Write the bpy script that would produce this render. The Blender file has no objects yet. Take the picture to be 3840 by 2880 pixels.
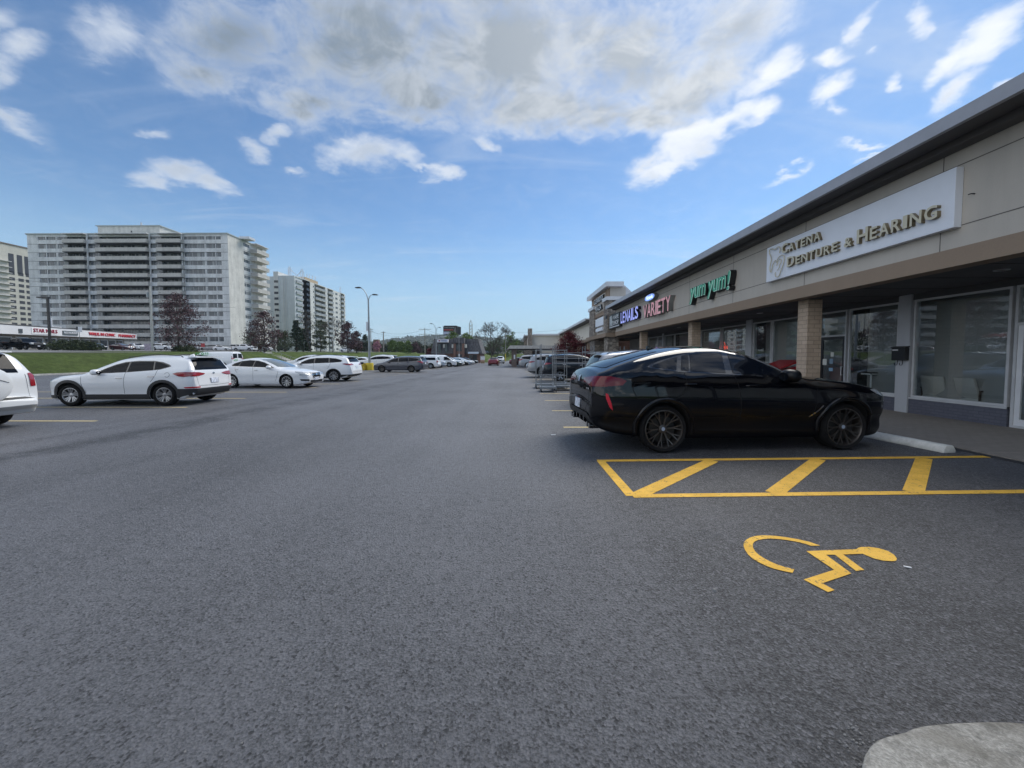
SUN_E = 1.5
EXPO = 1.14
SKY_S = 0.10
SKY_TINT = (0.45, 0.56, 0.635)
HAZE = 0.00018
import bpy, bmesh, math, random
from mathutils import Vector, Matrix, noise as mnoise
from mathutils.bvhtree import BVHTree
from mathutils.geometry import delaunay_2d_cdt
R = math.radians
PI = math.pi
sc = bpy.context.scene
col = sc.collection

# ------------------------------------------------------------------ camera
EYE = Vector((0.0, 0.0, 1.5))
FPX = 1442.0                       # focal length, in pixels of a 3840 px wide frame
PITCH, YAW, SHY = R(2.5), R(0.6), -0.0104
cam_d = bpy.data.cameras.new('camera')
cam_d.sensor_width = 36.0
cam_d.lens = FPX / 3840 * 36
cam_d.shift_y = SHY
cam_d.clip_start = 0.05
cam_d.clip_end = 9000
cam = bpy.data.objects.new('camera', cam_d)
cam.location = EYE
cam.rotation_euler = (R(90) - PITCH, 0, YAW)
col.objects.link(cam)
sc.camera = cam
CM = cam.rotation_euler.to_matrix()

def ray(px, py):
    x = (px - 1920) / FPX
    y = (1440 - py + SHY * 3840) / FPX
    return CM @ Vector((x, y, -1))
def G(px, py, z=0.0):              # point of the photo -> point on the plane at height z
    d = ray(px, py); t = (z - EYE.z) / d.z
    p = EYE + d * t
    return (p.x, p.y)
def at(px, py, Y):                 # point of the photo -> point at distance Y
    d = ray(px, py); p = EYE + d * (Y / d.y)
    return (p.x, p.y, p.z)
def atX(px, py, X):
    d = ray(px, py); p = EYE + d * (X / d.x)
    return (p.x, p.y, p.z)

def ny(y, X, z=1.5):               # distance along a wall X = const, from a first reading of the photo
    if y < 4: return y
    return atX(1935 + X / y * FPX, 1337 - (z - 1.5) / y * FPX, X)[1]

# ------------------------------------------------------------------ light
SUN_EL, SUN_AZ = R(50), R(42)      # azimuth measured from +Y towards +X
sun_d = bpy.data.lights.new('sun', 'SUN')
sun_d.energy = SUN_E
sun_d.angle = R(38)
sun_d.color = (1.0, 0.95, 0.86)
sun = bpy.data.objects.new('sun', sun_d)
sv = Vector((math.sin(SUN_AZ) * math.cos(SUN_EL), math.cos(SUN_AZ) * math.cos(SUN_EL), math.sin(SUN_EL)))
sun.rotation_euler = sv.to_track_quat('Z', 'Y').to_euler()
sun.location = (0, 0, 60)
col.objects.link(sun)
sc.view_settings.view_transform = 'Standard'
sc.view_settings.look = 'None'
sc.view_settings.exposure = EXPO
sc.view_settings.gamma = 1.0
sc.cycles.use_denoising = True
sc.cycles.max_bounces = 7
sc.cycles.diffuse_bounces = 3
sc.cycles.glossy_bounces = 3
sc.cycles.transmission_bounces = 5
sc.cycles.transparent_max_bounces = 8
sc.cycles.volume_bounces = 0
sc.cycles.caustics_reflective = False
sc.cycles.caustics_refractive = False
sc.cycles.sample_clamp_indirect = 6

# ------------------------------------------------------------------ node helpers
class NT:
    def __init__(s, tree):
        s.t = tree; s.n = tree.nodes; s.l = tree.links
    def new(s, typ, **kw):
        nd = s.n.new(typ)
        for k, v in kw.items():
            if hasattr(nd, k): setattr(nd, k, v)
            else: s.put(nd.inputs[k.replace('_', ' ')], v)
        return nd
    def put(s, sock, v):
        if isinstance(v, bpy.types.NodeSocket): s.l.new(v, sock)
        elif v is not None:
            if sock.type == 'RGBA' and len(v) == 3: v = (*v, 1)
            sock.default_value = v
    def math(s, op, a, b=None, c=None, clamp=False):
        nd = s.n.new('ShaderNodeMath'); nd.operation = op; nd.use_clamp = clamp
        for i, v in enumerate((a, b, c)):
            if v is not None: s.put(nd.inputs[i], v)
        return nd.outputs[0]
    def vmath(s, op, a, b=None):
        nd = s.n.new('ShaderNodeVectorMath'); nd.operation = op
        s.put(nd.inputs[0], a)
        if b is not None: s.put(nd.inputs[3 if op == 'SCALE' else 1], b)
        return nd.outputs['Value' if op in ('LENGTH', 'DOT_PRODUCT') else 'Vector']
    def ramp(s, v, a, b, c=0.0, d=1.0, smooth=True):
        nd = s.n.new('ShaderNodeMapRange'); nd.interpolation_type = 'SMOOTHSTEP' if smooth else 'LINEAR'
        for i, x in enumerate((v, a, b, c, d)): s.put(nd.inputs[i], x)
        return nd.outputs[0]
    def noise(s, vec, scale, detail=4, rough=0.55, dist=0.0, col=False):
        nd = s.n.new('ShaderNodeTexNoise')
        s.put(nd.inputs['Vector'], vec); nd.inputs['Scale'].default_value = scale
        nd.inputs['Detail'].default_value = detail; nd.inputs['Roughness'].default_value = rough
        nd.inputs['Distortion'].default_value = dist
        return nd.outputs['Color' if col else 'Fac']
    def mapv(s, vec, loc=(0, 0, 0), rot=(0, 0, 0), scale=(1, 1, 1), typ='POINT'):
        nd = s.n.new('ShaderNodeMapping'); nd.vector_type = typ
        s.put(nd.inputs['Vector'], vec)
        nd.inputs['Location'].default_value = loc; nd.inputs['Rotation'].default_value = rot
        nd.inputs['Scale'].default_value = scale
        return nd.outputs[0]
    def mix(s, f, a, b, mode='MIX'):
        nd = s.n.new('ShaderNodeMix'); nd.data_type = 'RGBA'; nd.blend_type = mode
        s.put(nd.inputs[0], f); s.put(nd.inputs[6], a); s.put(nd.inputs[7], b)
        return nd.outputs[2]
    def bump(s, h, strength=0.3, dist=0.02):
        nd = s.n.new('ShaderNodeBump'); nd.inputs['Strength'].default_value = strength
        nd.inputs['Distance'].default_value = dist; s.put(nd.inputs['Height'], h)
        return nd.outputs[0]

# ------------------------------------------------------------------ world: clear sky + clouds placed by direction
def uv_dir(x, y):                  # a point of the photo (2212 px wide copy) -> (x/y, z/y) of its world direction
    d = ray(x * 1.736, y * 1.736)
    return d.x / d.y, d.z / d.y
world = bpy.data.worlds.new('World'); sc.world = world
world.use_nodes = True
w = NT(world.node_tree); w.n.clear()
sky = w.new('ShaderNodeTexSky'); sky.sky_type = 'NISHITA'; sky.sun_disc = False
sky.sun_elevation = SUN_EL; sky.sun_rotation = SUN_AZ
sky.altitude = 100; sky.air_density = 1.0; sky.dust_density = 0.25; sky.ozone_density = 1.6
tc = w.new('ShaderNodeTexCoord')
sep = w.new('ShaderNodeSeparateXYZ'); w.put(sep.inputs[0], tc.outputs['Generated'])
dx, dy, dz = sep.outputs
yy = w.math('MAXIMUM', dy, 0.05)
u = w.math('DIVIDE', dx, yy); v = w.math('DIVIDE', dz, yy)
cmb = w.new('ShaderNodeCombineXYZ'); w.put(cmb.inputs[0], u); w.put(cmb.inputs[1], v)
uv = cmb.outputs[0]
# cloud-plane coordinates for noise: the same everywhere on the dome
zz = w.math('ADD', w.math('MAXIMUM', dz, 0.0), 0.16)
cp = w.new('ShaderNodeCombineXYZ'); w.put(cp.inputs[0], w.math('DIVIDE', dx, zz)); w.put(cp.inputs[1], w.math('DIVIDE', dy, zz))
cpv = cp.outputs[0]
n1 = w.noise(cpv, 1.5, 3, 0.5, col=True)
n2 = w.noise(cpv, 7.0, 10, 0.66, dist=0.9)
n3 = w.noise(cpv, 2.6, 6, 0.6, dist=0.8)
n4 = w.noise(cpv, 19.0, 7, 0.62, dist=0.5)
off = w.vmath('SCALE', w.vmath('SUBTRACT', n1, (0.5, 0.5, 0.5)), 0.13)
n2c = w.noise(cpv, 6.0, 6, 0.6, col=True)
off2 = w.vmath('SCALE', w.vmath('SUBTRACT', n2c, (0.5, 0.5, 0.5)), 0.11)
uvw = w.vmath('ADD', w.vmath('ADD', uv, off), off2)
BLOBS = [  # x, y, rx, ry, turn, weight (in the 2212 px copy of the photo)
 (470,95,200,110,0,.70),(430,180,120,50,5,.6),(780,100,270,175,0,.85),(1060,110,320,175,0,1.0),(1340,110,270,150,0,.85),
 (1570,50,200,100,-20,.72),(1180,240,230,60,0,1.0),(870,195,110,80,30,.95),(1500,185,170,70,-30,.85),(1050,-70,560,110,0,1.1),
 (680,215,200,46,0,.62),(1390,250,150,50,0,.8),
 (230,90,120,75,0,.62),(45,105,60,35,0,.7),(10,160,50,40,0,.6),(50,268,100,30,28,.8),(12,45,45,35,0,.55),
 (372,377,100,33,0,1.0),(440,400,75,28,22,.9),(545,318,45,26,30,.72),(600,285,42,22,-20,.72),(335,284,46,16,-10,.66),
 (790,325,95,42,15,.95),(870,350,50,20,25,.7),(640,357,36,16,0,.66),(952,395,50,20,8,.8),(1040,318,28,14,40,.66),(900,378,30,10,30,.5),
 (1485,300,110,42,-33,1.1),(1430,365,95,28,-15,.95),(1560,262,85,26,-20,.95),(1400,345,50,24,-10,.9),(1620,250,50,24,-20,.7),
 (1650,160,90,34,-40,.8),(1790,188,60,26,-20,.85),(1775,135,46,18,-10,.8),(1925,172,24,16,-50,.75),(1872,116,26,10,-10,.6),
 (2085,185,75,26,-35,.9),(2130,80,110,48,-40,.95),(2050,130,60,24,-40,.8),(1850,60,60,18,-50,.75),(1985,50,36,26,-60,.75),
 (1712,360,62,9,-20,.68),(1835,372,55,12,-20,.85),(1870,300,70,9,-8,.72),(1890,322,60,8,-12,.66),(1810,228,30,14,30,.6),
 (2195,185,40,14,-30,.85),(1760,420,40,7,-15,.5)]
acc = None; accb = None
for bi, (bx, by, rx, ry, rot, wt) in enumerate(BLOBS):
    cu, cv = uv_dir(bx, by)
    m = w.mapv(uvw, (cu, cv, 0), (0, 0, R(-rot)), (rx / 830 * 1.25, ry / 830 * 1.25, 1), 'TEXTURE')
    val = w.math('MULTIPLY', w.math('SUBTRACT', 1.0, w.math('MINIMUM', w.vmath('LENGTH', m), 1.0)), wt * 1.5)
    acc = val if acc is None else w.math('SMOOTH_MAX', acc, val, 0.18)
    if bi == 11: accb = acc
front = w.math('GREATER_THAN', dy, 0.06)
acc = w.math('MULTIPLY', acc, front)
# unseen clouds behind and beside the camera, added as soft fill light
leftish = w.ramp(dx, -0.8, -0.2, 0.34, -0.02)  # added cloud cover thickens to the left, to light the facade
fill_clouds = w.math('MULTIPLY', w.ramp(w.math('ADD', w.noise(cpv, 1.1, 4, 0.5), leftish), 0.44, 0.70, 0.0, 1.1), w.math('SUBTRACT', 1.0, w.ramp(dy, -0.15, 0.2)))
acc = w.math('MAXIMUM', acc, fill_clouds)
det = w.math('ADD', w.math('MULTIPLY', w.math('SUBTRACT', n2, 0.5), 1.5), w.math('MULTIPLY', w.math('SUBTRACT', n3, 0.5), 1.35))
det = w.math('ADD', det, w.math('MULTIPLY', w.math('SUBTRACT', n4, 0.5), 0.75))
dens = w.math('ADD', acc, det)
alpha = w.ramp(dens, -0.02, 1.25)
alpha = w.math('MULTIPLY', alpha, w.ramp(acc, 0.0, 0.42))
alpha = w.math('MAXIMUM', alpha, w.math('MULTIPLY', w.ramp(w.math('ADD', acc, w.math('MULTIPLY', w.math('SUBTRACT', n2, 0.5), 0.8)), 0.0, 0.9), 0.30))
core = w.ramp(w.math('ADD', w.math('MULTIPLY', accb, front), w.math('ADD', w.math('MULTIPLY', det, 0.42), w.math('MULTIPLY', fill_clouds, 0.8))), 0.28, 1.05)
puff = w.math('MULTIPLY', w.ramp(w.math('ADD', acc, det), 0.5, 1.3), w.ramp(n3, 0.40, 0.62, 0.45, 0.0))
core = w.math('MAXIMUM', core, puff)
alpha = w.math('MULTIPLY', alpha, w.ramp(w.math('MAXIMUM', accb, fill_clouds), 0.0, 0.7, 0.84, 1.0))
sunny = w.ramp(w.vmath('DOT_PRODUCT', tc.outputs['Generated'], tuple(Vector((.62,.45,.64)).normalized())), 0.45, 1.0)
bright = w.mix(sunny, (3.4, 3.7, 4.15), (4.9, 5.0, 5.15))
bright = w.mix(w.ramp(dy, -0.1, 0.15), (8.2, 8.3, 8.5), bright)  # out-of-view clouds made brighter as fill for facade and cars
grey = w.mix(sunny, (1.20, 1.48, 1.8), (2.5, 2.75, 3.05))
grey = w.mix(w.ramp(dy, -0.1, 0.15), (5.5, 5.8, 6.1), grey)
# billow shading inside the clouds
bil = w.ramp(w.noise(cpv, 5.5, 8, 0.62, dist=0.6), 0.40, 0.62)
core2 = w.math('MULTIPLY', core, w.ramp(bil, 0.0, 1.0, 1.0, 0.62, False), clamp=True)
ccol = w.mix(core2, bright, grey)
# high thin cirrus
cir = w.noise(w.mapv(cpv, rot=(0, 0, R(25)), scale=(0.5, 2.2, 1)), 1.4, 7, 0.6, dist=1.2)
cirr = w.math('MULTIPLY', w.ramp(cir, 0.5, 0.8), 0.34)
skyc = w.mix(1.0, sky.outputs[0], SKY_TINT, 'MULTIPLY')
# milky band towards the horizon
hz = w.ramp(dz, 0.0, 0.34, 0.85, 0.0)
skyc = w.mix(hz, skyc, (2.05, 2.95, 3.7))
skyc = w.mix(cirr, skyc, (3.3, 3.7, 4.2))
full = w.mix(alpha, skyc, ccol)
bg = w.new('ShaderNodeBackground'); w.put(bg.inputs[0], full); bg.inputs[1].default_value = SKY_S
wo = w.new('ShaderNodeOutputWorld'); w.l.new(bg.outputs[0], wo.inputs[0])
world.cycles.sampling_method = 'MANUAL'; world.cycles.sample_map_resolution = 512

# ------------------------------------------------------------------ materials
MATS = {}
def pmat(name, color=(0.5, 0.5, 0.5), rough=0.6, metal=0.0, coat=0.0, spec=0.5, var=0.0, vscale=3.0, bump=0.0, bscale=60.0, bdist=0.01, emit=None, es=1.0, fn=None):
    if name in MATS: return MATS[name]
    m = bpy.data.materials.new(name); m.use_nodes = True
    t = NT(m.node_tree); p = t.n['Principled BSDF']
    p.inputs['Base Color'].default_value = (*color, 1)
    p.inputs['Roughness'].default_value = rough; p.inputs['Metallic'].default_value = metal
    p.inputs['Specular IOR Level'].default_value = spec
    p.inputs['Coat Weight'].default_value = coat; p.inputs['Coat Roughness'].default_value = 0.02
    if var or bump:
        g = t.new('ShaderNodeTexCoord').outputs['Object']
        if var:
            nz = t.noise(g, vscale, 6, 0.6)
            lo = tuple(c * (1 - var) for c in color); hi = tuple(min(1, c * (1 + var)) for c in color)
            t.put(p.inputs['Base Color'], t.mix(t.ramp(nz, 0.3, 0.7), lo, hi))
        if bump: t.put(p.inputs['Normal'], t.bump(t.noise(g, bscale, 4, 0.6), bump, bdist))
    if emit:
        p.inputs['Emission Color'].default_value = (*emit, 1); p.inputs['Emission Strength'].default_value = es
    if fn: fn(t, p)
    MATS[name] = m
    return m

def world_pos(t): return t.new('ShaderNodeNewGeometry').outputs['Position']

def asphalt_fn(base, tint=1.0, marks=True):
    def f(t, p):
        P = world_pos(t)
        fine = t.noise(P, 62, 6, 0.85)
        vor = t.new('ShaderNodeTexVoronoi'); t.put(vor.inputs['Vector'], P); vor.inputs['Scale'].default_value = 82
        cell = t.new('ShaderNodeSeparateColor'); t.put(cell.inputs[0], vor.outputs['Color'])
        mid = t.noise(P, 14, 5, 0.65)
        big = t.noise(P, 0.28, 5, 0.6, dist=0.4)
        streak = t.noise(t.mapv(P, scale=(1.0, 0.06, 1)), 0.9, 6, 0.65)
        streak2 = t.noise(t.mapv(P, scale=(0.35, 2.2, 1), rot=(0, 0, R(9))), 0.9, 7, 0.7)
        v = t.math('ADD', 0.50, t.math('MULTIPLY', t.math('SUBTRACT', fine, 0.5), 4.4))
        v = t.math('ADD', v, t.math('MULTIPLY', t.math('SUBTRACT', mid, 0.5), 1.15))
        v = t.math('ADD', v, t.math('MULTIPLY', t.math('SUBTRACT', big, 0.5), 1.1))
        v = t.math('ADD', v, t.math('MULTIPLY', t.math('SUBTRACT', streak, 0.5), 0.65))
        v = t.math('ADD', v, t.math('MULTIPLY', t.ramp(cell.outputs[0], 0.86, 0.98), 0.95))
        v = t.math('SUBTRACT', v, t.math('MULTIPLY', t.ramp(cell.outputs[1], 0.84, 0.97), 0.60))
        if marks:
            # dark worn wheel track across the aisle's left side
            sp = t.new('ShaderNodeSeparateXYZ'); t.put(sp.inputs[0], P)
            wob = t.math('MULTIPLY', t.math('SUBTRACT', t.noise(P, 0.35, 4, 0.6), 0.5), 1.6)
            for xc, sl, wd, st in ((-7.6, 0.035, 0.7, 0.60), (-8.9, 0.035, 0.35, 0.28), (-5.6, 0.03, 0.40, 0.20), (0.95, -0.02, 0.030, 0.16), (-2.55, 0.0, 0.03, 0.10)):
                dd = t.math('ABSOLUTE', t.math('SUBTRACT', t.math('ADD', sp.outputs[0], wob), t.math('ADD', xc, t.math('MULTIPLY', sp.outputs[1], sl))))
                k = t.ramp(dd, 0.0, wd, st, 0.0)
                k = t.math('MULTIPLY', k, t.ramp(t.noise(P, 1.3, 5, 0.7), 0.35, 0.6))
                v = t.math('SUBTRACT', v, k)
            scuff = t.math('MULTIPLY', t.ramp(streak2, 0.60, 0.72), 0.20)
            v = t.math('SUBTRACT', v, t.math('MULTIPLY', scuff, t.ramp(sp.outputs[0], -9.0, -3.0, 1.0, 0.25)))
            # oil drips inside the stalls and a few fine cracks
            ov = t.new('ShaderNodeTexVoronoi'); t.put(ov.inputs['Vector'], t.mapv(P, scale=(0.55, 0.41, 1), loc=(.3, .33, 0))); ov.inputs['Scale'].default_value = 1.0
            oc = t.math('ADD', ov.outputs['Distance'], t.math('MULTIPLY', t.math('SUBTRACT', t.noise(P, 6, 4, .6), .5), .10))
            inst = t.math('ADD', t.ramp(sp.outputs[0], 1.8, 2.4), t.ramp(sp.outputs[0], -9.8, -10.6))
            v = t.math('SUBTRACT', v, t.math('MULTIPLY', t.math('MULTIPLY', t.ramp(oc, 0.04, 0.16, 0.32, 0.0), inst), 1.0))
            cw_ = t.noise(P, 1.3, 5, 0.6, col=True)
            ck = t.new('ShaderNodeTexVoronoi'); ck.feature = 'DISTANCE_TO_EDGE'; ck.inputs['Scale'].default_value = 0.16
            t.put(ck.inputs['Vector'], t.vmath('ADD', P, t.vmath('SCALE', cw_, 0.9)))
            crk = t.math('MULTIPLY', t.ramp(ck.outputs['Distance'], 0.0, 0.0018, 0.26, 0.0), t.ramp(t.noise(P, 0.22, 3, 0.5), 0.50, 0.58))
            v = t.math('SUBTRACT', v, crk)
            # paler lane in the middle of the aisle, darker ground right of it
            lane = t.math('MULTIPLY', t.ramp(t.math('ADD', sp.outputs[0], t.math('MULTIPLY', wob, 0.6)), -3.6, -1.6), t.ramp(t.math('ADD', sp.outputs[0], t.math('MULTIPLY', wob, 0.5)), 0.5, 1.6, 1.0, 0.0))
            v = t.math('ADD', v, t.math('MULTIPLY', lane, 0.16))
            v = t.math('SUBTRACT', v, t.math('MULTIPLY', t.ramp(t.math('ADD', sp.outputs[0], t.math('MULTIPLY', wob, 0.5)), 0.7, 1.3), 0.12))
        p.inputs['Roughness'].default_value = 0.60
        p.inputs['Specular IOR Level'].default_value = 0.55
        lo = tuple(c * 0.34 for c in base); hi = tuple(c * 1.85 for c in base)
        t.put(p.inputs['Base Color'], t.mix(t.math('ADD', v, 0.0, clamp=True), lo, hi))
        h = t.math('ADD', t.math('MULTIPLY', fine, 0.7), t.math('MULTIPLY', vor.outputs['Distance'], 0.5))
        t.put(p.inputs['Normal'], t.bump(h, 1.0, 0.02))
    return f

def brick_fn(c1, c2, mort, bw=0.2, bh=0.07, axis='x', ms=0.008, bump=0.4):
    def f(t, p):
        P = world_pos(t)
        sp = t.new('ShaderNodeSeparateXYZ'); t.put(sp.inputs[0], P)
        c = t.new('ShaderNodeCombineXYZ')
        hv = t.math('ADD', sp.outputs[0], sp.outputs[1]) if axis == 'x' else sp.outputs[0]
        t.put(c.inputs[0], hv); t.put(c.inputs[1], sp.outputs[2] if axis == 'x' else sp.outputs[1])
        b = t.new('ShaderNodeTexBrick'); t.put(b.inputs['Vector'], c.outputs[0])
        b.inputs['Scale'].default_value = 1.0; b.inputs['Brick Width'].default_value = bw; b.inputs['Row Height'].default_value = bh
        b.inputs['Mortar Size'].default_value = ms; b.inputs['Mortar Smooth'].default_value = 0.3; b.inputs['Bias'].default_value = 0.0
        t.put(b.inputs['Color1'], c1); t.put(b.inputs['Color2'], c2); t.put(b.inputs['Mortar'], mort)
        nz = t.noise(P, 9, 5, 0.65)
        t.put(p.inputs['Base Color'], t.mix(0.35, b.outputs['Color'], t.mix(nz, tuple(x * .55 for x in c1), tuple(min(1, x * 1.4) for x in c2))))
        t.put(p.inputs['Normal'], t.bump(t.math('SUBTRACT', t.math('MULTIPLY', nz, 0.4), b.outputs['Fac']), bump, 0.01))
        p.inputs['Roughness'].default_value = 0.85
    return f

def stone_fn(t, p):
    P = world_pos(t)
    mp = t.mapv(P, scale=(1.0, 1.0, 1.9))
    vor = t.new('ShaderNodeTexVoronoi'); t.put(vor.inputs['Vector'], mp); vor.inputs['Scale'].default_value = 3.2
    sc_ = t.new('ShaderNodeSeparateColor'); t.put(sc_.inputs[0], vor.outputs['Color'])
    e = t.new('ShaderNodeTexVoronoi'); e.feature = 'DISTANCE_TO_EDGE'; t.put(e.inputs['Vector'], mp); e.inputs['Scale'].default_value = 3.2
    c = t.mix(sc_.outputs[0], (0.20, 0.165, 0.13), (0.42, 0.37, 0.31))
    c = t.mix(t.ramp(sc_.outputs[1], 0.6, 0.7), c, (0.16, 0.13, 0.11))
    c = t.mix(t.ramp(e.outputs['Distance'], 0.02, 0.07), (0.09, 0.085, 0.08), c)
    c = t.mix(0.3, c, t.mix(t.noise(P, 14, 5, 0.7), (0.12, 0.1, 0.09), (0.5, 0.46, 0.42)))
    t.put(p.inputs['Base Color'], c)
    t.put(p.inputs['Normal'], t.bump(t.ramp(e.outputs['Distance'], 0.0, 0.15), 0.7, 0.04))
    p.inputs['Roughness'].default_value = 0.9

def stucco_fn(c, seed=0.0, stain=0.5, horizontal=False):
    def f(t, p):
        P = world_pos(t)
        nz = t.noise(P, 55, 4, 0.7)
        big = t.noise(P, 0.6, 5, 0.6)
        st = t.noise(t.mapv(P, scale=(2.2, 2.2, 0.22)), 1.2, 6, 0.65)
        v = t.math('ADD', t.math('MULTIPLY', nz, 0.35), t.math('MULTIPLY', big, 0.35))
        v = t.math('ADD', v, t.math('MULTIPLY', st, stain * 0.6))
        v = t.ramp(v, 0.2, 0.8)
        t.put(p.inputs['Base Color'], t.mix(v, tuple(x * 0.84 for x in c), tuple(min(1, x * 1.1) for x in c)))
        t.put(p.inputs['Normal'], t.bump(nz, 0.5, 0.006))
        p.inputs['Roughness'].default_value = 0.9
    return f

def grass_fn(t, p):
    P = world_pos(t)
    a = t.noise(P, 0.35, 5, 0.6); b = t.noise(P, 3.0, 6, 0.7); c = t.noise(P, 40, 3, 0.7)
    g = t.mix(t.ramp(b, 0.3, 0.7), (0.040, 0.068, 0.018), (0.115, 0.165, 0.045))
    g = t.mix(t.ramp(a, 0.45, 0.75), g, (0.125, 0.155, 0.05))
    g = t.mix(t.math('MULTIPLY', c, 0.6), g, (0.02, 0.042, 0.01))
    dry = t.ramp(t.noise(P, 1.1, 6, 0.75), 0.60, 0.70)
    g = t.mix(t.math('MULTIPLY', dry, 0.55), g, (0.14, 0.125, 0.055))
    clump = t.ramp(t.noise(P, 0.9, 8, 0.8, dist=0.5), 0.38, 0.62, 0.72, 1.18)
    g = t.vmath('SCALE', t.mix(0.35, g, (0.13, 0.17, 0.045)), clump)
    t.put(p.inputs['Base Color'], g); p.inputs['Roughness'].default_value = 0.95
    p.inputs['Specular IOR Level'].default_value = 0.15
    t.put(p.inputs['Normal'], t.bump(t.math('ADD', c, b), 1.0, 0.12))

def glass_fn(dark=(0.02, 0.025, 0.03)):      # clear shop glass: fresnel mirror over see-through
    def f(t, p):
        out = t.n['Material Output']
        tr = t.new('ShaderNodeBsdfTransparent'); t.put(tr.inputs[0], (0.95, 0.98, 0.98))
        gl = t.new('ShaderNodeBsdfGlossy'); t.put(gl.inputs[0], (0.9, 0.95, 1.0)); gl.inputs['Roughness'].default_value = 0.012
        fr = t.new('ShaderNodeFresnel'); fr.inputs[0].default_value = 2.2
        bk = t.new('ShaderNodeNewGeometry'); ff = t.math('MULTIPLY', fr.outputs[0], t.math('SUBTRACT', 1.0, bk.outputs['Backfacing']))
        mx = t.new('ShaderNodeMixShader'); t.l.new(ff, mx.inputs[0])
        t.l.new(tr.outputs[0], mx.inputs[1]); t.l.new(gl.outputs[0], mx.inputs[2])
        t.l.new(mx.outputs[0], out.inputs[0])
    return f

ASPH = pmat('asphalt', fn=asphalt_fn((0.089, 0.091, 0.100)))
ASPH2 = pmat('old asphalt', fn=asphalt_fn((0.17, 0.168, 0.165), marks=False))
def yellow_fn(t, p):
    P = world_pos(t)
    n = t.noise(P, 60, 5, 0.7); b = t.noise(P, 4, 4, 0.6)
    c = t.mix(t.ramp(b, 0.3, 0.7), (0.66, 0.375, 0.035), (0.80, 0.47, 0.06))
    wear = t.ramp(t.math('ADD', t.math('MULTIPLY', n, .8), t.math('MULTIPLY', t.noise(P, 11, 4, .6), 0.45)), 0.69, 0.78)
    t.put(p.inputs['Base Color'], t.mix(wear, c, (0.1, 0.085, 0.06)))
    t.put(p.inputs['Normal'], t.bump(t.noise(P, 95, 3, 0.7), 0.6, 0.01)); p.inputs['Roughness'].default_value = 0.75
YEL = pmat('yellow road paint', fn=yellow_fn)
def worn_fn(t, p):
    P = world_pos(t)
    n = t.noise(P, 30, 5, 0.7)
    t.put(p.inputs['Base Color'], t.mix(t.ramp(n, 0.5, 0.75), (0.58, 0.47, 0.24), (0.16, 0.15, 0.14)))
    p.inputs['Roughness'].default_value = 0.8
WORN = pmat('worn yellow paint', fn=worn_fn)
CONC = pmat('concrete', (0.42, 0.41, 0.38), 0.9, var=0.28, vscale=2.5, bump=0.5, bscale=50)
def kerb_fn(t, p):
    P = world_pos(t)
    a = t.noise(P, 2.2, 6, 0.65); b = t.noise(P, 70, 4, 0.75); c = t.noise(P, 7, 5, 0.7)
    g = t.mix(t.ramp(a, 0.3, 0.7), (0.19, 0.185, 0.17), (0.36, 0.35, 0.32))
    g = t.mix(t.ramp(b, 0.35, 0.75), g, (0.44, 0.43, 0.40))
    g = t.mix(t.ramp(c, 0.50, 0.66, 0.0, 0.75), g, (0.10, 0.098, 0.088))
    g = t.mix(t.ramp(t.noise(P, 1.1, 6, .7, dist=.8), 0.48, 0.62, 0.0, 0.55), g, (0.13, 0.12, 0.10))
    t.put(p.inputs['Base Color'], g); p.inputs['Roughness'].default_value = 0.95
    t.put(p.inputs['Normal'], t.bump(t.math('ADD', b, c), 0.8, 0.015))
KERB = pmat('weathered kerb concrete', fn=kerb_fn)
WHITEC = pmat('painted white concrete', (0.60, 0.60, 0.57), 0.8, var=0.15, vscale=6, bump=0.3, bscale=40)
PAVE = pmat('paver', fn=brick_fn((0.23, 0.205, 0.18), (0.27, 0.24, 0.21), (0.15, 0.135, 0.12), 0.2, 0.1, 'f', 0.006, 0.3))
GRASS = pmat('lawn', fn=grass_fn)
STUC = pmat('beige stucco', fn=stucco_fn((0.48, 0.445, 0.40), 0, 0.9))
BAND = pmat('tan brown band', fn=stucco_fn((0.31, 0.235, 0.175), 0, 0.35))
SOFF = pmat('dark soffit', (0.08, 0.075, 0.078), 0.7, var=0.15)
METW = pmat('grey white metal flashing', (0.60, 0.61, 0.64), 0.38, metal=0.0, var=0.06)
DARKM = pmat('dark metal', (0.03, 0.03, 0.033), 0.45)
BRICK = pmat('buff brick', fn=brick_fn((0.42, 0.32, 0.235), (0.54, 0.42, 0.32), (0.22, 0.18, 0.15), 0.30, 0.115, ms=0.010))
RBRICK = pmat('red brown brick', fn=brick_fn((0.17, 0.085, 0.065), (0.24, 0.125, 0.09), (0.2, 0.17, 0.15)))
GBRICK = pmat('blue grey painted brick', fn=brick_fn((0.10, 0.105, 0.14), (0.125, 0.13, 0.165), (0.07, 0.072, 0.095)))
STONE = pmat('fieldstone', fn=stone_fn)
FRAME = pmat('grey window frame', (0.54, 0.55, 0.57), 0.5, var=0.08)
PILAS = pmat('pale grey panel', fn=stucco_fn((0.50, 0.52, 0.56), 0, 0.3))
GLASS = pmat('shop glass', fn=glass_fn())
WHITE = pmat('white paint', (0.74, 0.75, 0.78), 0.45, var=0.04)
SIGNW = pmat('white sign panel', (0.78, 0.81, 0.88), 0.35, var=0.02)
BLACK = pmat('black', (0.012, 0.012, 0.014), 0.5)

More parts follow.
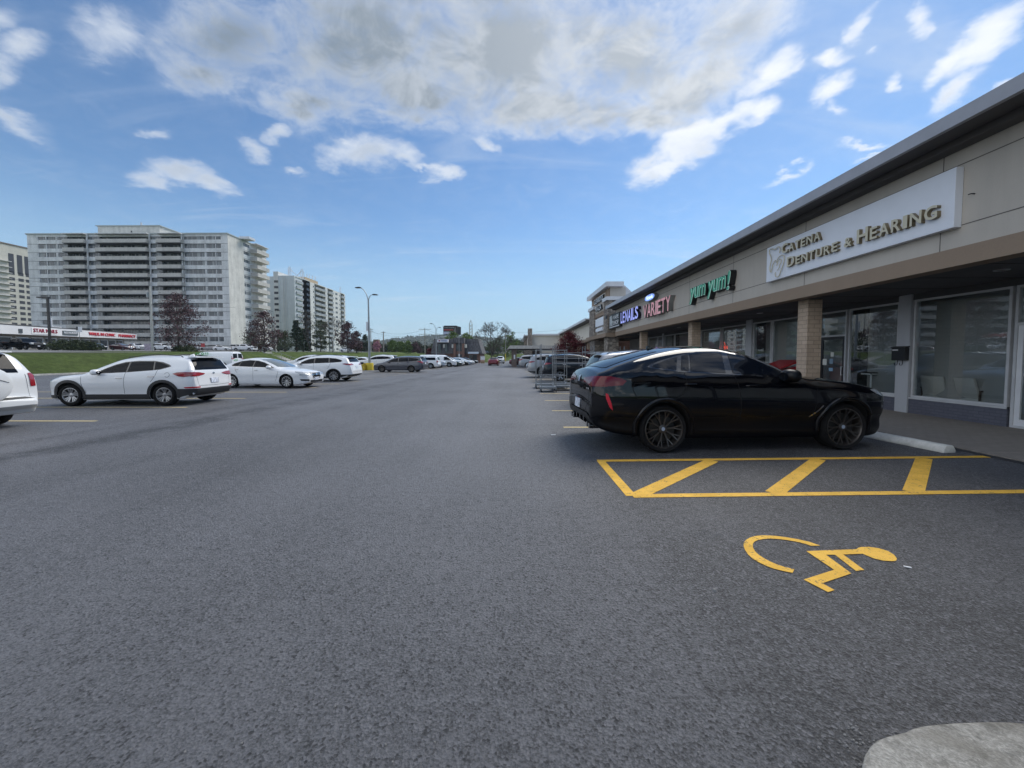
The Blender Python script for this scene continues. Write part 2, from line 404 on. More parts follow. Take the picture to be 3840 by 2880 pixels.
# ------------------------------------------------------------------ mesh helpers
class MB:
    """collects faces and links them as ONE mesh object"""
    def __init__(s): s.v = []; s.f = []; s.m = []; s.mats = []
    def mi(s, mat):
        if mat is None: return 0
        if mat not in s.mats: s.mats.append(mat)
        return s.mats.index(mat)
    def add(s, vs, fs, mat=None):
        o = len(s.v); s.v += [tuple(x) for x in vs]
        k = s.mi(mat)
        for f in fs: s.f.append(tuple(i + o for i in f)); s.m.append(k)
        return s
    def box(s, x0, x1, y0, y1, z0, z1, mat=None):
        v = [(x0,y0,z0),(x1,y0,z0),(x1,y1,z0),(x0,y1,z0),(x0,y0,z1),(x1,y0,z1),(x1,y1,z1),(x0,y1,z1)]
        return s.add(v, [(0,3,2,1),(4,5,6,7),(0,1,5,4),(1,2,6,5),(2,3,7,6),(3,0,4,7)], mat)
    def cbox(s, c, d, rz=0.0, mat=None, M=None):
        v = []
        for dz in (-.5, .5):
            for a, b in ((-.5,-.5),(.5,-.5),(.5,.5),(-.5,.5)):
                p = Vector((a*d[0], b*d[1], dz*d[2]))
                p = (M @ p) if M else (Matrix.Rotation(rz, 3, 'Z') @ p)
                v.append(p + Vector(c))
        return s.add(v, [(0,3,2,1),(4,5,6,7),(0,1,5,4),(1,2,6,5),(2,3,7,6),(3,0,4,7)], mat)
    def prism(s, pts, axis, a, b, mat=None):
        """polygon pts in the two other axes, extruded from a to b along axis"""
        n = len(pts); vs = []
        for t in (a, b):
            for p, q in pts:
                vs.append((t, p, q) if axis == 'x' else (p, t, q) if axis == 'y' else (p, q, t))
        fs = [tuple(range(n))[::-1], tuple(range(n, 2*n))]
        for i in range(n): fs.append((i, (i+1) % n, n + (i+1) % n, n + i))
        return s.add(vs, fs, mat)
    def tube(s, path, r, n=8, mat=None, caps=True):
        path = [Vector(p) for p in path]; rs = r if isinstance(r, (list, tuple)) else [r] * len(path)
        vs = []; prev = None
        for i, p in enumerate(path):
            d = (path[min(i+1, len(path)-1)] - path[max(i-1, 0)]).normalized()
            a = prev if prev is not None else (Vector((0,0,1)) if abs(d.z) < 0.9 else Vector((1,0,0)))
            x = d.cross(a).normalized(); y = x.cross(d).normalized(); prev = y
            for k in range(n):
                t = 2*PI*k/n; vs.append(p + (x*math.cos(t) + y*math.sin(t)) * rs[i])
        fs = []
        for i in range(len(path)-1):
            for k in range(n):
                a, b = i*n + k, i*n + (k+1) % n
                fs.append((a, b, b+n, a+n))
        if caps: fs += [tuple(range(n))[::-1], tuple(range((len(path)-1)*n, len(path)*n))]
        return s.add(vs, fs, mat)
    def lathe(s, prof, n=32, mat=None, axis='z', c=(0,0,0), closed=False, caps=True):
        vs = []
        for r, h in prof:
            for k in range(n):
                t = 2*PI*k/n; a, b = r*math.cos(t), r*math.sin(t)
                p = (a, b, h) if axis == 'z' else (a, h, b) if axis == 'y' else (h, a, b)
                vs.append((p[0]+c[0], p[1]+c[1], p[2]+c[2]))
        fs = []; m = len(prof)
        for i in range(m if closed else m-1):
            j = (i+1) % m
            for k in range(n):
                fs.append((i*n+k, i*n+(k+1) % n, j*n+(k+1) % n, j*n+k))
        if not closed and caps:
            if prof[0][0] > 1e-4: fs.append(tuple(range(n))[::-1])
            if prof[-1][0] > 1e-4: fs.append(tuple(range((m-1)*n, m*n)))
        return s.add(vs, fs, mat)
    def poly(s, pts, z, mat=None):
        return s.add([(x, y, z) for x, y in pts], [tuple(range(len(pts)))], mat)
    def build(s, name, mat=None, parent=None, smooth=False, bevel=0.0, loc=None, angle=35):
        me = bpy.data.meshes.new(name)
        me.from_pydata(s.v, [], s.f)
        mats = s.mats if s.mats else [mat]
        for m in mats: me.materials.append(m)
        for p, k in zip(me.polygons, s.m): p.material_index = k
        bm = bmesh.new(); bm.from_mesh(me)
        bmesh.ops.recalc_face_normals(bm, faces=bm.faces)
        if bevel:
            es = [e for e in bm.edges if len(e.link_faces) == 2 and e.calc_face_angle(0) > 0.6]
            bmesh.ops.bevel(bm, geom=es, offset=bevel, segments=2, affect='EDGES', profile=0.6)
        bm.to_mesh(me); bm.free()
        if smooth:
            me.polygons.foreach_set('use_smooth', [True] * len(me.polygons))
            me.set_sharp_from_angle(angle=R(angle))
        o = bpy.data.objects.new(name, me); col.objects.link(o)
        if parent: o.parent = parent
        if loc: o.location = loc
        return o

def tag(o, label=None, cat=None, group=None, kind=None):
    if label: o['label'] = label
    if cat: o['category'] = cat
    if group: o['group'] = group
    if kind: o['kind'] = kind
    return o
def empty(name, loc=(0,0,0), rz=0.0, label=None, cat=None, group=None, scale=1.0):
    o = bpy.data.objects.new(name, None); col.objects.link(o)
    o.location = loc; o.rotation_euler = (0, 0, rz); o.scale = (scale,)*3
    o.empty_display_size = 0.3
    return tag(o, label, cat, group)
def copy_tree(o, parent=None):
    c = o.copy(); col.objects.link(c)
    c.parent = parent
    for ch in list(o.children): copy_tree(ch, c)
    return c
def text(name, body, size, mat, parent=None, loc=(0,0,0), rot=(0,0,0), depth=0.02, xs=1.0, align='LEFT', offset=0.0, shear=0.0, bevel=0.0):
    cu = bpy.data.curves.new(name, 'FONT'); cu.body = body; cu.size = size; cu.extrude = depth/2
    cu.align_x = align; cu.offset = offset; cu.shear = shear; cu.space_character = 1.0; cu.bevel_depth = bevel
    cu.resolution_u = 3
    to = bpy.data.objects.new('tmp', cu); col.objects.link(to)
    dg = bpy.context.evaluated_depsgraph_get(); dg.update()
    me = bpy.data.meshes.new_from_object(to.evaluated_get(dg)); me.name = name
    bpy.data.objects.remove(to); bpy.data.curves.remove(cu)
    me.transform(Matrix.Diagonal((xs, 1, 1, 1)))
    me.materials.clear()
    for m in (mat if isinstance(mat, (list, tuple)) else [mat]): me.materials.append(m)
    if isinstance(mat, (list, tuple)):
        for p in me.polygons: p.material_index = 0 if abs(p.normal.z) > 0.7 else 1
    o = bpy.data.objects.new(name, me); col.objects.link(o)
    if parent: o.parent = parent
    o.location = loc; o.rotation_euler = rot
    return o
# ================================================================== SETTING
def sst(x, a, b):
    t = max(0.0, min(1.0, (x - a) / (b - a))); return t*t*(3-2*t)
def TH(X, Y):
    """height of the terrain"""
    zt = 1.4 + 0.0115 * min(Y, 170)
    left = sst(-X, 37.6, 43.5) * (zt + 0.012 * max(0, min(110, -X - 43.5)))
    if Y < 22: left *= sst(Y, -30, 22)*0.4 + 0.6
    b1 = sst(Y, 98, 112) * 2.3 * sst(-X, 5.5, 11)
    b2 = sst(Y, 137, 160) * 2.6
    far = 0.004 * max(0, Y - 200)
    return max(left, b1, b2) + min(far, 3)
def axis_vals(lo, hi, near, d0, grow):
    vals = [near]; d = d0; x = near
    while x < hi: x += d; d *= grow; vals.append(min(x, hi))
    d = d0; x = near
    while x > lo: x -= d; d *= grow; vals.append(max(x, lo))
    return sorted(set(vals))
xs = sorted(set([-3000,-1500,-900,-500,-350,-250,-200] + [-170+4*i for i in range(30)] + [-50+1.25*i for i in range(13)] + [-34,-30,-20,-12,-11,-9.5,-8,-6.5,-5.5,-5.4,0,5,12,30,60,120,300,800,1500,3000]))
ys = sorted(set([-300,-60,-30] + [-20+7*i for i in range(17)] + [98+2*i for i in range(8)] + [114,120,130,137,141,145,149,153,157,160,170,185,200,250,300,400,600,900,1400,2500,4500]))
tv = [(x, y, TH(x, y) - (0.03 if (x > -37.6 and TH(x, y) < 0.02) else 0)) for y in ys for x in xs]
nx = len(xs)
tf = [(j*nx+i, j*nx+i+1, (j+1)*nx+i+1, (j+1)*nx+i) for j in range(len(ys)-1) for i in range(nx-1)]
g = MB(); g.add(tv, tf); g = g.build('ground', GRASS, smooth=True, angle=80); tag(g, kind='structure')

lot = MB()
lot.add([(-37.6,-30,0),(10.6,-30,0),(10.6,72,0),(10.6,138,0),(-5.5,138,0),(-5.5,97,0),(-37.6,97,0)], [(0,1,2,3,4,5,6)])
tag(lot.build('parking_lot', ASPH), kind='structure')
# kerb along the foot of the grass bank
kb = MB(); kb.box(-37.75, -37.6, -20, 97.0, -0.02, 0.13)
tag(kb.build('lot_kerb', CONC, bevel=0.02), kind='structure')
kb = MB(); kb.box(-5.65, -5.5, 84, 137, -0.02, 0.13)
tag(kb.build('aisle_kerb', CONC, bevel=0.02), kind='structure')
# upper lot (follows the terrain)
def draped(name, x0, x1, y0, y1, mat, dz=0.02, n=14, m=18):
    b = MB(); vs = []; fs = []
    for j in range(m+1):
        for i in range(n+1):
            x = x0 + (x1-x0)*i/n; y = y0 + (y1-y0)*j/m
            vs.append((x, y, TH(x, y) + dz))
    for j in range(m):
        for i in range(n):
            a = j*(n+1)+i; fs.append((a, a+1, a+n+2, a+n+1))
    b.add(vs, fs, mat)
    return tag(b.build(name, mat, smooth=True), kind='structure')
draped('upper_lot', -160, -61.0, 44, 121, ASPH2, 0.05, 20, 20)
draped('upper_road', -61.0, -47.5, -20, 47, ASPH2, 0.05, 8, 16)
draped('upper_path', -47.5, -45.6, -20, 50, CONC, 0.07, 2, 16)
draped('apartment_lot', -61.0, -47.0, 96, 150, ASPH2, 0.05, 8, 10)

# sidewalk under the canopy
swk = MB(); swk.box(7.2, 10.45, -12, 60, -0.02, 0.02)
tag(swk.build('sidewalk', PAVE), kind='structure')
# a thin dark seam of fresh asphalt along it
sm = MB(); sm.box(7.05, 7.2, -12, 30, -0.02, 0.006)
tag(sm.build('asphalt_seam', pmat('fresh dark asphalt', (0.03, 0.03, 0.033), 0.9, bump=0.4, bscale=120)), kind='structure')

# ---- painted markings
def strip(pts, w, z, mb):
    (x0, y0), (x1, y1) = pts
    d = Vector((x1-x0, y1-y0)).normalized(); n = Vector((-d.y, d.x)) * w/2
    mb.add([(x0-n.x, y0-n.y, z), (x1-n.x, y1-n.y, z), (x1+n.x, y1+n.y, z), (x0+n.x, y0+n.y, z)], [(0,1,2,3)])
def C6(cx, cy): return G(2150 + cx*0.764, 1650 + cy*0.764)
# access aisle: each stripe its own sheet just above the lot
mb = MB()
tl, tr = C6(118, 103), (8.0, C6(2110, 82)[1] + 0.0)
bl, br = C6(290, 276), C6(2212, 254)
tr = C6(2112, 82)
strip([tl, tr], 0.105, 0.0045, mb)
dirb = (Vector(br) - Vector(bl)); e2 = Vector(bl) + dirb * 1.45
strip([bl, (e2.x, e2.y)], 0.105, 0.0047, mb)
strip([C6(134, 103), C6(285, 276)], 0.115, 0.0043, mb)
for a, b in (((682, 102), (322, 270)), ((1203, 96), (985, 262)), ((1722, 90), (1668, 257))):
    strip([C6(*a), C6(*b)], 0.17, 0.0041, mb)
tag(mb.build('access_aisle_marking', YEL), kind='structure')
def area_ok(pts): return [C6(*p) for p in pts]
arc_o = [(1212,521),(1160,503),(1100,489),(1040,479),(1000,474),(960,471),(925,471),(893,474),(866,482),(846,494),(836,508),(836,524),(843,543),(858,565),(880,585),(910,603),(945,620),(985,635),(1030,646),(1076,655)]
arc_i = [(1085,637),(1040,627),(1000,614),(965,599),(935,583),(910,566),(892,549),(882,531),(880,515),(888,502),(905,494),(930,489),(960,487),(1000,488),(1050,494),(1100,503),(1140,513),(1166,522)]
body = [(1143,548),(1270,543),(1390,539),(1398,532),(1412,528),(1450,527),(1500,534),(1545,548),(1575,567),(1588,585),(1585,595),(1565,598),(1520,595),(1475,584),(1435,568),(1420,561),(1325,565),(1428,641),(1388,646),(1284,566),(1240,566),(1365,658),(1222,706),(1282,740),(1250,750),(1130,688),(1280,640)]
mb = MB()
mb.poly(area_ok(arc_o + arc_i), 0.005); mb.poly(area_ok(body), 0.005)
o = mb.build('wheelchair_symbol', YEL); tag(o, kind='structure')
bm = bmesh.new(); bm.from_mesh(o.data); bmesh.ops.triangulate(bm, faces=bm.faces, ngon_method='EAR_CLIP')
for f in bm.faces:
    if f.normal.z < 0: f.normal_flip()
bm.to_mesh(o.data); bm.free()
mb = MB()
for k in range(1, 21):
    y = 5.62 + 2.48 * k
    if 42 < y < 60: continue
    strip([(1.02 - 0.012*k, y + 0.015), (6.9, y + 0.02)], 0.1, 0.004, mb)
for k in range(-2, 27):
    y = 8.78 + 2.42 * k
    strip([(-9.75 + 0.03*k, y), (-15.1, y)], 0.1, 0.004, mb)
    strip([(-15.1 - 0.0, y), (-20.4, y)], 0.1, 0.0038, mb)
tag(mb.build('stall_lines', WORN), kind='structure')
# concrete kerb end of the island in the near right corner
def C4(cx, cy, z): return G(2900 + cx*0.425, 2500 + cy*0.425, z)
nose = [(770,930),(778,830),(805,725),(850,655),(905,605),(980,575),(1070,553),(1150,535),(1215,503),(1290,485),(1420,468),(1600,455),(1850,446),(2050,448),(2212,462),(2450,500)]
pts = [C4(x, y, 0.07) for x, y in nose]
pts += [(pts[-1][0] + 0.9, pts[-1][1] - 0.5), (pts[-1][0] + 1.0, -0.6), (pts[0][0] + 0.05, -0.6)]
bm = bmesh.new()
vs = [bm.verts.new((x, y, 0.07)) for x, y in pts]; f = bm.faces.new(vs)
r = bmesh.ops.extrude_face_region(bm, geom=[f])
for e in r['geom']:
    if isinstance(e, bmesh.types.BMVert): e.co.z = -0.05
bmesh.ops.recalc_face_normals(bm, faces=bm.faces)
top = [e for e in bm.edges if all(abs(v.co.z - 0.07) < 1e-4 for v in e.verts)]
bmesh.ops.bevel(bm, geom=top, offset=0.035, segments=4, affect='EDGES', profile=0.5)
me = bpy.data.meshes.new('kerb_island'); bm.to_mesh(me); bm.free(); me.materials.append(KERB)
me.polygons.foreach_set('use_smooth', [True]*len(me.polygons)); me.set_sharp_from_angle(angle=R(50))
o = bpy.data.objects.new('kerb_island', me); col.objects.link(o); tag(o, kind='structure')
# loose pebbles and litter on the lot
random.seed(4)
peb = MB()
def pebble(x, y, r):
    bmv = []; 
    for k in range(6):
        t = 2*PI*k/6; rr = r*random.uniform(.7, 1.2); bmv.append((x+rr*math.cos(t), y+rr*math.sin(t), 0.002))
    for k in range(6):
        t = 2*PI*k/6+.4; rr = r*random.uniform(.35, .7); bmv.append((x+rr*math.cos(t), y+rr*math.sin(t), r*random.uniform(.8, 1.1)))
    fs = [tuple(range(6,12))] + [(k, (k+1)%6, 6+(k+1)%6, 6+k) for k in range(6)]
    peb.add(bmv, fs)
for px, py, r in ((2150+308*.764,1650+738*.764,.012),(2150+694*.764,1650+742*.764,.016),(2150+1738*.764,1650+620*.764,.014),(2150+124*.764,1650+146*.764,.012),(2150+880*.764,1650+165*.764,.012)):
    x, y = G(px, py); pebble(x, y, r)
for i in range(520):
    x = random.uniform(-3.5, 4.5); y = random.uniform(1.0, 7.5); pebble(x, y, random.choice((.003,.004,.005,.006)))
for i in range(70):
    x, y = C4(random.gauss(760, 150), random.gauss(620, 150), 0); pebble(x, y, random.choice((.002,.003,.004,.006)))
for i in range(60):
    x, y = C6(random.gauss(640, 70), random.gauss(465, 14)); pebble(x, y, random.choice((.004,.006,.008)))
tag(peb.build('gravel', pmat('pebble grey', (0.20, 0.20, 0.20), 0.8)), 'loose grit and small pebbles scattered on the asphalt', 'gravel', kind='stuff')
x, y = C6(1640, 628)
lt = MB(); lt.cbox((x, y, 0.008), (0.04, 0.012, 0.005), -0.5)
tag(lt.build('litter', WHITE), 'small white scrap of litter on the asphalt beside the wheelchair symbol', 'litter')
x, y = G(2075, 1632)
lt = MB(); lt.cbox((x, y, 0.008), (0.09, 0.03, 0.01), 0.1)
tag(lt.build('litter', WHITE), 'white scrap of litter on the asphalt behind the black sport utility', 'litter')

# concrete wheel stop by the black car's nose
def wheel_stop(name, cx, cy, L, rz, label, group=None):
    b = MB()
    prof = [(-0.11, 0), (-0.105, 0.05), (-0.06, 0.12), (0.06, 0.12), (0.105, 0.05), (0.11, 0)]
    b.prism(prof, 'x', -L/2, L/2)
    o = b.build(name, WHITEC, bevel=0.018, smooth=True, angle=40); o.location = (cx, cy, 0.0); o.rotation_euler = (0, 0, rz)
    return tag(o, label, 'wheel stop', group)
wheel_stop('wheel_stop', 6.62, 6.95, 1.95, R(97), 'white concrete wheel stop at the nose of the black sport utility')

# ================================================================== PLAZA BUILDING
XF, XS = 7.8, 10.4                # stucco face, shop fronts
Y0, Y1, YT = -9.0, 30.3, 37.4     # near end, start of the stone tower, end of the tower
ZB, ZC = 3.10, 3.42               # underside and top of the tan band
ZT = 5.22
plaza = empty('shopping_plaza', (XF, 10, 0), 0, 'long single storey beige stucco plaza with tan band and dark covered walkway', 'building')
def P(mb, name, mat=None, **k):
    o = mb.build(name, mat, **k); o.parent = plaza; o.matrix_parent_inverse = Matrix.Translation((-XF, -10, 0)); return o
def wall_seg(y0, y1, zt=ZT):
    m = MB()
    m.box(XF, XF+0.25, y0, y1, ZC, zt)
    return m
m = wall_seg(Y0, Y1)
P(m, 'fascia_wall', STUC)
# control joints: real grooves proud strips of dark sealant
m = MB()
for z in (3.80, 4.86): m.box(XF-0.004, XF, Y0, Y1-.01, z-0.008, z+0.008)
for y in [ny(q, XF, 4.3) for q in (-6.9, -3.4, 0.1, 3.6, 7.04, 10.37, 13.8, 17.3, 20.9, 24.5, 28.0)]: m.box(XF-0.003, XF, y-0.007, y+0.007, ZC+.005, ZT)
P(m, 'control_joints', pmat('joint sealant', (0.13, 0.12, 0.11), 0.9))
m = MB(); m.box(XF-0.03, XF+0.32, Y0, Y1, ZB, ZC)
P(m, 'tan_band', BAND)
# roof overhang: white metal edge, dark soffit in two steps
m = MB(); m.box(7.02, 7.10, Y0, Y1+0.2, 5.20, 5.43); m.box(7.10, 11, Y0, Y1+.2, 5.30, 5.41)
P(m, 'roof_edge', pmat('lilac grey roof flashing', (.36,.37,.41), .4, var=.06))
m = MB(); m.box(7.10, 7.55, Y0, Y1+.18, 5.235, 5.30); m.box(7.55, XF, Y0, Y1+.18, 5.12, 5.30)
P(m, 'eave_soffit', pmat('brown grey eave', (0.10, 0.095, 0.095), 0.7))
m = MB(); m.box(XF+0.25, 11.0, Y0, Y1, 5.0, 5.30); m.box(11, 24, Y0, YT, -0.1, 5.3)
P(m, 'roof', pmat('gravel roof', (0.3, 0.3, 0.3), 0.9))
m = MB(); m.box(XF+.32, XS+0.6, Y0, Y1+6, ZB+0.02, ZB+0.1)
for y in [Y0 + 1.22*k for k in range(32)]: m.box(XF+.32, XS, y-.006, y+.006, ZB+0.01, ZB+0.02)
P(m, 'walkway_soffit', SOFF)
for y in (0.5, ny(7.19, 9.08, 3.1), 14.5, 21.6, 28.6):
    m = MB(); m.lathe([(0.11, 0.0), (0.10, -0.012), (0.085, -0.012), (0.08, 0.0)], 20, METW, c=(9.08, y, ZB+0.018))
    m.lathe([(0.0, 0.004), (0.082, 0.004)], 20, pmat('lamp lens', (0.75, 0.75, 0.7), 0.3), c=(9.08, y, ZB+0.004))
    P(m, 'downlight', METW, smooth=True)
for y in (3.71, ny(10.86, 8.2), ny(17.97, 8.2), ny(25.2, 8.2)):
    m = MB(); m.box(8.2, 8.6, y, y+0.38, 0.0, ZB+.01)
    P(m, 'brick_pillar', BRICK)
# ---- shop fronts
FH = 3.02
def frame_rect(mb, y0, y1, z0, z1, t=0.05, d=0.07, x=XS):
    mb.box(x-d/2, x+d/2, y0, y1, z1-t, z1); mb.box(x-d/2, x+d/2, y0, y1, z0, z0+t)
    mb.box(x-d/2, x+d/2, y0, y0+t, z0+t, z1-t); mb.box(x-d/2, x+d/2, y1-t, y1, z0+t, z1-t)
def shop_window(y0, y1, z0=0.44, z1=FH-0.05, bars=0, mull=()):
    y0, y1 = ny(y0, XS), ny(y1, XS)
    f = MB(); frame_rect(f, y0, y1, z0, z1)
    for ym in mull: f.box(XS-.035, XS+.035, ym-.025, ym+.025, z0+.05, z1-.05)
    fo = P(f, 'window_frame', FRAME)
    gm = MB(); gm.box(XS-.006, XS+.006, y0+.05, y1-.05, z0+.05, z1-.05)
    go = gm.build('window', GLASS); go.parent = plaza; go.matrix_parent_inverse = Matrix.Translation((-XF, -10, 0))
    if bars:
        bb = MB()
        for k in range(bars): z = z1 - .15 - k*0.26; bb.box(XS+.10, XS+.115, y0+.08, y1-.08, z, z+.02)
        for ym in (y0+.1, (y0+y1)/2, y1-.1): bb.box(XS+.095, XS+.12, ym-.01, ym+.01, z1-.15-.26*(bars-1), z1-.13)
        P(bb, 'security_bars', METW)
def knee(y0, y1, mat=GBRICK, h=0.44):
    y0, y1 = ny(y0, XS), ny(y1, XS)
    m = MB(); m.box(XS-.06, XS+.12, y0, y1, 0, h-.003); m.box(XS-.085, XS+.1, y0, y1, h-.045, h-.001, FRAME)
    m.m = [0]*6 + [1]*6; m.mats = [mat, FRAME]
    P(m, 'knee_wall')
def pilaster(y0, y1, mat=PILAS):
    y0, y1 = ny(y0, XS), ny(y1, XS)
    m = MB(); m.box(XS-.09, XS+.15, y0, y1, 0, ZB+.02); P(m, 'wall_panel', mat)
def shop_door(y0, y1, mat=None, head=2.15):
    y0, y1 = ny(y0, XS), ny(y1, XS)
    f = MB()
    frame_rect(f, y0, y1, 0.02, FH-.05, 0.05); f.box(XS-.035, XS+.035, y0+.05, y1-.05, head, head+.05)
    P(f, 'door_frame', FRAME)
    t = MB(); t.box(XS-.006, XS+.006, y0+.05, y1-.05, head+.05, FH-.1); P(t, 'transom', GLASS)
    d = MB(); d.box(XS-.02, XS+.02, y0+.055, y0+.14, 0.03, head-.005); d.box(XS-.02, XS+.02, y1-.14, y1-.055, .03, head-.005)
    d.box(XS-.02, XS+.02, y0+.14, y1-.14, .03, .2); d.box(XS-.02, XS+.02, y0+.14, y1-.14, head-.1, head-.005)
    do = P(d, 'shop_door', mat or FRAME)
    gm = MB(); gm.box(XS-.005, XS+.005, y0+.14, y1-.14, .2, head-.1); go = gm.build('door_glass', GLASS); go.parent = do
    hm = MB(); hm.tube([(XS-.06, y0+.12, .9), (XS-.06, y0+.12, 1.2)], .012); hm.tube([(XS-.06, y0+.12, .92), (XS-.02, y0+.12, .92)], .01); hm.tube([(XS-.06, y0+.12, 1.18), (XS-.02, y0+.12, 1.18)], .01)
    ho = hm.build('handle', METW); ho.parent = do
for y0, y1 in ((-9, -4.2), (-4.1, .7)): shop_window(y0, y1); knee(y0, y1)
pilaster(.72, 1.0); shop_window(1.02, 3.4); knee(1.02, 3.4); pilaster(3.42, 3.7); shop_window(3.72, 6.9); knee(3.72, 6.9)
shop_door(6.95, 8.02, WHITE)
shop_window(8.08, 10.06); knee(8.05, 10.08)
pilaster(10.09, 10.42)
shop_window(10.44, 12.02); knee(10.43, 12.2)
shop_door(12.1, 13.16, DARKM)
pilaster(13.18, 13.3)
shop_window(13.32, 15.6); knee(13.31, 15.62); shop_window(15.66, 16.85); knee(15.62, 16.88)
pilaster(16.88, 17.3)
shop_window(17.35, 19.4, 0.44, FH-.05, 6); knee(17.32, 19.42)
shop_window(19.55, 21.6, 0.44, FH-.05, 3); knee(19.42, 21.65)
shop_door(21.65, 22.6); pilaster(22.6, 23.0)
shop_window(23.0, 25.2); knee(23.0, 25.2); shop_window(25.25, 26.9); knee(25.2, 26.95); pilaster(26.95, 27.2)
shop_door(27.2, 28.2); shop_window(28.22, 30.2); knee(28.2, 30.3)
m = MB(); m.box(XS-.04, XS+.1, Y0, Y1, FH-.05, ZB+.02); P(m, 'shopfront_header', pmat('dark header', (0.075, 0.075, 0.08), 0.6))
# interior: back wall, floor, party walls (dark rooms seen through the glass)
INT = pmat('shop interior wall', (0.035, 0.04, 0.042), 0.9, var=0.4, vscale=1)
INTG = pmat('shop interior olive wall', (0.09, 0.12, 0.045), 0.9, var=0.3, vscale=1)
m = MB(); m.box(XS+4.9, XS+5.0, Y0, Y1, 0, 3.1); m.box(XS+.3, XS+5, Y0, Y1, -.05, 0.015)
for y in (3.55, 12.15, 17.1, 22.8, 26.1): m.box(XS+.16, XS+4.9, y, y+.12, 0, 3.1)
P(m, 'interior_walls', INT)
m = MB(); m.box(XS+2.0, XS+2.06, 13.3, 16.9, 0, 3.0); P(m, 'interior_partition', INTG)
for (y0, y1, mt, dx_) in ((17.4, 19.3, pmat('shop display red brown', (.12,.06,.04), .8, var=.6, vscale=4), 1.2), (19.6, 21.5, pmat('shop display pale', (.22,.2,.18), .8, var=.6, vscale=5), .9), (23.2, 26.6, pmat('shop display mixed', (.15,.14,.10), .8, var=.7, vscale=5), 1.0)):
    m = MB()
    for z in (0.02, .5, .95, 1.4, 1.85): m.box(XS+dx_, XS+dx_+.35, y0, y1, z, z+.04)
    for k in range(40):
        y = random.uniform(y0, y1-.2); z = random.choice((.06,.54,.99,1.44)); m.box(XS+dx_+.02, XS+dx_+.3, y, y+.13, z, z+random.uniform(.15,.38))
    P(m, 'display_shelves', mt)
# ---- furniture seen inside the near shop
def chair_white(x, y, rz, label):
    c = empty('waiting_chair', (x, y, 0.015), rz, label, 'chair', 'white chairs behind the big shop window')
    b = MB()
    b.prism([(-.24, .40), (.26, .43), (.26, .50), (-.2, .48)], 'y', -.26, .26); o = b.build('seat', pmat('off white upholstery', (.48,.47,.455), .6), c, bevel=.03, smooth=True)
    b = MB(); b.prism([(-.20, .44), (-.12, .44), (-.27, .98), (-.33, .97)], 'y', -.25, .25); b.build('backrest', MATS['off white upholstery'], c, bevel=.03, smooth=True)
    for sy in (-1, 1):
        b = MB(); b.tube([(.22, sy*.24, 0), (.22, sy*.28, .42), (.2, sy*.29, .66), (-.22, sy*.29, .66)], .018, 8); b.tube([(-.2, sy*.25, 0), (-.2, sy*.28, .66)], .018, 8)
        b.build('armrest', pmat('dark wood', (.05,.03,.02), .5), c, smooth=True)
chair_white(11.2, atX(3528, 1440, 11.2)[1], R(10), 'left white chair seen through the big shop window')
chair_white(11.2, atX(3668, 1440, 11.2)[1], R(-8), 'right white chair seen through the big shop window')
dk = empty('reception_desk', (12.2, atX(3610, 1430, 12.2)[1], 0.015), 0, 'dark reception desk behind the white chairs in the shop', 'desk')
b = MB(); b.box(-.3, .3, -.95, .95, .72, .76); b.build('desktop', BLACK, dk)
b = MB(); b.box(-.22, -.18, -.9, .9, 0, .72); b.box(-.18, .28, -.9, -.86, 0, .72); b.box(-.18, .28, .86, .9, 0, .72); b.build('front_panel', pmat('dark oak', (.06,.045,.035), .6), dk)
b = MB(); b.box(-.25, .25, -.25, .25, 0.0, .5); b.prism([(.2,.5),(.27,.5),(.27,1.15),(.2,1.12)], 'y', -.27, .27)
o = b.build('office_chair', MATS['off white upholstery'], bevel=.02); o.location = (12.9, atX(3670, 1410, 12.9)[1], .015); tag(o, 'pale high backed office chair behind the reception desk', 'chair')
st = empty('side_table', (11.05, atX(3262, 1440, 11.05)[1], 0.015), 0, 'white open side table behind the smaller shop window', 'table')
b = MB(); b.box(-.25, .25, -.3, .3, .97, 1.0); b.build('tabletop', pmat('dark table top', (.03,.03,.03), .4), st)
b = MB()
for sx in (-.24, .21):
    for sy in (-.29, .26): b.box(sx, sx+.03, sy, sy+.03, 0, .97)
for z in (.93, .45): 
    b.box(-.24, .24, -.29, -.26, z, z+.04); b.box(-.24, .24, .26, .29, z, z+.04); b.box(-.24,-.21,-.26,.26,z,z+.04)
b.build('table_frame', WHITE, st)
b = MB(); b.lathe([(0,0),(.045,0),(.05,.02),(.05,.11),(.045,.12),(0,.12)], 16); o = b.build('candle', pmat('white wax', (.75,.73,.68), .6), smooth=True); o.location = (11.05, atX(3253, 1390, 11.05)[1], 1.016); tag(o, 'white pillar candle standing on the side table in the shop', 'candle')
# notices on the door glass
for k, (y, z, w_, h_, c_) in enumerate(((12.98, 1.22, .16, .2, (.75,.75,.7)), (12.72, 1.26, .14, .16, (.25,.35,.45)), (12.72, 1.02, .16, .11, (.3,.5,.7)), (12.7, 1.5, .12, .14, (.7,.7,.66)))):
    b = MB(); b.box(XS-.012, XS-.008, y, y+w_, z, z+h_)
    tag(b.build('notice', pmat('notice %d' % k, c_, .6)), ('large white', 'dark', 'blue lower', 'small pale upper')[k] + ' notice stuck on the dark glass door of the denture shop', 'notice')
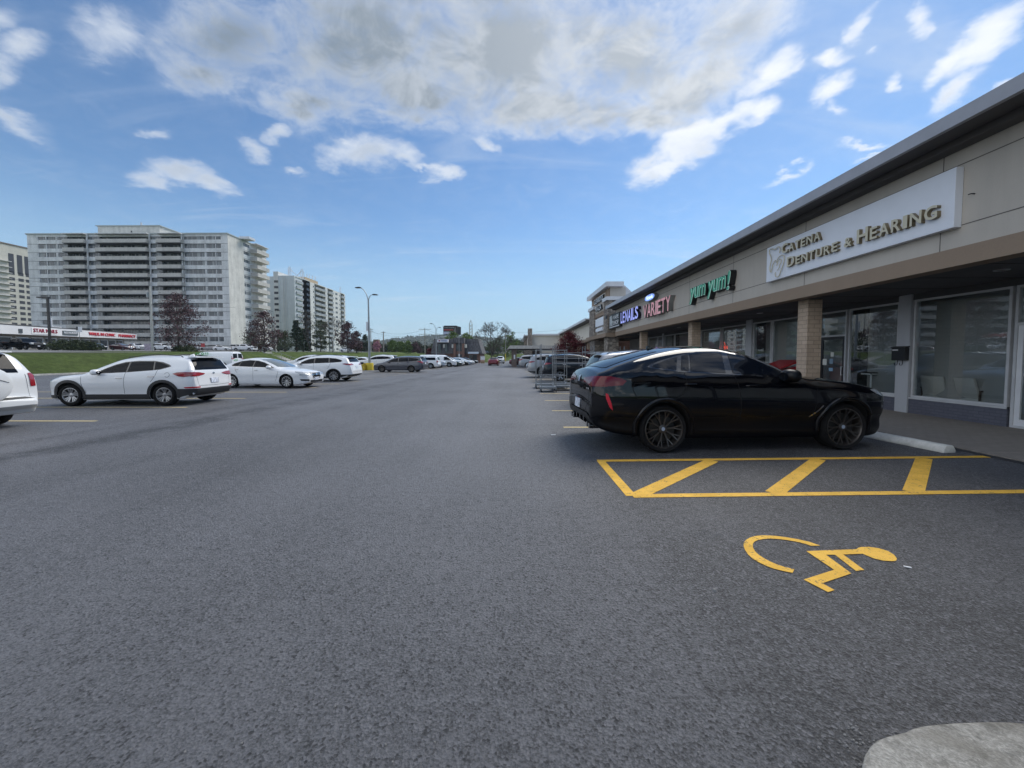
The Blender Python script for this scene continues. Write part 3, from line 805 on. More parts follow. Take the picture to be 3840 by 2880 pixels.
# mailbox
mbx = empty('wall_mailbox', (XS-.09, ny(10.26, XS), 1.62), 0, 'black wall mailbox with hooks on the grey panel between shop windows', 'mailbox')
b = MB(); b.box(-.12, 0, -.18, .18, -.22, .12); b.build('box', BLACK, mbx, bevel=.01)
b = MB(); b.prism([(-.145, .10), (0, .13), (0, .16), (-.145, .125)], 'y', -.19, .19); b.build('lid', BLACK, mbx)
b = MB(); b.box(-.128, -.121, .0, .15, .04, .07); b.build('name_label', WHITE, mbx)
for sy in (-.07, .07):
    b = MB(); b.tube([(-.06, sy, -.22), (-.06, sy, -.32), (-.09, sy, -.35), (-.13, sy, -.34), (-.14, sy, -.29)], .009, 6); b.build('hook', BLACK, mbx)
# window lettering on the seafood/soup shop glass
GREENL = pmat('pale window lettering', (.30,.38,.33), .6)
for body_, y, z, s_ in (('Hot Soup', 14.6, 2.02, .26), ('Salads', 14.7, 2.32, .2), ('Soup', 14.45, 1.72, .3), ('Welcome!', 14.6, 1.5, .17)):
    o = text('window_lettering', body_, s_, GREENL, None, (XS-.012, y, z), (R(90), 0, R(-90)), .003); tag(o, 'pale words %s painted on the green shop window' % body_, 'lettering', 'words on the green shop window')
# red mailbox bin in front
rb = empty('red_drop_box', (9.5, 14.0, 0.02), 0, 'red slant topped drop box beside the buff brick pillar', 'drop box')
RED = pmat('red enamel', (.38,.02,.025), .35, coat=.4)
b = MB(); b.prism([(-.35,.12),(.35,.12),(.35,1.15),(-.35,1.0)], 'y', -.5, .5); b.build('box', RED, rb, bevel=.02)
b = MB(); b.prism([(-.42,1.0),(.4,1.3),(.4,1.36),(-.42,1.06)], 'y', -.56, .56); b.build('lid', RED, rb, bevel=.01)
for sx in (-.3, .25):
    for sy in (-.42, .38): 
        b = MB(); b.box(sx, sx+.06, sy, sy+.06, 0, .12); b.build('leg', DARKM, rb)
# wall of neon / small things in the far shops
def neon(y, z, w_, h_, c_, body_, label):
    e = empty('neon_sign', (XS+.12, y, z), 0, label, 'neon sign')
    b = MB(); pts_ = [(0, w_/2*math.cos(2*PI*k/28), h_/2*math.sin(2*PI*k/28)) for k in range(29)]; b.tube(pts_, .012, 8)
    b.build('ring', pmat('neon ' + label[:8], c_, .4, emit=c_, es=0.45), e, smooth=True)
    if body_: text('lettering', body_, h_*.42, MATS['neon ' + label[:8]], e, (0, w_*.33, -h_*.14), (R(90), 0, R(-90)), .01)
neon(19.75, 1.95, .55, .62, (.9,.10,.06), 'OPEN', 'red oval OPEN neon in the barred shop window')
neon(24.2, 2.02, .42, .28, (.8,.05,.05), '', 'small red oval neon in the far shop window')
neon(29.0, 2.05, .35, .3, (.35,.12,.7), '', 'purple and red neon in the farthest shop window')
neon(23.5, 1.9, .02, .02, (.02,.02,.02), '', 'dark dot') if False else None
b = MB(); b.lathe([(.30,-.02),(.34,0),(.30,.02),(.27,0)], 32, axis='x', closed=True); b.lathe([(0,0),(.29,0)], 32, pmat('clock face',(.3,.3,.25),.6), axis='x')
b.mats = [BLACK, MATS['clock face']]; b.m = [0]*(32*4) + [1]*(len(b.f)-128)
o = b.build('round_window_sign'); o.location = (XS-.06, 23.1, 1.82); tag(o, 'round black ringed disc on the pale wall of the far shop', 'disc sign')

LAMPG = pmat('lit glass globe', (.8,.75,.6), .4, emit=(1,.85,.6), es=2.2)
for k, (y, z) in enumerate(((16.2, 2.62), (15.1, 2.62), (13.9, 2.68))):
    e = empty('pendant_lamp', (11.6, y, z), 0, ('left','middle','right')[k] + ' lit pendant globe inside the green soup shop', 'pendant lamp')
    b = MB(); b.lathe([(0,-.09),(.06,-.07),(.09,0),(.06,.07),(0,.09)], 14); b.build('globe', LAMPG, e, smooth=True)
    b = MB(); b.tube([(0,0,.08),(0,0,.4)], .008, 5); b.build('cord', BLACK, e)
# ================================================================== SIGNS ON THE PLAZA
def fit_text(name, body_, mat, parent, X, y0, y1, z0, z1, depth, offset=0.012, shear=0.0, face='-x'):
    """lettering stretched to fill y0 (its left end) .. y1 and z0 .. z1 on a wall facing -X (or x0..x1 facing -Y)"""
    o = text(name, body_, 1.0, mat, None, depth=1.0, offset=offset, shear=shear)
    me = o.data
    xs_ = [v.co.x for v in me.vertices]; ys_ = [v.co.y for v in me.vertices]
    ax, bx_, ay, by_ = min(xs_), max(xs_), min(ys_), max(ys_)
    W_ = abs(y1 - y0); H_ = z1 - z0
    for v in me.vertices:
        v.co.x = (v.co.x - ax) / (bx_ - ax) * W_
        v.co.y = (v.co.y - ay) / (by_ - ay) * H_
        v.co.z = (v.co.z + .5) * depth
    if face == '-x': o.location = (X, y0, z0); o.rotation_euler = (R(90), 0, R(-90))
    else: o.location = (y0, X, z0); o.rotation_euler = (R(90), 0, 0)
    if parent:
        o.parent = parent; o.matrix_parent_inverse = Matrix.Translation(parent.location).inverted()
    return o
def wbuild(mb, name, mat, parent, **k):
    o = mb.build(name, mat, **k); o.parent = parent; o.matrix_parent_inverse = Matrix.Translation(parent.location).inverted(); return o
GOLD = pmat('pale gold metal', (0.62, 0.57, 0.43), 0.4, metal=0.1)
GOLDS = pmat('bronze letter side', (0.23, 0.185, 0.11), 0.45, metal=0.3)
s1 = empty('shop_sign', (XF, 9.2, 4.3), 0, 'wide white sign panel with raised gold CATENA DENTURE & HEARING letters', 'shop sign')
m = MB(); m.box(7.66, XF-.004, 6.92, 11.97, 3.765, 4.80); wbuild(m, 'panel', SIGNW, s1, bevel=.006)
XL = 7.54
def smallcaps(word, ya, yb, zb, H, big=1):
    n = len(word); k = .80
    # widths: big letters vs small
    wid = {'I': .42, 'E': .8, 'T': .85, '&': 1.0, 'N': 1.05, 'A': 1.02, 'R': .92, 'U': 1.0, 'G': 1.08, 'H': 1.02, 'D': 1.05, 'C': 1.0}
    ws = [wid[c] * (1.12 if i == 0 else .86) for i, c in enumerate(word)]
    gap = .2; tot = sum(ws) + gap * (n - 1); f = (ya - yb) / tot; y = ya
    for i, c in enumerate(word):
        h = H if i == 0 else H * k
        fit_text('letter', c, [GOLD, GOLDS], s1, XL + .12, y, y - ws[i]*f, zb, zb + h, .075, .02)
        y -= (ws[i] + gap) * f
smallcaps('CATENA', 11.22, 9.82, 4.42, .27)
smallcaps('DENTURE', 10.98, 9.28, 4.0, .27)
fit_text('letter', '&', [GOLD, GOLDS], s1, XL+.12, 9.10, 8.90, 4.01, 4.22, .075, .02)
smallcaps('HEARING', 8.77, 7.13, 4.0, .31)
def logo(pts, r=.013):
    P_ = [atX(2800 + a*.4701, 600 + b*.4701, 7.62) for a, b in pts]
    m = MB(); m.tube(P_, r, 6); wbuild(m, 'logo_stroke', GOLD, s1, smooth=True)
logo([(262,742),(268,715),(264,695),(250,692),(236,706),(222,716),(205,708),(188,712),(181,728),(183,748),(193,772),(197,800),(190,830),(184,862),(187,890),(194,897),(200,872),(206,842),(218,815),(232,800)])
logo([(236,822),(246,790),(262,768),(282,757),(297,765),(301,790),(294,828),(282,862),(270,890),(262,918),(248,934),(232,930),(226,912),(230,896)])
logo([(240,845),(250,806),(264,790),(276,796),(274,820),(262,838),(262,852),(252,872),(243,880)], .011)
# green script sign
GRN = pmat('green neon face', (.03, .26, .16), .35, emit=(.03, .30, .19), es=.08)
GRNO = pmat('pale green neon tube', (.42, .66, .60), .4, emit=(.42, .72, .62), es=.10)
s2 = empty('shop_sign', (XF, 15.1, 4.2), 0, 'green yum yum! channel letters with pale neon outline on black', 'shop sign')
for (wd, ya, yb, za, zb) in (('yum', 16.98, 15.62, 3.78, 4.44), ('yum', 15.42, 14.12, 3.78, 4.44)):
    fit_text('letter_can', wd, BLACK, s2, 7.79, ya+.03, yb-.03, za-.03, zb+.03, .20, .035, .12)
    fit_text('neon_outline', wd, GRNO, s2, 7.585, ya+.01, yb-.01, za-.01, zb+.01, .012, .022, .12)
    fit_text('green_face', wd, GRN, s2, 7.572, ya, yb, za, zb, .012, -.004, .12)
fit_text('letter_can', '!', BLACK, s2, 7.79, 14.06, 13.80, 3.86, 4.58, .20, .035, .12)
fit_text('neon_outline', '!', GRNO, s2, 7.585, 14.04, 13.82, 3.88, 4.56, .012, .022, .12)
fit_text('green_face', '!', GRN, s2, 7.572, 14.02, 13.84, 3.90, 4.54, .012, -.004, .12)
# pink VARIETY + oval
PINK = pmat('pink lit letter face', (.60, .30, .33), .4, emit=(.75, .36, .41), es=.14)
LSIDE = pmat('grey letter side', (.22, .22, .21), .5)
s3 = empty('shop_sign', (XF, 20.7, 4.2), 0, 'pink neon VARIETY letters below a small blue oval', 'shop sign')
yl = 23.0
for ch, wd in zip('VARIETY', (.62, .62, .58, .2, .5, .55, .6)):
    fit_text('letter', ch, [PINK, LSIDE], s3, 7.795, yl, yl-wd, 3.76, 4.50, .26, .012); yl -= wd + .055
BLU = pmat('blue lit oval face', (.16, .26, .68), .3, emit=(.20, .34, .85), es=.4)
m = MB(); pts_ = [(22.05 + .82*math.copysign(abs(math.cos(2*PI*k/36))**.8, math.cos(2*PI*k/36)), 4.85 + .20*math.sin(2*PI*k/36)) for k in range(36)]
m.prism(pts_, 'x', 7.57, 7.79, LSIDE); m.prism([(22.05+(a-22.05)*.93, 4.85+(b-4.85)*.84) for a, b in pts_], 'x', 7.555, 7.572, BLU)
wbuild(m, 'oval_can', None, s3)
fit_text('oval_lettering', "Victoria", pmat('lit white', (.7,.8,.9), .4, emit=(.7,.85,1), es=.5), s3, 7.553, 22.6, 21.5, 4.75, 4.97, .008, .012)
# LE NAILS
LILAC = pmat('lilac lit letter face', (.34, .38, .80), .4, emit=(.36, .40, .95), es=.26)
s4 = empty('shop_sign', (XF, 25.7, 4.2), 0, 'lilac blue LE NAILS channel letters with black sides', 'shop sign')
yl = 28.05
for ch, wd, gp in zip('LENAILS', (.46, .48, .60, .62, .22, .46, .62), (.06, .16, .06, .08, .08, .06, 0)):
    fit_text('letter', ch, [LILAC, BLACK], s4, 7.79, yl, yl-wd, 3.88, 4.66, .22, .02); yl -= wd + gp
s5 = empty('shop_sign', (XF, 29.8, 4.2), 0, 'boxed VAPE SHOP sign, white on black with a pale smoke swirl, beside the stone pier', 'shop sign')
m = MB(); m.box(7.56, 7.79, 28.35, 31.45, 3.72, 4.78, BLACK); m.box(7.552, 7.56, 28.4, 31.4, 3.78, 3.84, WHITE); wbuild(m, 'sign_box', None, s5)
m = MB(); pts_ = [(31.28,3.9),(31.28,4.7),(30.6,4.73),(30.35,4.55),(30.5,4.35),(30.2,4.2),(30.4,4.0),(30.3,3.9)]; m.prism(pts_, 'x', 7.546, 7.56)
wbuild(m, 'smoke_swirl', pmat('smoke grey', (.42, .45, .46), .5, var=.4, vscale=3), s5)
fit_text('lettering', 'VAPE', WHITE, s5, 7.558, 30.15, 28.6, 4.36, 4.66, .012, .01)
fit_text('lettering', 'SHOP', WHITE, s5, 7.558, 30.1, 28.6, 3.93, 4.25, .012, .01)
# conduit stub beside the big sign
m = MB(); m.tube([(7.80, 6.75, 4.27), (7.74, 6.75, 4.27), (7.74, 6.79, 4.27)], .010); P(m, 'conduit', DARKM)

# ================================================================== STONE ENTRY TOWER
XT = 7.45
tw = empty('entry_tower', (XT, 35.4, 0), 0, 'stone and stucco entry tower with white roof reading GLENRIDGE PLAZA', 'tower')
def T(mb, name, mat=None, **k): return wbuild(mb, name, mat, tw, **k)
for (ya, yb, zt, lb) in ((31.6, 33.0, 6.08, 'near'), (36.9, 39.4, 5.98, 'far')):
    m = MB(); m.box(XT, XT+1.6, ya, yb, ZC+.01, zt); m.box(XT+.05, XT+.95, ya+.05, yb-.05, 0, ZB)
    T(m, 'stone_pier', STONE)
    m = MB(); m.box(XT-.12, XT+1.75, ya-.12, yb+.12, zt, zt+.3); T(m, 'pier_cap', METW, bevel=.01)
m = MB(); m.box(XT+.25, XT+1.5, 31.75, 39.2, 5.12, 7.15); m.box(XT+.25, XT+1.5, 33.0, 36.9, ZC, 5.12); T(m, 'tower_wall', STUC)
m = MB(); m.box(XT+.1, XT+.24, 33.0, 36.9, 5.12, 5.45); m.box(XT+.18, XT+.246, 31.85, 39.1, 5.45, 7.14); m.box(XT-.18, XT+2, 31.4, 40.2, ZB+.003, ZC+.006); T(m, 'brown_band', BAND)
m = MB(); m.box(XT+.1, XT+.18, 33.02, 36.88, 5.47, 6.95); T(m, 'name_board', STUC)
m = MB(); m.prism([(XT-.22, 7.14), (XT-.22, 7.52), (XT+1.2, 7.52), (XT+1.2, 7.14)], 'y', 31.2, 39.7); T(m, 'tower_roof', METW)
m = MB(); m.prism([(XT+1.2, 7.5), (XT+1.5, 7.3), (11.5, 4.9), (11.5, 4.4), (XT+1.5, 4.4), (XT+1.2, 4.4)], 'y', 31.9, 39.0); T(m, 'rear_slope', METW)
LET = pmat('white letter face', (.62, .65, .68), .4)
fit_text('lettering', 'GLENRIDGE', [LET, BLACK], tw, XT+.10, 36.8, 33.05, 6.36, 6.80, .16, .01)
fit_text('lettering', 'PLAZA', [LET, BLACK], tw, XT+.10, 36.1, 33.7, 5.62, 6.08, .16, .01)
m = MB(); m.box(XT+.05, XT+.25, 33.3, 36.6, 4.25, 4.95, SIGNW); m.box(XT+.03, XT+.25, 33.7, 36.4, 3.78, 4.08, SIGNW); T(m, 'tenant_boards', None)
m = MB(); m.box(XT-.08, XT+.02, 31.62, 32.1, 4.6, 4.85); T(m, 'floodlight', DARKM)

# ================================================================== FAR WING OF THE PLAZA
fw = empty('far_plaza_wing', (XF, 50, 0), 0, 'far beige wing of the plaza behind the red maple', 'building')
def F(mb, name, mat=None, **k): return wbuild(mb, name, mat, fw, **k)
m = MB(); m.box(XF, 24, 39.6, 74, ZC, 5.2); F(m, 'wall', pmat('sun lightened stucco', fn=stucco_fn((.74,.70,.62), 0, .3)))  # shares the stucco whose colour is lightened for sun on the cross wing
m = MB(); m.box(7.05, 7.15, 39.7, 74, 5.18, 5.42); m.box(7.15, 24, 39.7, 74, 5.30, 5.40); F(m, 'roof_edge', METW)
m = MB(); m.box(7.15, XF, 39.75, 74, 5.1, 5.3); F(m, 'eave_soffit', MATS['brown grey eave'])
m = MB(); m.box(XF-.04, XF+.3, 40.3, 74, ZB, ZC-.003); F(m, 'tan_band', BAND)
m = MB(); m.box(9.6, 24, 39.6, 74, 0, ZB); F(m, 'ground_floor_wall', RBRICK)
m = MB()
for y in (41, 45, 49, 53, 57, 61, 65): m.box(9.53, 9.59, y, y+2.6, .5, 2.6)
F(m, 'shop_windows', pmat('dark window glass', (.015, .018, .022), .05, spec=.8))
for y in (44, 51, 58): 
    m = MB(); m.box(8.15, 8.55, y, y+.4, 0, ZB); F(m, 'brick_pillar', BRICK)
# cross wing closing the lot on the right
cw = empty('cross_wing', (4.5, 66, 0), 0, 'beige cross wing with tall fieldstone chimney pier at its corner', 'building')
def Cw(mb, name, mat=None, **k): return wbuild(mb, name, mat, cw, **k)
m = MB(); m.box(2.3, 7.7, 64, 64.3, 0, 5.0); m.box(2.0, 2.3, 64, 92, 3.3, 5.0); Cw(m, 'wall', pmat('sun lightened stucco', fn=stucco_fn((.74,.70,.62), 0, .3)))  # beige stucco coloured lighter to stand for sun on this wall
m = MB(); m.box(2.75, 7.2, 63.6, 92, 5.0, 5.12); m.box(2.8, 7.2, 63.5, 63.6, 4.98, 5.24); m.box(1.35, 1.45, 64.4, 92, 4.98, 5.24); m.box(1.45, 2.75, 65, 92, 5.0, 5.12); Cw(m, 'roof_edge', METW)
m = MB(); m.box(1.95, 2.65, 63.2, 64.4, 0, 6.1); Cw(m, 'chimney_pier', STONE)
m = MB(); m.box(2.05, 2.2, 64.5, 91.5, .1, 3.2); Cw(m, 'shop_windows', MATS['dark window glass'])
for y in (70, 77, 84): 
    m = MB(); m.box(1.7, 2.0, y, y+.5, 0, 4.9); Cw(m, 'stone_pilaster', STONE)
m = MB(); m.box(2.1, 4.1, 63.75, 63.98, 0, 2.5); Cw(m, 'dark_garage_door', pmat('dark brown boarding', (.055,.045,.045), .8))
# drive-through canopy
cn = empty('entrance_canopy', (2.0, 56, 0), 0, 'flat entrance canopy with pale sloped fascia on brown brick posts', 'canopy')
def Cn(mb, name, mat=None, **k): return wbuild(mb, name, mat, cn, **k)
m = MB(); m.prism([(-1.35, 2.45), (-.85, 3.05), (6.6, 3.05), (6.6, 2.6), (-1.0, 2.6)], 'y', 54, 61); Cn(m, 'canopy_roof', pmat('taupe shingle fascia', (.50,.48,.45), .85, var=.15, vscale=4, bump=.4, bscale=20))
m = MB(); m.box(-.95, 6.5, 54.3, 60.8, 2.50, 2.598); Cn(m, 'canopy_soffit', SOFF)
PBR = pmat('brown painted brick', fn=brick_fn((.16,.12,.105),(.20,.155,.135),(.12,.1,.09)))
for (x, y) in ((-.55, 54.5), (-.7, 60)):
    m = MB(); m.box(x, x+.62, y, y+.62, 0, 2.5); Cn(m, 'brick_post', PBR)
m = MB(); m.box(-.33, -.12, 54.47, 54.495, 1.15, 1.75); Cn(m, 'notice', WHITE)
# far low shop seen past the red car
ds = empty('distant_shop', at(1825, 1337, 175)[:2] + (0.8,), 0, 'distant low dark shop with two pale signs behind the bare tree', 'building')
X0 = at(1800, 1337, 175)[0]; X1 = at(1868, 1337, 175)[0]
m = MB(); m.box(X0, X1, 175, 190, -1, 4.8); wbuild(m, 'wall', pmat('dark shop wall', (.08,.075,.08), .8), ds)
m = MB(); m.box(X0-.6, X1+.6, 174, 190.5, 4.8, 6.0); wbuild(m, 'roof', pmat('brown shingle', (.09,.075,.07), .9, var=.3), ds)
m = MB(); m.box(X0+1.5, X0+4.8, 173.8, 173.98, 3.1, 4.0, pmat('pale blue sign', (.25,.32,.5), .5)); m.box(X0+5.6, X0+8, 173.8, 173.98, 3.1, 4.1, WHITE); wbuild(m, 'fascia_signs', None, ds)

# ================================================================== MANSARD BUILDING
def shingle_fn(t, p):
    Pp = world_pos(t)
    n = t.noise(t.mapv(Pp, scale=(3.2, 3.2, .5)), 1.5, 6, .75); b = t.noise(t.mapv(Pp, scale=(6, 6, 2)), 2, 4, .7)
    c = t.mix(t.ramp(n, .35, .7), (.05, .05, .058), (.165, .165, .17)); c = t.mix(t.ramp(b, .5, .75), c, (.10, .075, .07))
    t.put(p.inputs['Base Color'], c); p.inputs['Roughness'].default_value = .95; t.put(p.inputs['Normal'], t.bump(b, .8, .05))
SHIN = pmat('weathered grey shake', fn=shingle_fn)
YM = 90.0
mb_x = lambda cx: at(1600 + cx*.226, 1337, YM)[0]
mz = lambda cy: at(1700, 1150 + cy*.226, YM)[2]
ma = empty('mansard_building', ((mb_x(60)+mb_x(930))/2, 94, 0), 0, 'two storey brick building under a weathered grey mansard roof at the end of the lot', 'building')
def M_(mb, name, mat=None, **k): return wbuild(mb, name, mat, ma, **k)
xl, xr, xa, xb = mb_x(70), mb_x(925), mb_x(105), mb_x(840)
m = MB(); m.box(xl+.5, xr-.5, YM+.4, YM+12, -.1, mz(775)+.3); M_(m, 'brick_wall', RBRICK)
zt_, zl_ = mz(528), mz(780)
m = MB(); m.add([(xl, YM, zl_), (xr, YM, zl_), (xr, YM+12.5, zl_), (xl, YM+12.5, zl_), (xa, YM+1.3, zt_), (xb, YM+1.3, zt_), (xb, YM+11, zt_), (xa, YM+11, zt_)], [(0,3,2,1),(4,5,6,7),(0,1,5,4),(1,2,6,5),(2,3,7,6),(3,0,4,7)])
M_(m, 'mansard_roof', SHIN)
m = MB(); m.box(mb_x(448), mb_x(632), YM-.9, YM+1.6, mz(612), zt_+.15, SHIN); M_(m, 'bay_roof', None)
m = MB(); m.box(mb_x(452), mb_x(490), YM-.8, YM+1, -.1, mz(613)); m.box(mb_x(592), mb_x(630), YM-.8, YM+1, -.1, mz(613)); m.box(mb_x(490), mb_x(592), YM-.5, YM+1, mz(790), mz(740)); M_(m, 'brick_bay', RBRICK)
for (a, b) in ((622, 735), (795, 860)):
    m = MB(); m.box(mb_x(492), mb_x(590), YM-.3, YM-.1, mz(b), mz(a)); o = M_(m, 'window', pmat('grey window', (.10,.105,.11), .15, var=.4, vscale=1.2))
    m = MB()
    for cx in (492, 524, 556, 586): m.box(mb_x(cx), mb_x(cx)+.09, YM-.36, YM-.28, mz(b), mz(a))
    oo = M_(m, 'frame', DARKM)
for (a, b, c, d) in ((175, 200, 800, 880), (250, 300, 810, 870), (700, 755, 800, 900)):
    m = MB(); m.box(mb_x(a), mb_x(b), YM+.28, YM+.38, mz(d), mz(c)); M_(m, 'window', MATS['dark window glass'])
for (a, b) in ((190, 235), (300, 345)):
    m = MB(); m.box(mb_x(a), mb_x(b), YM+.1, YM+1.2, mz(765), mz(625)); M_(m, 'window', MATS['dark window glass'])
m = MB(); m.box(mb_x(765), mb_x(832), YM+.22, YM+.38, 0.05, mz(800)); M_(m, 'door', pmat('dark door', (.02,.02,.022), .4))
for cx in (288, 440, 652):
    m = MB(); m.box(mb_x(cx-13), mb_x(cx+13), YM-.15 if cx == 288 else YM-.9, YM+.5, mz(685), mz(625)); M_(m, 'lantern_box', pmat('cream lantern', (.5,.5,.45), .6))
m = MB(); m.box(mb_x(178), mb_x(358), YM-.1, YM+1.4, mz(592), mz(545), WHITE); m.box(mb_x(186), mb_x(352), YM-.13, YM-.1, mz(586), mz(551), SIGNW)
m.box(mb_x(200), mb_x(232), YM-.15, YM-.13, mz(578), mz(556), pmat('maroon', (.2,.03,.05), .5)); m.box(mb_x(244), mb_x(338), YM-.15, YM-.13, mz(575), mz(560), pmat('navy', (.05,.08,.22), .5)); M_(m, 'roof_sign', None)
m = MB(); m.box(mb_x(688), mb_x(862), YM-.35, YM-.1, mz(782), mz(750)); M_(m, 'entrance_sign', pmat('pale blue white sign', (.6,.66,.74), .5))
# billboard behind it
bb_ = empty('billboard', at(1693, 1256, 112), 0, 'rounded black two sided billboard on a pole above the mansard roof', 'billboard')
Xa, Xb = at(1662, 1238, 112)[0], at(1716, 1238, 112)[0]; z0_, z1_ = at(1690, 1256, 112)[2], at(1690, 1221, 112)[2]
def rr(x0, x1, z0, z1, r, n=5):
    o_ = []
    for cx, cz, a0 in ((x1-r, z1-r, 0), (x0+r, z1-r, 90), (x0+r, z0+r, 180), (x1-r, z0+r, 270)):
        for k in range(n+1): t = R(a0 + 90*k/n); o_.append((cx+r*math.cos(t), cz+r*math.sin(t)))
    return o_
BBK = pmat('billboard black', (.02,.018,.022), .5)
m = MB(); m.prism(rr(Xa, Xb, z0_, z1_, .45), 'y', 112, 112.5); m.add([(Xb-.4,112,z0_+.1),(Xb+.75,113.6,z0_+.1),(Xb+.75,113.6,z1_-.3),(Xb-.4,112,z1_-.05),(Xb-.4,112.5,z0_+.1),(Xb+.5,114,z0_+.1),(Xb+.5,114,z1_-.3),(Xb-.4,112.5,z1_-.05)], [(0,1,2,3),(7,6,5,4),(0,4,5,1),(3,2,6,7),(1,5,6,2),(0,3,7,4)])
wbuild(m, 'panel', BBK, bb_)
m = MB(); m.box(Xa+.15, Xa+2.95, 111.96, 112, z0_+1.32, z0_+1.62); wbuild(m, 'red_stripe', pmat('poster red', (.42,.06,.07), .5), bb_)
m = MB(); m.box(Xa+.1, Xa+2.75, 111.96, 112, z0_+.18, z0_+.95); wbuild(m, 'white_strip', pmat('poster pale', (.45,.48,.62), .5), bb_)
m = MB(); m.prism([(Xb-1.15, z0_+.35), (Xb-.35, z0_+.35), (Xb-.4, z0_+1.5), (Xb-.55, z0_+2.2), (Xb-.85, z0_+2.2), (Xb-1.05, z0_+1.4)], 'y', 111.96, 112); wbuild(m, 'poster_figure', pmat('poster grey', (.16,.14,.15), .6, var=.5, vscale=1.5), bb_)
fit_text('poster_lettering', 'WORLD OF SOUND', pmat('poster white', (.5,.5,.5), .5), bb_, 111.985, Xa+.25, Xa+3.2, z0_+2.0, z0_+2.25, .03, face='-y')
xm = (Xa+Xb)/2
m = MB(); m.tube([(xm, 112.6, 2), (xm, 112.6, z0_)], .35, 12); wbuild(m, 'pole', DARKM, bb_)
m = MB(); m.box(Xa-.8, Xb-1, 111.6, 112.6, z0_-.55, z0_-.4); wbuild(m, 'catwalk', METW, bb_)
# ground sign
gs = empty('ground_sign', at(1809, 1361, 86), 0, 'low white ground sign on a brown base beside the brick building', 'sign')
gx = at(1802, 1361, 86)[0]; gx2 = at(1818, 1361, 86)[0]
m = MB(); m.box(gx, gx2, 86, 86.3, .75, 1.55); wbuild(m, 'panel', WHITE, gs)
m = MB(); m.box(gx+.05, gx2-.05, 86.02, 86.28, 0, .45); wbuild(m, 'base', pmat('tan base', (.3,.2,.12), .8), gs)
# ================================================================== APARTMENT BLOCKS
def conc_fn(c, stain=.5):
    def f(t, p):
        Pp = world_pos(t)
        a = t.noise(Pp, .35, 6, .65); b = t.noise(t.mapv(Pp, scale=(.9, .9, .12)), 1.1, 6, .7); d = t.noise(Pp, 3, 5, .7)
        v = t.math('ADD', t.math('MULTIPLY', a, .4), t.math('ADD', t.math('MULTIPLY', b, .45), t.math('MULTIPLY', d, .25)))
        t.put(p.inputs['Base Color'], t.mix(t.ramp(v, .38, .7), tuple(x*(1-.35*stain) for x in c), tuple(min(1, x*1.12) for x in c)))
        p.inputs['Roughness'].default_value = .9
    return f
def winfn(cell=(1.6, 1.35), seed=0, dark=(.075,.088,.10)):
    """rows of panes: dark glass with pale frames, some with drawn curtains"""
    def f(t, p):
        Pp = world_pos(t)
        sp = t.new('ShaderNodeSeparateXYZ'); t.put(sp.inputs[0], Pp)
        h = t.math('ADD', sp.outputs[0], sp.outputs[1])
        hx = t.math('DIVIDE', t.math('ADD', h, 500.0), cell[0]); fx = t.math('FRACT', hx); ix = t.math('FLOOR', hx)
        iz = t.math('FLOOR', t.math('DIVIDE', sp.outputs[2], 2.70))
        c = t.new('ShaderNodeCombineXYZ'); t.put(c.inputs[0], ix); t.put(c.inputs[1], iz); c.inputs[2].default_value = seed
        wn = t.new('ShaderNodeTexWhiteNoise'); t.put(wn.inputs['Vector'], c.outputs[0])
        sc_ = t.new('ShaderNodeSeparateColor'); t.put(sc_.inputs[0], wn.outputs['Color'])
        cur = t.math('MULTIPLY', t.math('GREATER_THAN', sc_.outputs[0], .52), t.math('LESS_THAN', fx, t.math('ADD', .25, t.math('MULTIPLY', sc_.outputs[1], .75))))
        fz = t.math('FRACT', t.math('DIVIDE', t.math('ADD', sp.outputs[2], .35), 2.70))
        fr = t.math('LESS_THAN', t.math('ABSOLUTE', t.math('SUBTRACT', fx, .5)), .455)
        curc = t.mix(sc_.outputs[2], (.16,.17,.175), (.36,.37,.37))
        c1 = t.mix(t.math('MULTIPLY', cur, .85), dark, curc)
        c1 = t.mix(fr, (.30,.31,.32), c1)
        t.put(p.inputs['Base Color'], c1); p.inputs['Roughness'].default_value = .12
        t.put(p.inputs['Roughness'], t.mix(cur, (.12,)*3, (.7,)*3))
    return f
CONCW = pmat('pale tower panel', fn=conc_fn((.70,.70,.70), .9))
CONCS = pmat('pale tower end wall', fn=conc_fn((.66,.64,.60), .8))
BALC = pmat('taupe balcony parapet', fn=conc_fn((.50,.48,.45), .5))
SLAB = pmat('dark slab line', (.10,.10,.105), .8)
TWIN = pmat('tower window strip', fn=winfn())
TREC = pmat('tower recess wall', fn=winfn((1.15, 1.35), 5, (.075,.082,.09)))
def fx(px): return at(px, 1337, 123.5)[0]
YF = 123.5; FHt = 2.70
t1 = empty('apartment_tower', (-122, 132, 4), 0, 'wide white and taupe thirteen storey apartment block with long balconies', 'apartment block')
def A(mb, name, mat=None, **k): return wbuild(mb, name, mat, t1, **k)
zf = [5.15 - .0 + FHt*k for k in range(14)]       # slab lines; last one under the roof
XL0, XR0, YB = fx(125), fx(867), YF + 19
bays = [('w', 160, 273), ('b', 273, 352), ('n', 354, 393), ('b', 393, 582), ('n', 584, 621), ('b', 617, 701), ('w', 704, 842)]
m = MB(); m.box(XL0+.3, XR0-.3, YF+1.3, YB, 3.0, 40.6); A(m, 'core_wall', TREC)
m = MB()
top = 40.55
for (a, b) in ((125, 160), (842, 867)): m.box(fx(a), fx(b), YF, YF+1.3, 4.0, top)
m.box(XR0-.3, XR0, YF+1.3, YB, 4.0, top); m.box(XL0, XL0+.3, YF+1.3, YB, 4.0, top)
m.box(XL0, XR0, YF-.02, YF+.9, top-.72+.01, top)
A(m, 'panel_wall', CONCW)
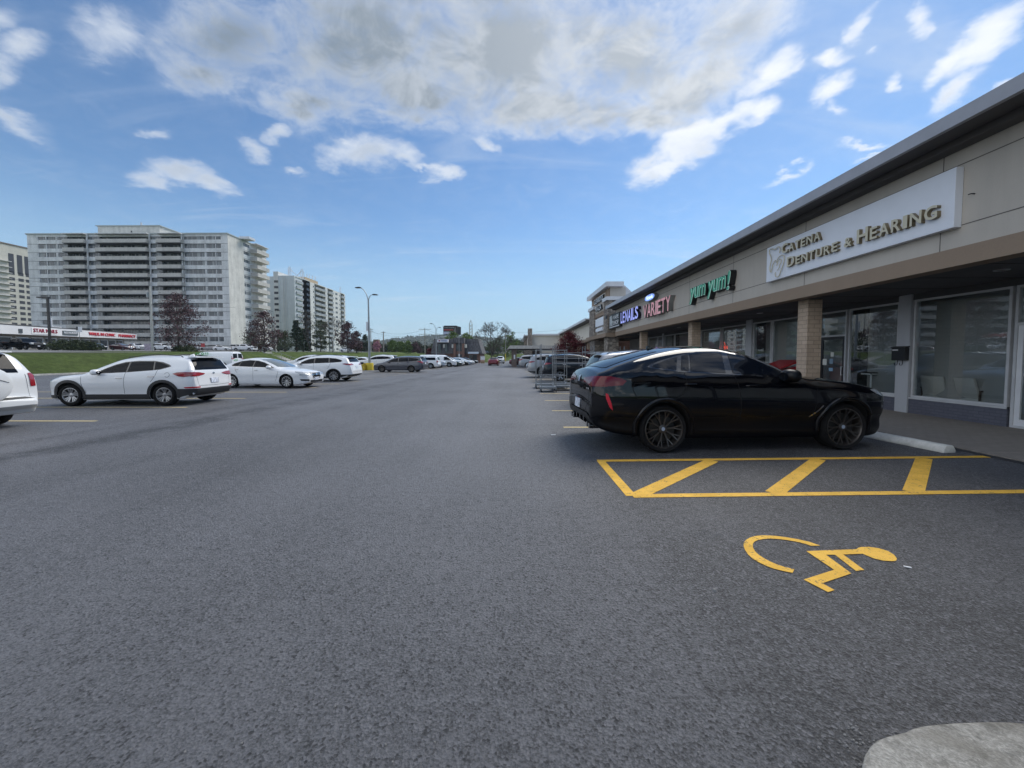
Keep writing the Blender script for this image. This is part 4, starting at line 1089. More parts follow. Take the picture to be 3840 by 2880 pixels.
for z in zf[:-1]:
    m = MB()
    for k, a, b in bays:
        if k == 'b': continue
        x0, x1 = fx(a), fx(b); y = YF if k == 'w' else YF - .25
        m.box(x0, x1, y, YF+1.29, z+.04, z+1.28)
    A(m, 'spandrel', CONCW)
    m = MB()
    for k, a, b in bays:
        if k == 'b': continue
        m.box(fx(a)+.02, fx(b)-.02, YF+.14, YF+1.28, z+1.28, z+2.62)
    o = A(m, 'window', TWIN)
    m = MB()
    for px in (160, 164, 195, 232, 236, 704, 782, 786, 822): 
        x = fx(px); m.box(x-.12, x+.12, YF-.01, YF+.5, z+1.28, z+2.62)
    A(m, 'window_pier', CONCW)
m = MB()
for z in zf[:-1]: 
    m.box(XL0-.01, fx(273), YF-.02, YF+.5, z-.07, z+.035); m.box(fx(701)+.3, XR0+.01, YF-.02, YF+.5, z-.07, z+.035); m.box(XR0-.2, XR0+.02, YF+.5, YB, z-.07, z+.035)
A(m, 'slab_edge', SLAB)
for k, a, b in bays:
    if k != 'b': continue
    x0, x1 = fx(a), fx(b); ex = .35 if a == 617 else 0
    for z in zf[:-1]:
        m = MB(); m.box(x0, x1+ex, YF-1.5, YF+1.28, z-.16, z+.03, SLAB); m.box(x0, x1+ex, YF-1.5, YF-1.36, z+.03, z+1.18, BALC)
        m.box(x0, x0+.12, YF-1.36, YF, z+.03, z+1.08, BALC); m.box(x1+ex-.12, x1+ex, YF-1.36, YF, z+.03, z+1.08, BALC)
        A(m, 'balcony', None)
    m = MB(); z = zf[-1]; m.box(x0, x1+ex, YF-1.5, YF, z+.1, z+.35); A(m, 'balcony_roof', CONCW)
m = MB()
for px in (352.5, 583, 701.5): x = fx(px); m.box(x-.12, x+.14, YF-.62, YF-.26, 4, 40.4)
A(m, 'fin_wall', CONCW)
m = MB(); m.box(XL0-.25, XR0+.25, YF-.3, YB+.3, top, top+.35); A(m, 'parapet', pmat('parapet metal', (.36,.40,.40), .5))
# end wall facing the lot
m = MB()
YE = YF + 10.3
for z in zf[:-1]: m.box(XR0-.1, XR0+.03, YF+7.2, YE-.3, z+1.3, z+2.35)
A(m, 'side_window', TWIN)
for z in zf[:-1]:
    m = MB(); m.box(XR0, XR0+2.5, YE, YE+6.5, z-.16, z+.03, CONCS); m.box(XR0+2.38, XR0+2.5, YE, YE+6.5, z+.03, z+1.08, BALC); m.box(XR0, XR0+2.38, YE, YE+.12, z+.03, z+1.08, BALC)
    A(m, 'side_balcony', None)
m = MB(); m.box(XR0, XR0+2.3, YE+.2, YE+7, top-.1, top+.1); A(m, 'side_balcony_roof', CONCW)
m = MB(); m.box(XR0, XR0+.04, YF+.02, YF+7.1, 4, top-.02); A(m, 'end_wall', CONCS)
m = MB(); m.box(fx(345)-.5, fx(575), YF+4, YF+15, top+.35, top+3.9); m.box(fx(343)-.8, fx(577)+.3, YF+3.7, YF+15.3, top+3.9, top+4.15, MATS['parapet metal'])
m.mats = [CONCS, MATS['parapet metal']]; m.m = [0]*6 + [1]*6
A(m, 'penthouse', None)
m = MB(); m.box(fx(470), fx(481), YF+3.85, YF+3.99, top+.5, top+1.3); m.box(fx(466), fx(470), YF+3.85, YF+3.99, top+1.2, top+2.4); A(m, 'penthouse_vent', DARKM)
m = MB(); m.tube([(fx(495), YF+5, top+4), (fx(495), YF+5, top+5.4)], .22, 8); m.tube([(fx(408), YF+5, top+4), (fx(408), YF+5, top+4.6)], .08, 6); A(m, 'roof_pipe', METW)
m = MB(); m.box(fx(860), fx(900), YF+6, YF+9, top+.3, top+1.1); A(m, 'roof_unit', METW)
# ground storey
m = MB()
for k in range(22): x = XL0 + 3 + k*2.75; m.box(x, x+1.9, YF-.04, YF+.1, 4.15, 4.95)
A(m, 'ground_window', TWIN)

# ---- second block, behind on the right
t2 = empty('apartment_tower', (-112, 210, 4), 0, 'narrower white apartment block with antennas, behind the wide block', 'apartment block')
def B2(mb, name, mat=None, **k): return wbuild(mb, name, mat, t2, **k)
WH2 = pmat('white tower wall', fn=conc_fn((.62,.62,.60), .3)); GR2 = pmat('pale grey green tower wall', fn=conc_fn((.56,.59,.60), .25))
Xc, Ya2, Yb2 = at(1111, 1337, 186)[0], 186.0, 243.0
XLf = at(985, 1337, 186)[0]; F2 = 2.72; z0_ = 5.0; n2_ = 13; zt2 = 40.2
m = MB(); m.box(XLf, Xc-1.5, Ya2+.5, Yb2, 2, zt2); B2(m, 'side_wall', GR2)
m = MB(); m.box(at(1052, 1337, 186)[0], Xc, Ya2, Ya2+14, 2, zt2+.3); B2(m, 'front_wall', GR2)
m = MB(); m.box(at(1034,1337,186)[0], at(1052,1337,186)[0], Ya2-.2, Ya2+8, 2, zt2+2.2); B2(m, 'stair_shaft', WH2)
m = MB()
for k in range(n2_): z = zt2 - 2.0 - F2*k; m.box(at(1036,1337,186)[0], at(1051,1337,186)[0], Ya2-.26, Ya2-.2, z-1.1, z)
B2(m, 'stair_window', pmat('tower dark glass', (.03,.035,.045), .2))
m = MB()
for px in (1068, 1074, 1080): x = at(px,1337,186)[0]; m.box(x, x+.25, Ya2-.15, Ya2, 3, zt2)
B2(m, 'wall_rib', WH2)
# long face: alternating balcony bays and white walls, positions found from the photo
def y2(px): return Xc * FPX / (px - 1935)
segs = [('b', 1111, 1136), ('w', 1136, 1182), ('b', 1182, 1222), ('w', 1222, 1231), ('b', 1231, 1250), ('w', 1250, 1279), ('b', 1279, 1292), ('w', 1292, 1296)]
for kind, a, b in segs:
    ya, yb = y2(a), y2(b)
    if kind == 'w':
        m = MB(); m.box(Xc-1.5, Xc, ya, yb, 2, zt2); B2(m, 'wall', WH2)
        if b - a > 20:
            m = MB()
            for k in range(n2_): 
                z = zt2 - 1.0 - F2*k; ym = ya + (yb-ya)*.45
                m.box(Xc, Xc+.05, ym-1.3, ym-.2, z-1.15, z); m.box(Xc, Xc+.05, ym+.1, ym+1.2, z-1.15, z)
            for k in range(n2_): z = zt2-1.4-F2*k; m.box(Xc, Xc+.05, ya+.4, ya+1.1, z-.9, z); m.box(Xc, Xc+.05, yb-1.5, yb-.7, z-.9, z)
            B2(m, 'window', MATS['tower dark glass'])
    else:
        m = MB(); m.box(Xc-1.5, Xc-1.4, ya, yb, 2, zt2-.5); B2(m, 'recess_wall', TREC)
        ns = 2 if b - a > 30 else 1
        for q in range(ns):
            yq0, yq1 = ya + (yb-ya)*q/ns, ya + (yb-ya)*(q+1)/ns
            for k in range(n2_):
                z = zt2 - F2*(k+1)
                m = MB(); m.box(Xc-1.4, Xc+.6, yq0+.1, yq1-.1, z-.15, z+.05, WH2); m.box(Xc+.5, Xc+.6, yq0+.1, yq1-.1, z+.15, z+1.05, pmat('grey balcony rail', (.33,.35,.37), .5)); m.box(Xc-1.3, Xc+.5, yq0+.1, yq0+.15, z+.15, z+1.05, MATS['grey balcony rail'])
                B2(m, 'balcony', None)
        m = MB(); m.box(Xc-1.5, Xc+.3, ya, yb, zt2-.25, zt2+.1); B2(m, 'balcony_roof', WH2)
m = MB(); m.box(Xc-9, Xc-2, 199, 212, zt2, zt2+2.4); B2(m, 'roof_penthouse', pmat('tan penthouse', (.42,.33,.22), .8))
ant = MB()
for (px, py0, py1, Y_) in ((1085,1036,998,188),(1081,1030,1004,188),(1091,1034,1003,188),(1128,1036,1010,196),(1134,1040,1008,196),(1139,1040,1015,196),(1151,1046,1026,202),(1160,1048,1029,205),(1171,1051,1033,208),(1182,1054,1037,212),(1274,1094,1078,238),(1278,1096,1076,238)):
    a = at(px, py0+8, Y_); b = at(px, py1, Y_); ant.tube([(a[0], a[1], a[2]), (b[0], b[1], b[2])], .16, 5)
for (p, q) in (((1088,1010),(1118,1036)), ((1132,1014),(1112,1036))):
    ant.tube([at(*p, 190), at(*q, 190)], .14, 5)
B2(ant, 'antenna', METW)

# ---- third block at the left edge
t3 = empty('apartment_tower', (-250, 190, 4), 0, 'beige apartment block with dark glass corner at the left edge', 'apartment block')
def C3(mb, name, mat=None, **k): return wbuild(mb, name, mat, t3, **k)
BE3 = pmat('cream tower wall', fn=conc_fn((.50,.475,.42), .3)); X3 = -243.0
def y3(px): return X3 * FPX / (px - 1935)
zt3 = 55.0
m = MB(); m.box(X3-20, X3, 176, y3(128), 2, zt3); C3(m, 'wall', BE3)
m = MB(); m.box(X3-20, X3-3, 160, 176, 2, zt3-3); C3(m, 'glass_corner', pmat('blue grey curtain wall', fn=winfn((2.2,1.3), 3, (.05,.07,.09))))
for k in range(17):
    z = zt3 - 8 - 2.72*k
    if z < 4: break
    m = MB(); m.box(X3-3, X3+1.4, 170, y3(30), z-.2, z); m.box(X3-2.9, X3+1.3, 170, 170.1, z, z+1); C3(m, 'balcony', pmat('white balcony', (.6,.6,.6), .7))
m = MB()
for k in range(17):
    z = zt3 - 14 - 2.72*k
    if z < 4: break
    for px in (72, 100): yy_ = y3(px); m.box(X3, X3+.08, yy_-1.0, yy_+1.0, z, z+1.4)
    yy_ = y3(38); m.box(X3, X3+.08, yy_-1.0, yy_+1.0, z, z+1.4)
for px in (38, 70, 98): yy_ = y3(px); m.box(X3, X3+.08, yy_-1.0, yy_+1.0, zt3-13, zt3-4)
C3(m, 'window', pmat('brown dark window', (.045,.04,.045), .25))
m = MB(); m.box(X3-20.3, X3+.3, 175.6, y3(128)+.3, zt3, zt3+.6); C3(m, 'parapet', pmat('brown parapet', (.16,.13,.11), .7))
m = MB(); m.box(X3-16, X3-5, 168, 182, zt3+.6, zt3+4); C3(m, 'penthouse', BE3)

# ================================================================== LOW CLINIC PLAZA
PA, PB = Vector((-86.0, 64.0)), Vector((-107.2, 106.0))
dv = (PB - PA).normalized(); nrm = Vector((dv.y, -dv.x))     # towards the camera side
Lp = (PB - PA).length
cl = empty('clinic_plaza', (PA.x, PA.y, 0), math.atan2(dv.y, dv.x), 'low strip of shops with white fascia reading STAR NAILS and WALK-IN CLINIC PHARMACY', 'building')
# local x runs along the front (away from the camera), local -y faces the camera side
def Lc(mb, name, mat=None, **k):
    o = mb.build(name, mat, **k); o.parent = cl; return o
zb_ = lambda x: 2.55 + 1.05*x/Lp
def slope_box(mb, x0, x1, y0, y1, ha, hb, mat=None):
    """box following the gentle rise of the site"""
    v = []
    for h in (ha, hb):
        for (x, y) in ((x0,y0),(x1,y0),(x1,y1),(x0,y1)): v.append((x, y, zb_(x)+h))
    mb.add(v, [(0,3,2,1),(4,5,6,7),(0,1,5,4),(1,2,6,5),(2,3,7,6),(3,0,4,7)], mat)
m = MB(); slope_box(m, -30, Lp, 1.2, 16, -1.5, 4.1); Lc(m, 'wall', pmat('beige clinic wall', (.36,.33,.29), .9, var=.15))
m = MB(); slope_box(m, -30, Lp+.8, -1.2, 1.3, 2.75, 4.25); Lc(m, 'white_fascia', pmat('white fascia', (.66,.66,.67), .6, var=.05, vscale=.5))
m = MB(); slope_box(m, -30.1, Lp+.9, -1.25, 16.2, 4.25, 4.4); Lc(m, 'roof', pmat('dark roof edge', (.06,.055,.055), .7))
m = MB()
for k in range(14):
    x = -12 + 4.2*k
    if x + 3 > Lp: break
    slope_box(m, x, x+2.9, 1.1, 1.25, .3, 2.2)
Lc(m, 'shop_window', MATS['tower dark glass'])
m = MB()
for k in range(14):
    x = -12 + 4.2*k
    if x + 3 > Lp: break
    slope_box(m, x+2.95, x+3.15, 1.0, 1.3, .1, 2.3); slope_box(m, x-.2, x+3.1, 1.0, 1.3, 2.2, 2.4)
Lc(m, 'window_frame', WHITE)
REDL = pmat('red sign letters', (.52,.03,.05), .5)
def lx(px): # photo column -> distance along the front
    d = (px - 1935) / FPX; return (PA.x - 1.25*nrm.x*0 - d*PA.y) / (d*dv.y - dv.x)
def ctext(body_, pa, pb, h0, h1, mat, dep=.15):
    o = fit_text('fascia_lettering', body_, mat, None, 0, 0, 1, 0, 1, dep, .01, face='-y')
    x0, x1 = lx(pa), lx(pb)
    o.data.transform(Matrix.Diagonal((x1-x0, h1-h0, 1, 1)))
    o.parent = cl; o.matrix_parent_inverse = Matrix.Identity(4)
    o.location = (x0, -1.22, zb_((x0+x1)/2)+h0); o.rotation_euler = (R(90), -math.atan(1.05/Lp), 0)
    return o
m = MB(); slope_box(m, lx(62), lx(166), -1.28, -1.2, 2.95, 4.05); Lc(m, 'sign_panel', pmat('very white panel', (.78,.78,.78), .5))
ctext('STAR NAILS', 68, 163, 3.15, 3.85, pmat('dark red letters', (.30,.03,.06), .5))
m = MB(); slope_box(m, lx(186), lx(246), -1.32, -1.2, 3.0, 3.85); Lc(m, 'grey_sign', pmat('dark teal sign', (.08,.10,.11), .5))
ctext('RESTAURANT', 190, 243, 3.25, 3.6, WHITE)
ctext('WALK-IN CLINIC', 290, 394, 3.05, 3.75, REDL); ctext('PHARMACY', 408, 474, 3.0, 3.75, REDL); ctext('IDA CARE', 385, 418, 3.98, 4.3, REDL) if False else None
m = MB(); slope_box(m, lx(11), lx(26), -1.28, -1.2, 2.95, 3.7); Lc(m, 'small_sign', pmat('dark sign', (.05,.06,.07), .5))
m = MB()
for px in (258, 268, 278, 283): x = lx(px); slope_box(m, x, x+.8, 3, 4, 4.4, 4.9)
slope_box(m, lx(256), lx(259), 3, 3.4, 4.4, 6.6); Lc(m, 'roof_unit', METW)
# ================================================================== VEHICLES
def paint(name, c, rough=.32, metal=0.0, dirt=.0):
    def f(t, p):
        p.inputs['Specular IOR Level'].default_value = .0 if max(c) < .05 else .35
        P_ = t.new('ShaderNodeTexCoord').outputs['Object']
        n = t.noise(P_, 2.5, 6, .7)
        t.put(p.inputs['Roughness'], t.mix(t.ramp(n, .4, .75), (rough,)*3, (min(1, rough+.12),)*3))
        sz = t.new('ShaderNodeSeparateXYZ'); t.put(sz.inputs[0], P_)      # road dust low on the body
        dust = t.ramp(t.math('ADD', sz.outputs[2], t.math('MULTIPLY', t.math('SUBTRACT', n, .5), .25)), .45, .85, 1.0, 0.0)
        t.put(p.inputs['Coat Roughness'], t.math('ADD', t.ramp(n, .3, .8, .015, .06), t.math('MULTIPLY', dust, .30)))
        t.put(p.inputs['Coat Weight'], t.ramp(dust, 0.0, 1.0, 1.0, .55, False))
    return pmat(name, c, rough, metal, coat=1.0, fn=f)
PW = paint('white car paint', (.80, .81, .82)); PWP = paint('pearl white car paint', (.74, .75, .75))
PK = paint('black car paint', (.0022, .0026, .0045), .2); PG = paint('dark grey car paint', (.062, .066, .085), .35, .3)
PS = paint('silver car paint', (.34, .35, .37), .35, .5); PR = paint('red car paint', (.20, .016, .02)); PM = paint('maroon car paint', (.07, .012, .018), .3, .2)
PN = paint('dark blue grey car paint', (.010, .014, .022), .3, .0); PLB = paint('pale blue white car paint', (.48, .54, .60)); PDG = paint('dark green grey car paint', (.05, .07, .06), .3, .2)
CGL = pmat('car glass', (.004, .006, .010), .03, spec=.12)
CGLB = pmat('privacy glass', (.004, .006, .011), .03, spec=.4)
CGL2 = pmat('pale car glass', (.10, .12, .13), .06, spec=.8, coat=1.0)
TRIM = pmat('black plastic trim', (.020, .021, .024), .55)
TRIMG = pmat('gloss black trim', (.006, .006, .008), .12, coat=1.0)
TYRE = pmat('tyre rubber', (.010, .010, .011), .85, spec=.2, bump=.3, bscale=60)
RIMS = pmat('machined alloy', (.34, .35, .37), .3, metal=.8); RIMK = pmat('dark bronze alloy', (.105, .098, .095), .35, metal=.8)
STEEL = pmat('brake disc', (.03, .03, .03), .4, metal=.5); WELL = pmat('wheel well', (.008, .008, .009), .9)
TAIL = pmat('tail lamp red', (.30, .012, .02), .15, coat=1.0); TAILK = pmat('smoked tail lamp', (.13, .005, .010), .08, spec=.5)
LENS = pmat('headlamp lens', (.34, .36, .38), .12, coat=1.0); CLEARL = pmat('clear lamp', (.55, .5, .5), .15, coat=1.0); AMBER = pmat('amber reflector', (.35, .14, .03), .3)
PLATE = pmat('licence plate', (.62, .66, .74), .5, var=.35, vscale=16); CHR = pmat('chrome', (.6, .6, .62), .12, metal=1.0); REFL = pmat('red reflector', (.55, .01, .03), .3)
SEAM = pmat('panel gap', (.006, .006, .007), .9); SEAMW = pmat('panel gap on white', (.12, .125, .13), .9)

def lerp_list(L, x):
    if x >= L[0][0]: return L[0][1]
    for (a, za), (b, zb) in zip(L, L[1:]):
        if x >= b: return za + (zb - za) * ((x - a) / (b - a) if b != a else 0)
    return L[-1][1]
def catmull(P_, n=7):
    out = []
    for i in range(len(P_)-1):
        p0 = P_[max(i-1, 0)]; p1 = P_[i]; p2 = P_[i+1]; p3 = P_[min(i+2, len(P_)-1)]
        for k in range(n):
            t = k/n
            q = [0, 0]
            for d in (0, 1):
                m1 = (p2[d]-p0[d]) * .42; m2 = (p3[d]-p1[d]) * .42
                q[d] = (2*t**3-3*t*t+1)*p1[d] + (t**3-2*t*t+t)*m1 + (-2*t**3+3*t*t)*p2[d] + (t**3-t*t)*m2
            out.append(tuple(q))
    out.append(P_[-1])
    # keep x strictly falling
    res = [out[0]]
    for q in out[1:]:
        res.append((min(q[0], res[-1][0]-1e-4), q[1]))
    return res
class Car:
    def __init__(s, sp):
        s.sp = sp; s.top = catmull(sp['top']); s.bot = catmull(sp['bot'])
        s.x0, s.x1 = s.top[-1][0], s.top[0][0]
        s.W = sp['W']; s.build_body()
    def plan(s, x):
        sp = s.sp
        nf, nt, ff, ft = sp.get('nose', (.75, .62)) + sp.get('tail', (.5, .72))
        for (end, L, tip) in ((s.x1, nf, nt), (s.x0, ff, ft)):
            d = abs(end - x)
            if d < L:
                t = 1 - d/L; p = sp.get('pp', 2.6)
                return s.W * (tip + (1-tip) * (1 - t**p)**(1/p))
        return s.W
    def side(s, x, z):
        sp = s.sp; W = s.plan(x); b = lerp_list(sp['belt'], x); zm = sp.get('zm', .72)
        if z < zm: f = 1 - sp.get('tuck', .055)*((zm-z)/(zm-.2))**2
        elif z < b: f = 1 - sp.get('sh', .035)*((z-zm)/(b-zm))**2
        else:
            f = 1 - sp.get('sh', .035); e = z - b
            st = sp.get('step', .018)*min(1, e/.05)
            return W*f - st - sp.get('tum', .5)*e - .25*e*e
        # crease above the sill
        return W*f - sp.get('scoop', .012)*math.exp(-((z-.48)/.09)**2) + .006*math.exp(-((z-(b-.10))/.05)**2)
    def ring(s, x):
        sp = s.sp; T = lerp_list(s.top, x); B = lerp_list(s.bot, x)
        cr = min(sp.get('crown', .045), (T-B)*.25); Te = T - cr; H = max(Te - B, .01)
        b = lerp_list(sp['belt'], x)
        k = min(1, max(0, (Te-b)/.25))
        rc = min(sp.get('rhood', .13)*(1-k) + sp.get('rroof', .09)*k, H*.45)
        rb = min(.05, H*.2)
        half = [(0, B), (s.side(x, B+rb)*.6, B), (s.side(x, B+rb)-rb, B), (s.side(x, B+rb)-rb*.3, B+rb*.3)]
        ns = 16
        for i in range(ns+1):
            z = B+rb + (Te-rc-B-rb)*i/ns; half.append((s.side(x, z), z))
        wa = s.side(x, Te-rc)
        for i in range(1, 7):
            a = i/6*PI/2; z = Te-rc + rc*math.sin(a)
            w_ = s.side(x, min(z, Te)) - rc*1.05*(1-math.cos(a)); half.append((max(w_, .02), z))
        wt = half[-1][0]
        for i in range(1, 9):
            y = wt*(1-i/8); half.append((y, Te + cr*(1-(y/wt)**2)))
        half[-1] = (0, T)
        return half
    def build_body(s):
        # stations: dense where the outline turns
        xs_ = [s.x1, s.x0]; acc = 0
        pts = s.top
        for a, b in zip(pts, pts[1:]):
            acc += math.hypot(a[0]-b[0], a[1]-b[1])
            if acc > .055: xs_.append(b[0]); acc = 0
        for q in s.bot: xs_.append(q[0])
        for d in (.004, .012, .025, .045, .07, .1, .14, .19, .25): xs_ += [s.x1-d, s.x0+d]
        xs_ = sorted(set(round(x, 4) for x in xs_ if s.x0 <= x <= s.x1)); f = [xs_[0]]
        for x in xs_[1:]:
            if x - f[-1] > .0035: f.append(x)
        verts = []; faces = []; n = None
        for x in f:
            h = s.ring(x); full = [(x, y, z) for y, z in h] + [(x, -y, z) for y, z in h[-2:0:-1]]
            n = len(full); verts += full
        for i in range(len(f)-1):
            for k in range(n):
                a, b = i*n+k, i*n+(k+1) % n
                faces.append((a, b, b+n, a+n))
        faces.append(tuple(range(n))[::-1]); faces.append(tuple(range((len(f)-1)*n, len(f)*n)))
        me = bpy.data.meshes.new('body'); me.from_pydata(verts, [], faces)
        bm = bmesh.new(); bm.from_mesh(me); bmesh.ops.recalc_face_normals(bm, faces=bm.faces); bm.to_mesh(me)
        s.bvh = BVHTree.FromBMesh(bm)
        s.vn = [v.normal.copy() for v in bm.verts]; s.fv = [[v.index for v in fc.verts] for fc in bm.faces]; s.vc = [v.co.copy() for v in bm.verts]
        bm.free(); s.me = me
    def nrm(s, co):
        loc, no, idx, d = s.bvh.find_nearest(co)
        if idx is None: return Vector((0, 0, 1))
        acc = Vector()
        for i in s.fv[idx]:
            acc += s.vn[i] / ((s.vc[i]-co).length + 1e-4)
        return acc.normalized()
    def cut_arches(s):
        sp = s.sp; ob = bpy.data.objects.new('tb', s.me); col.objects.link(ob)
        s.me.materials.append(None); s.me.materials.append(None)
        cut = MB(); Ra = sp['Ra']; Wd = s.W
        for ax_ in (sp['wb']/2, -sp['wb']/2):
            for sy in (-1, 1):
                y0, y1 = sorted((sy*(Wd-.36), sy*(Wd+.3)))
                b2 = MB(); b2.lathe([(Ra, y0), (Ra, y1)], 40, axis='y', c=(ax_, 0, sp['Rt']+.01))
                n_ = len(cut.v); cut.v += b2.v; cut.f += [tuple(i+n_ for i in f_) for f_ in b2.f]; cut.m += b2.m
        co = cut.build('tc', WELL)
        co.data.materials.clear(); co.data.materials.append(None); co.data.materials.append(None)
        for p_ in co.data.polygons: p_.material_index = 1
        md = ob.modifiers.new('b', 'BOOLEAN'); md.operation = 'DIFFERENCE'; md.object = co; md.solver = 'EXACT'; md.material_mode = 'INDEX'
        dg = bpy.context.evaluated_depsgraph_get(); dg.update()
        me = bpy.data.meshes.new_from_object(ob.evaluated_get(dg))
        bpy.data.objects.remove(ob); bpy.data.objects.remove(co)
        me.polygons.foreach_set('use_smooth', [True]*len(me.polygons))
        ln = [None]*len(me.loops)
        cache = {}
        for p_ in me.polygons:
            for li in p_.loop_indices:
                if p_.material_index == 1: ln[li] = p_.normal.copy(); continue
                vi = me.loops[li].vertex_index
                if vi not in cache: cache[vi] = s.nrm(me.vertices[vi].co)
                c = cache[vi]; ln[li] = c if c.dot(p_.normal) > .3 else p_.normal.copy()
        me.normals_split_custom_set([tuple(v) for v in ln])
        me.name = 'body'
        return me
    def panel(s, poly, d, off=.004, res=.06, side=1, thick=0):
        """mesh (verts, faces) of a 2D outline laid on the body skin, seen from direction d"""
        pts = []
        n = len(poly)
        for i in range(n):
            a, b = Vector(poly[i]), Vector(poly[(i+1) % n]); L = (b-a).length; k = max(1, int(L/res))
            for j in range(k): pts.append(a + (b-a)*j/k)
        nb = len(pts); edges = [(i, (i+1) % nb) for i in range(nb)]
        xs_ = [p.x for p in pts]; ys_ = [p.y for p in pts]
        def inside(q):
            c = False; j = nb-1
            for i in range(nb):
                if (pts[i].y > q[1]) != (pts[j].y > q[1]) and q[0] < (pts[j].x-pts[i].x)*(q[1]-pts[i].y)/(pts[j].y-pts[i].y)+pts[i].x: c = not c
                j = i
            return c
        inner = []
        x = min(xs_)+res*.5
        while x < max(xs_):
            y = min(ys_)+res*.5
            while y < max(ys_):
                if inside((x, y)) and min((p-Vector((x, y))).length for p in pts) > res*.4: inner.append(Vector((x, y)))
                y += res
            x += res
        vs2, _, fs, *_r = delaunay_2d_cdt(pts+inner, edges, [list(range(nb))], 1, 1e-6)
        out = []; ok = []
        for q in vs2:
            if d == 's': o_ = Vector((q.x, side*4, q.y)); dr = Vector((0, -side, 0))
            elif d == 'f': o_ = Vector((6, q.x, q.y)); dr = Vector((-1, 0, 0))
            elif d == 'r': o_ = Vector((-6, q.x, q.y)); dr = Vector((1, 0, 0))
            elif d == 't': o_ = Vector((q.x, q.y, 5)); dr = Vector((0, 0, -1))
            elif d == 'c': # rear corner at 45 degrees; q.x measured across the view
                e = Vector((1, side, 0)).normalized(); o_ = Vector((-4, side*4, 0)) + e*q.x + Vector((0, 0, q.y)); dr = Vector((1, -side, 0)).normalized()
            elif d == 'fc': # front corner
                e = Vector((1, -side, 0)).normalized(); o_ = Vector((4, side*4, 0)) + e*q.x + Vector((0, 0, q.y)); dr = Vector((-1, -side, 0)).normalized()
            h = s.bvh.ray_cast(o_, dr)
            if h[0] is None or (d == 's' and h[0].y*side < .1): ok.append(False); out.append(Vector((0,0,0)))
            else: ok.append(True); out.append(h[0] + s.nrm(h[0])*off)
        fs = [f_ for f_ in fs if all(ok[i] for i in f_)]
        return out, fs
    def add_panel(s, name, polys, mat, parent, off=.004, res=.06, seams=False):
        """polys: list of (outline, direction, side)"""
        m = MB()
        for poly, d, sd in polys:
            v, f = s.panel(poly, d, off, res, sd)
            if f: m.add(v, f)
        if not m.f: return None
        me = bpy.data.meshes.new(name); me.from_pydata(m.v, [], m.f); me.materials.append(mat)
        me.validate()
        # normals outward, following the skin
        bm = bmesh.new(); bm.from_mesh(me)
        for f in bm.faces:
            c = f.calc_center_median()
            if s.nrm(c).dot(f.normal) < 0: f.normal_flip()
        loose = [v for v in bm.verts if not v.link_faces]
        bmesh.ops.delete(bm, geom=loose, context='VERTS')
        bm.to_mesh(me); bm.free()
        me.polygons.foreach_set('use_smooth', [True]*len(me.polygons))
        o = bpy.data.objects.new(name, me); col.objects.link(o); o.parent = parent
        return o

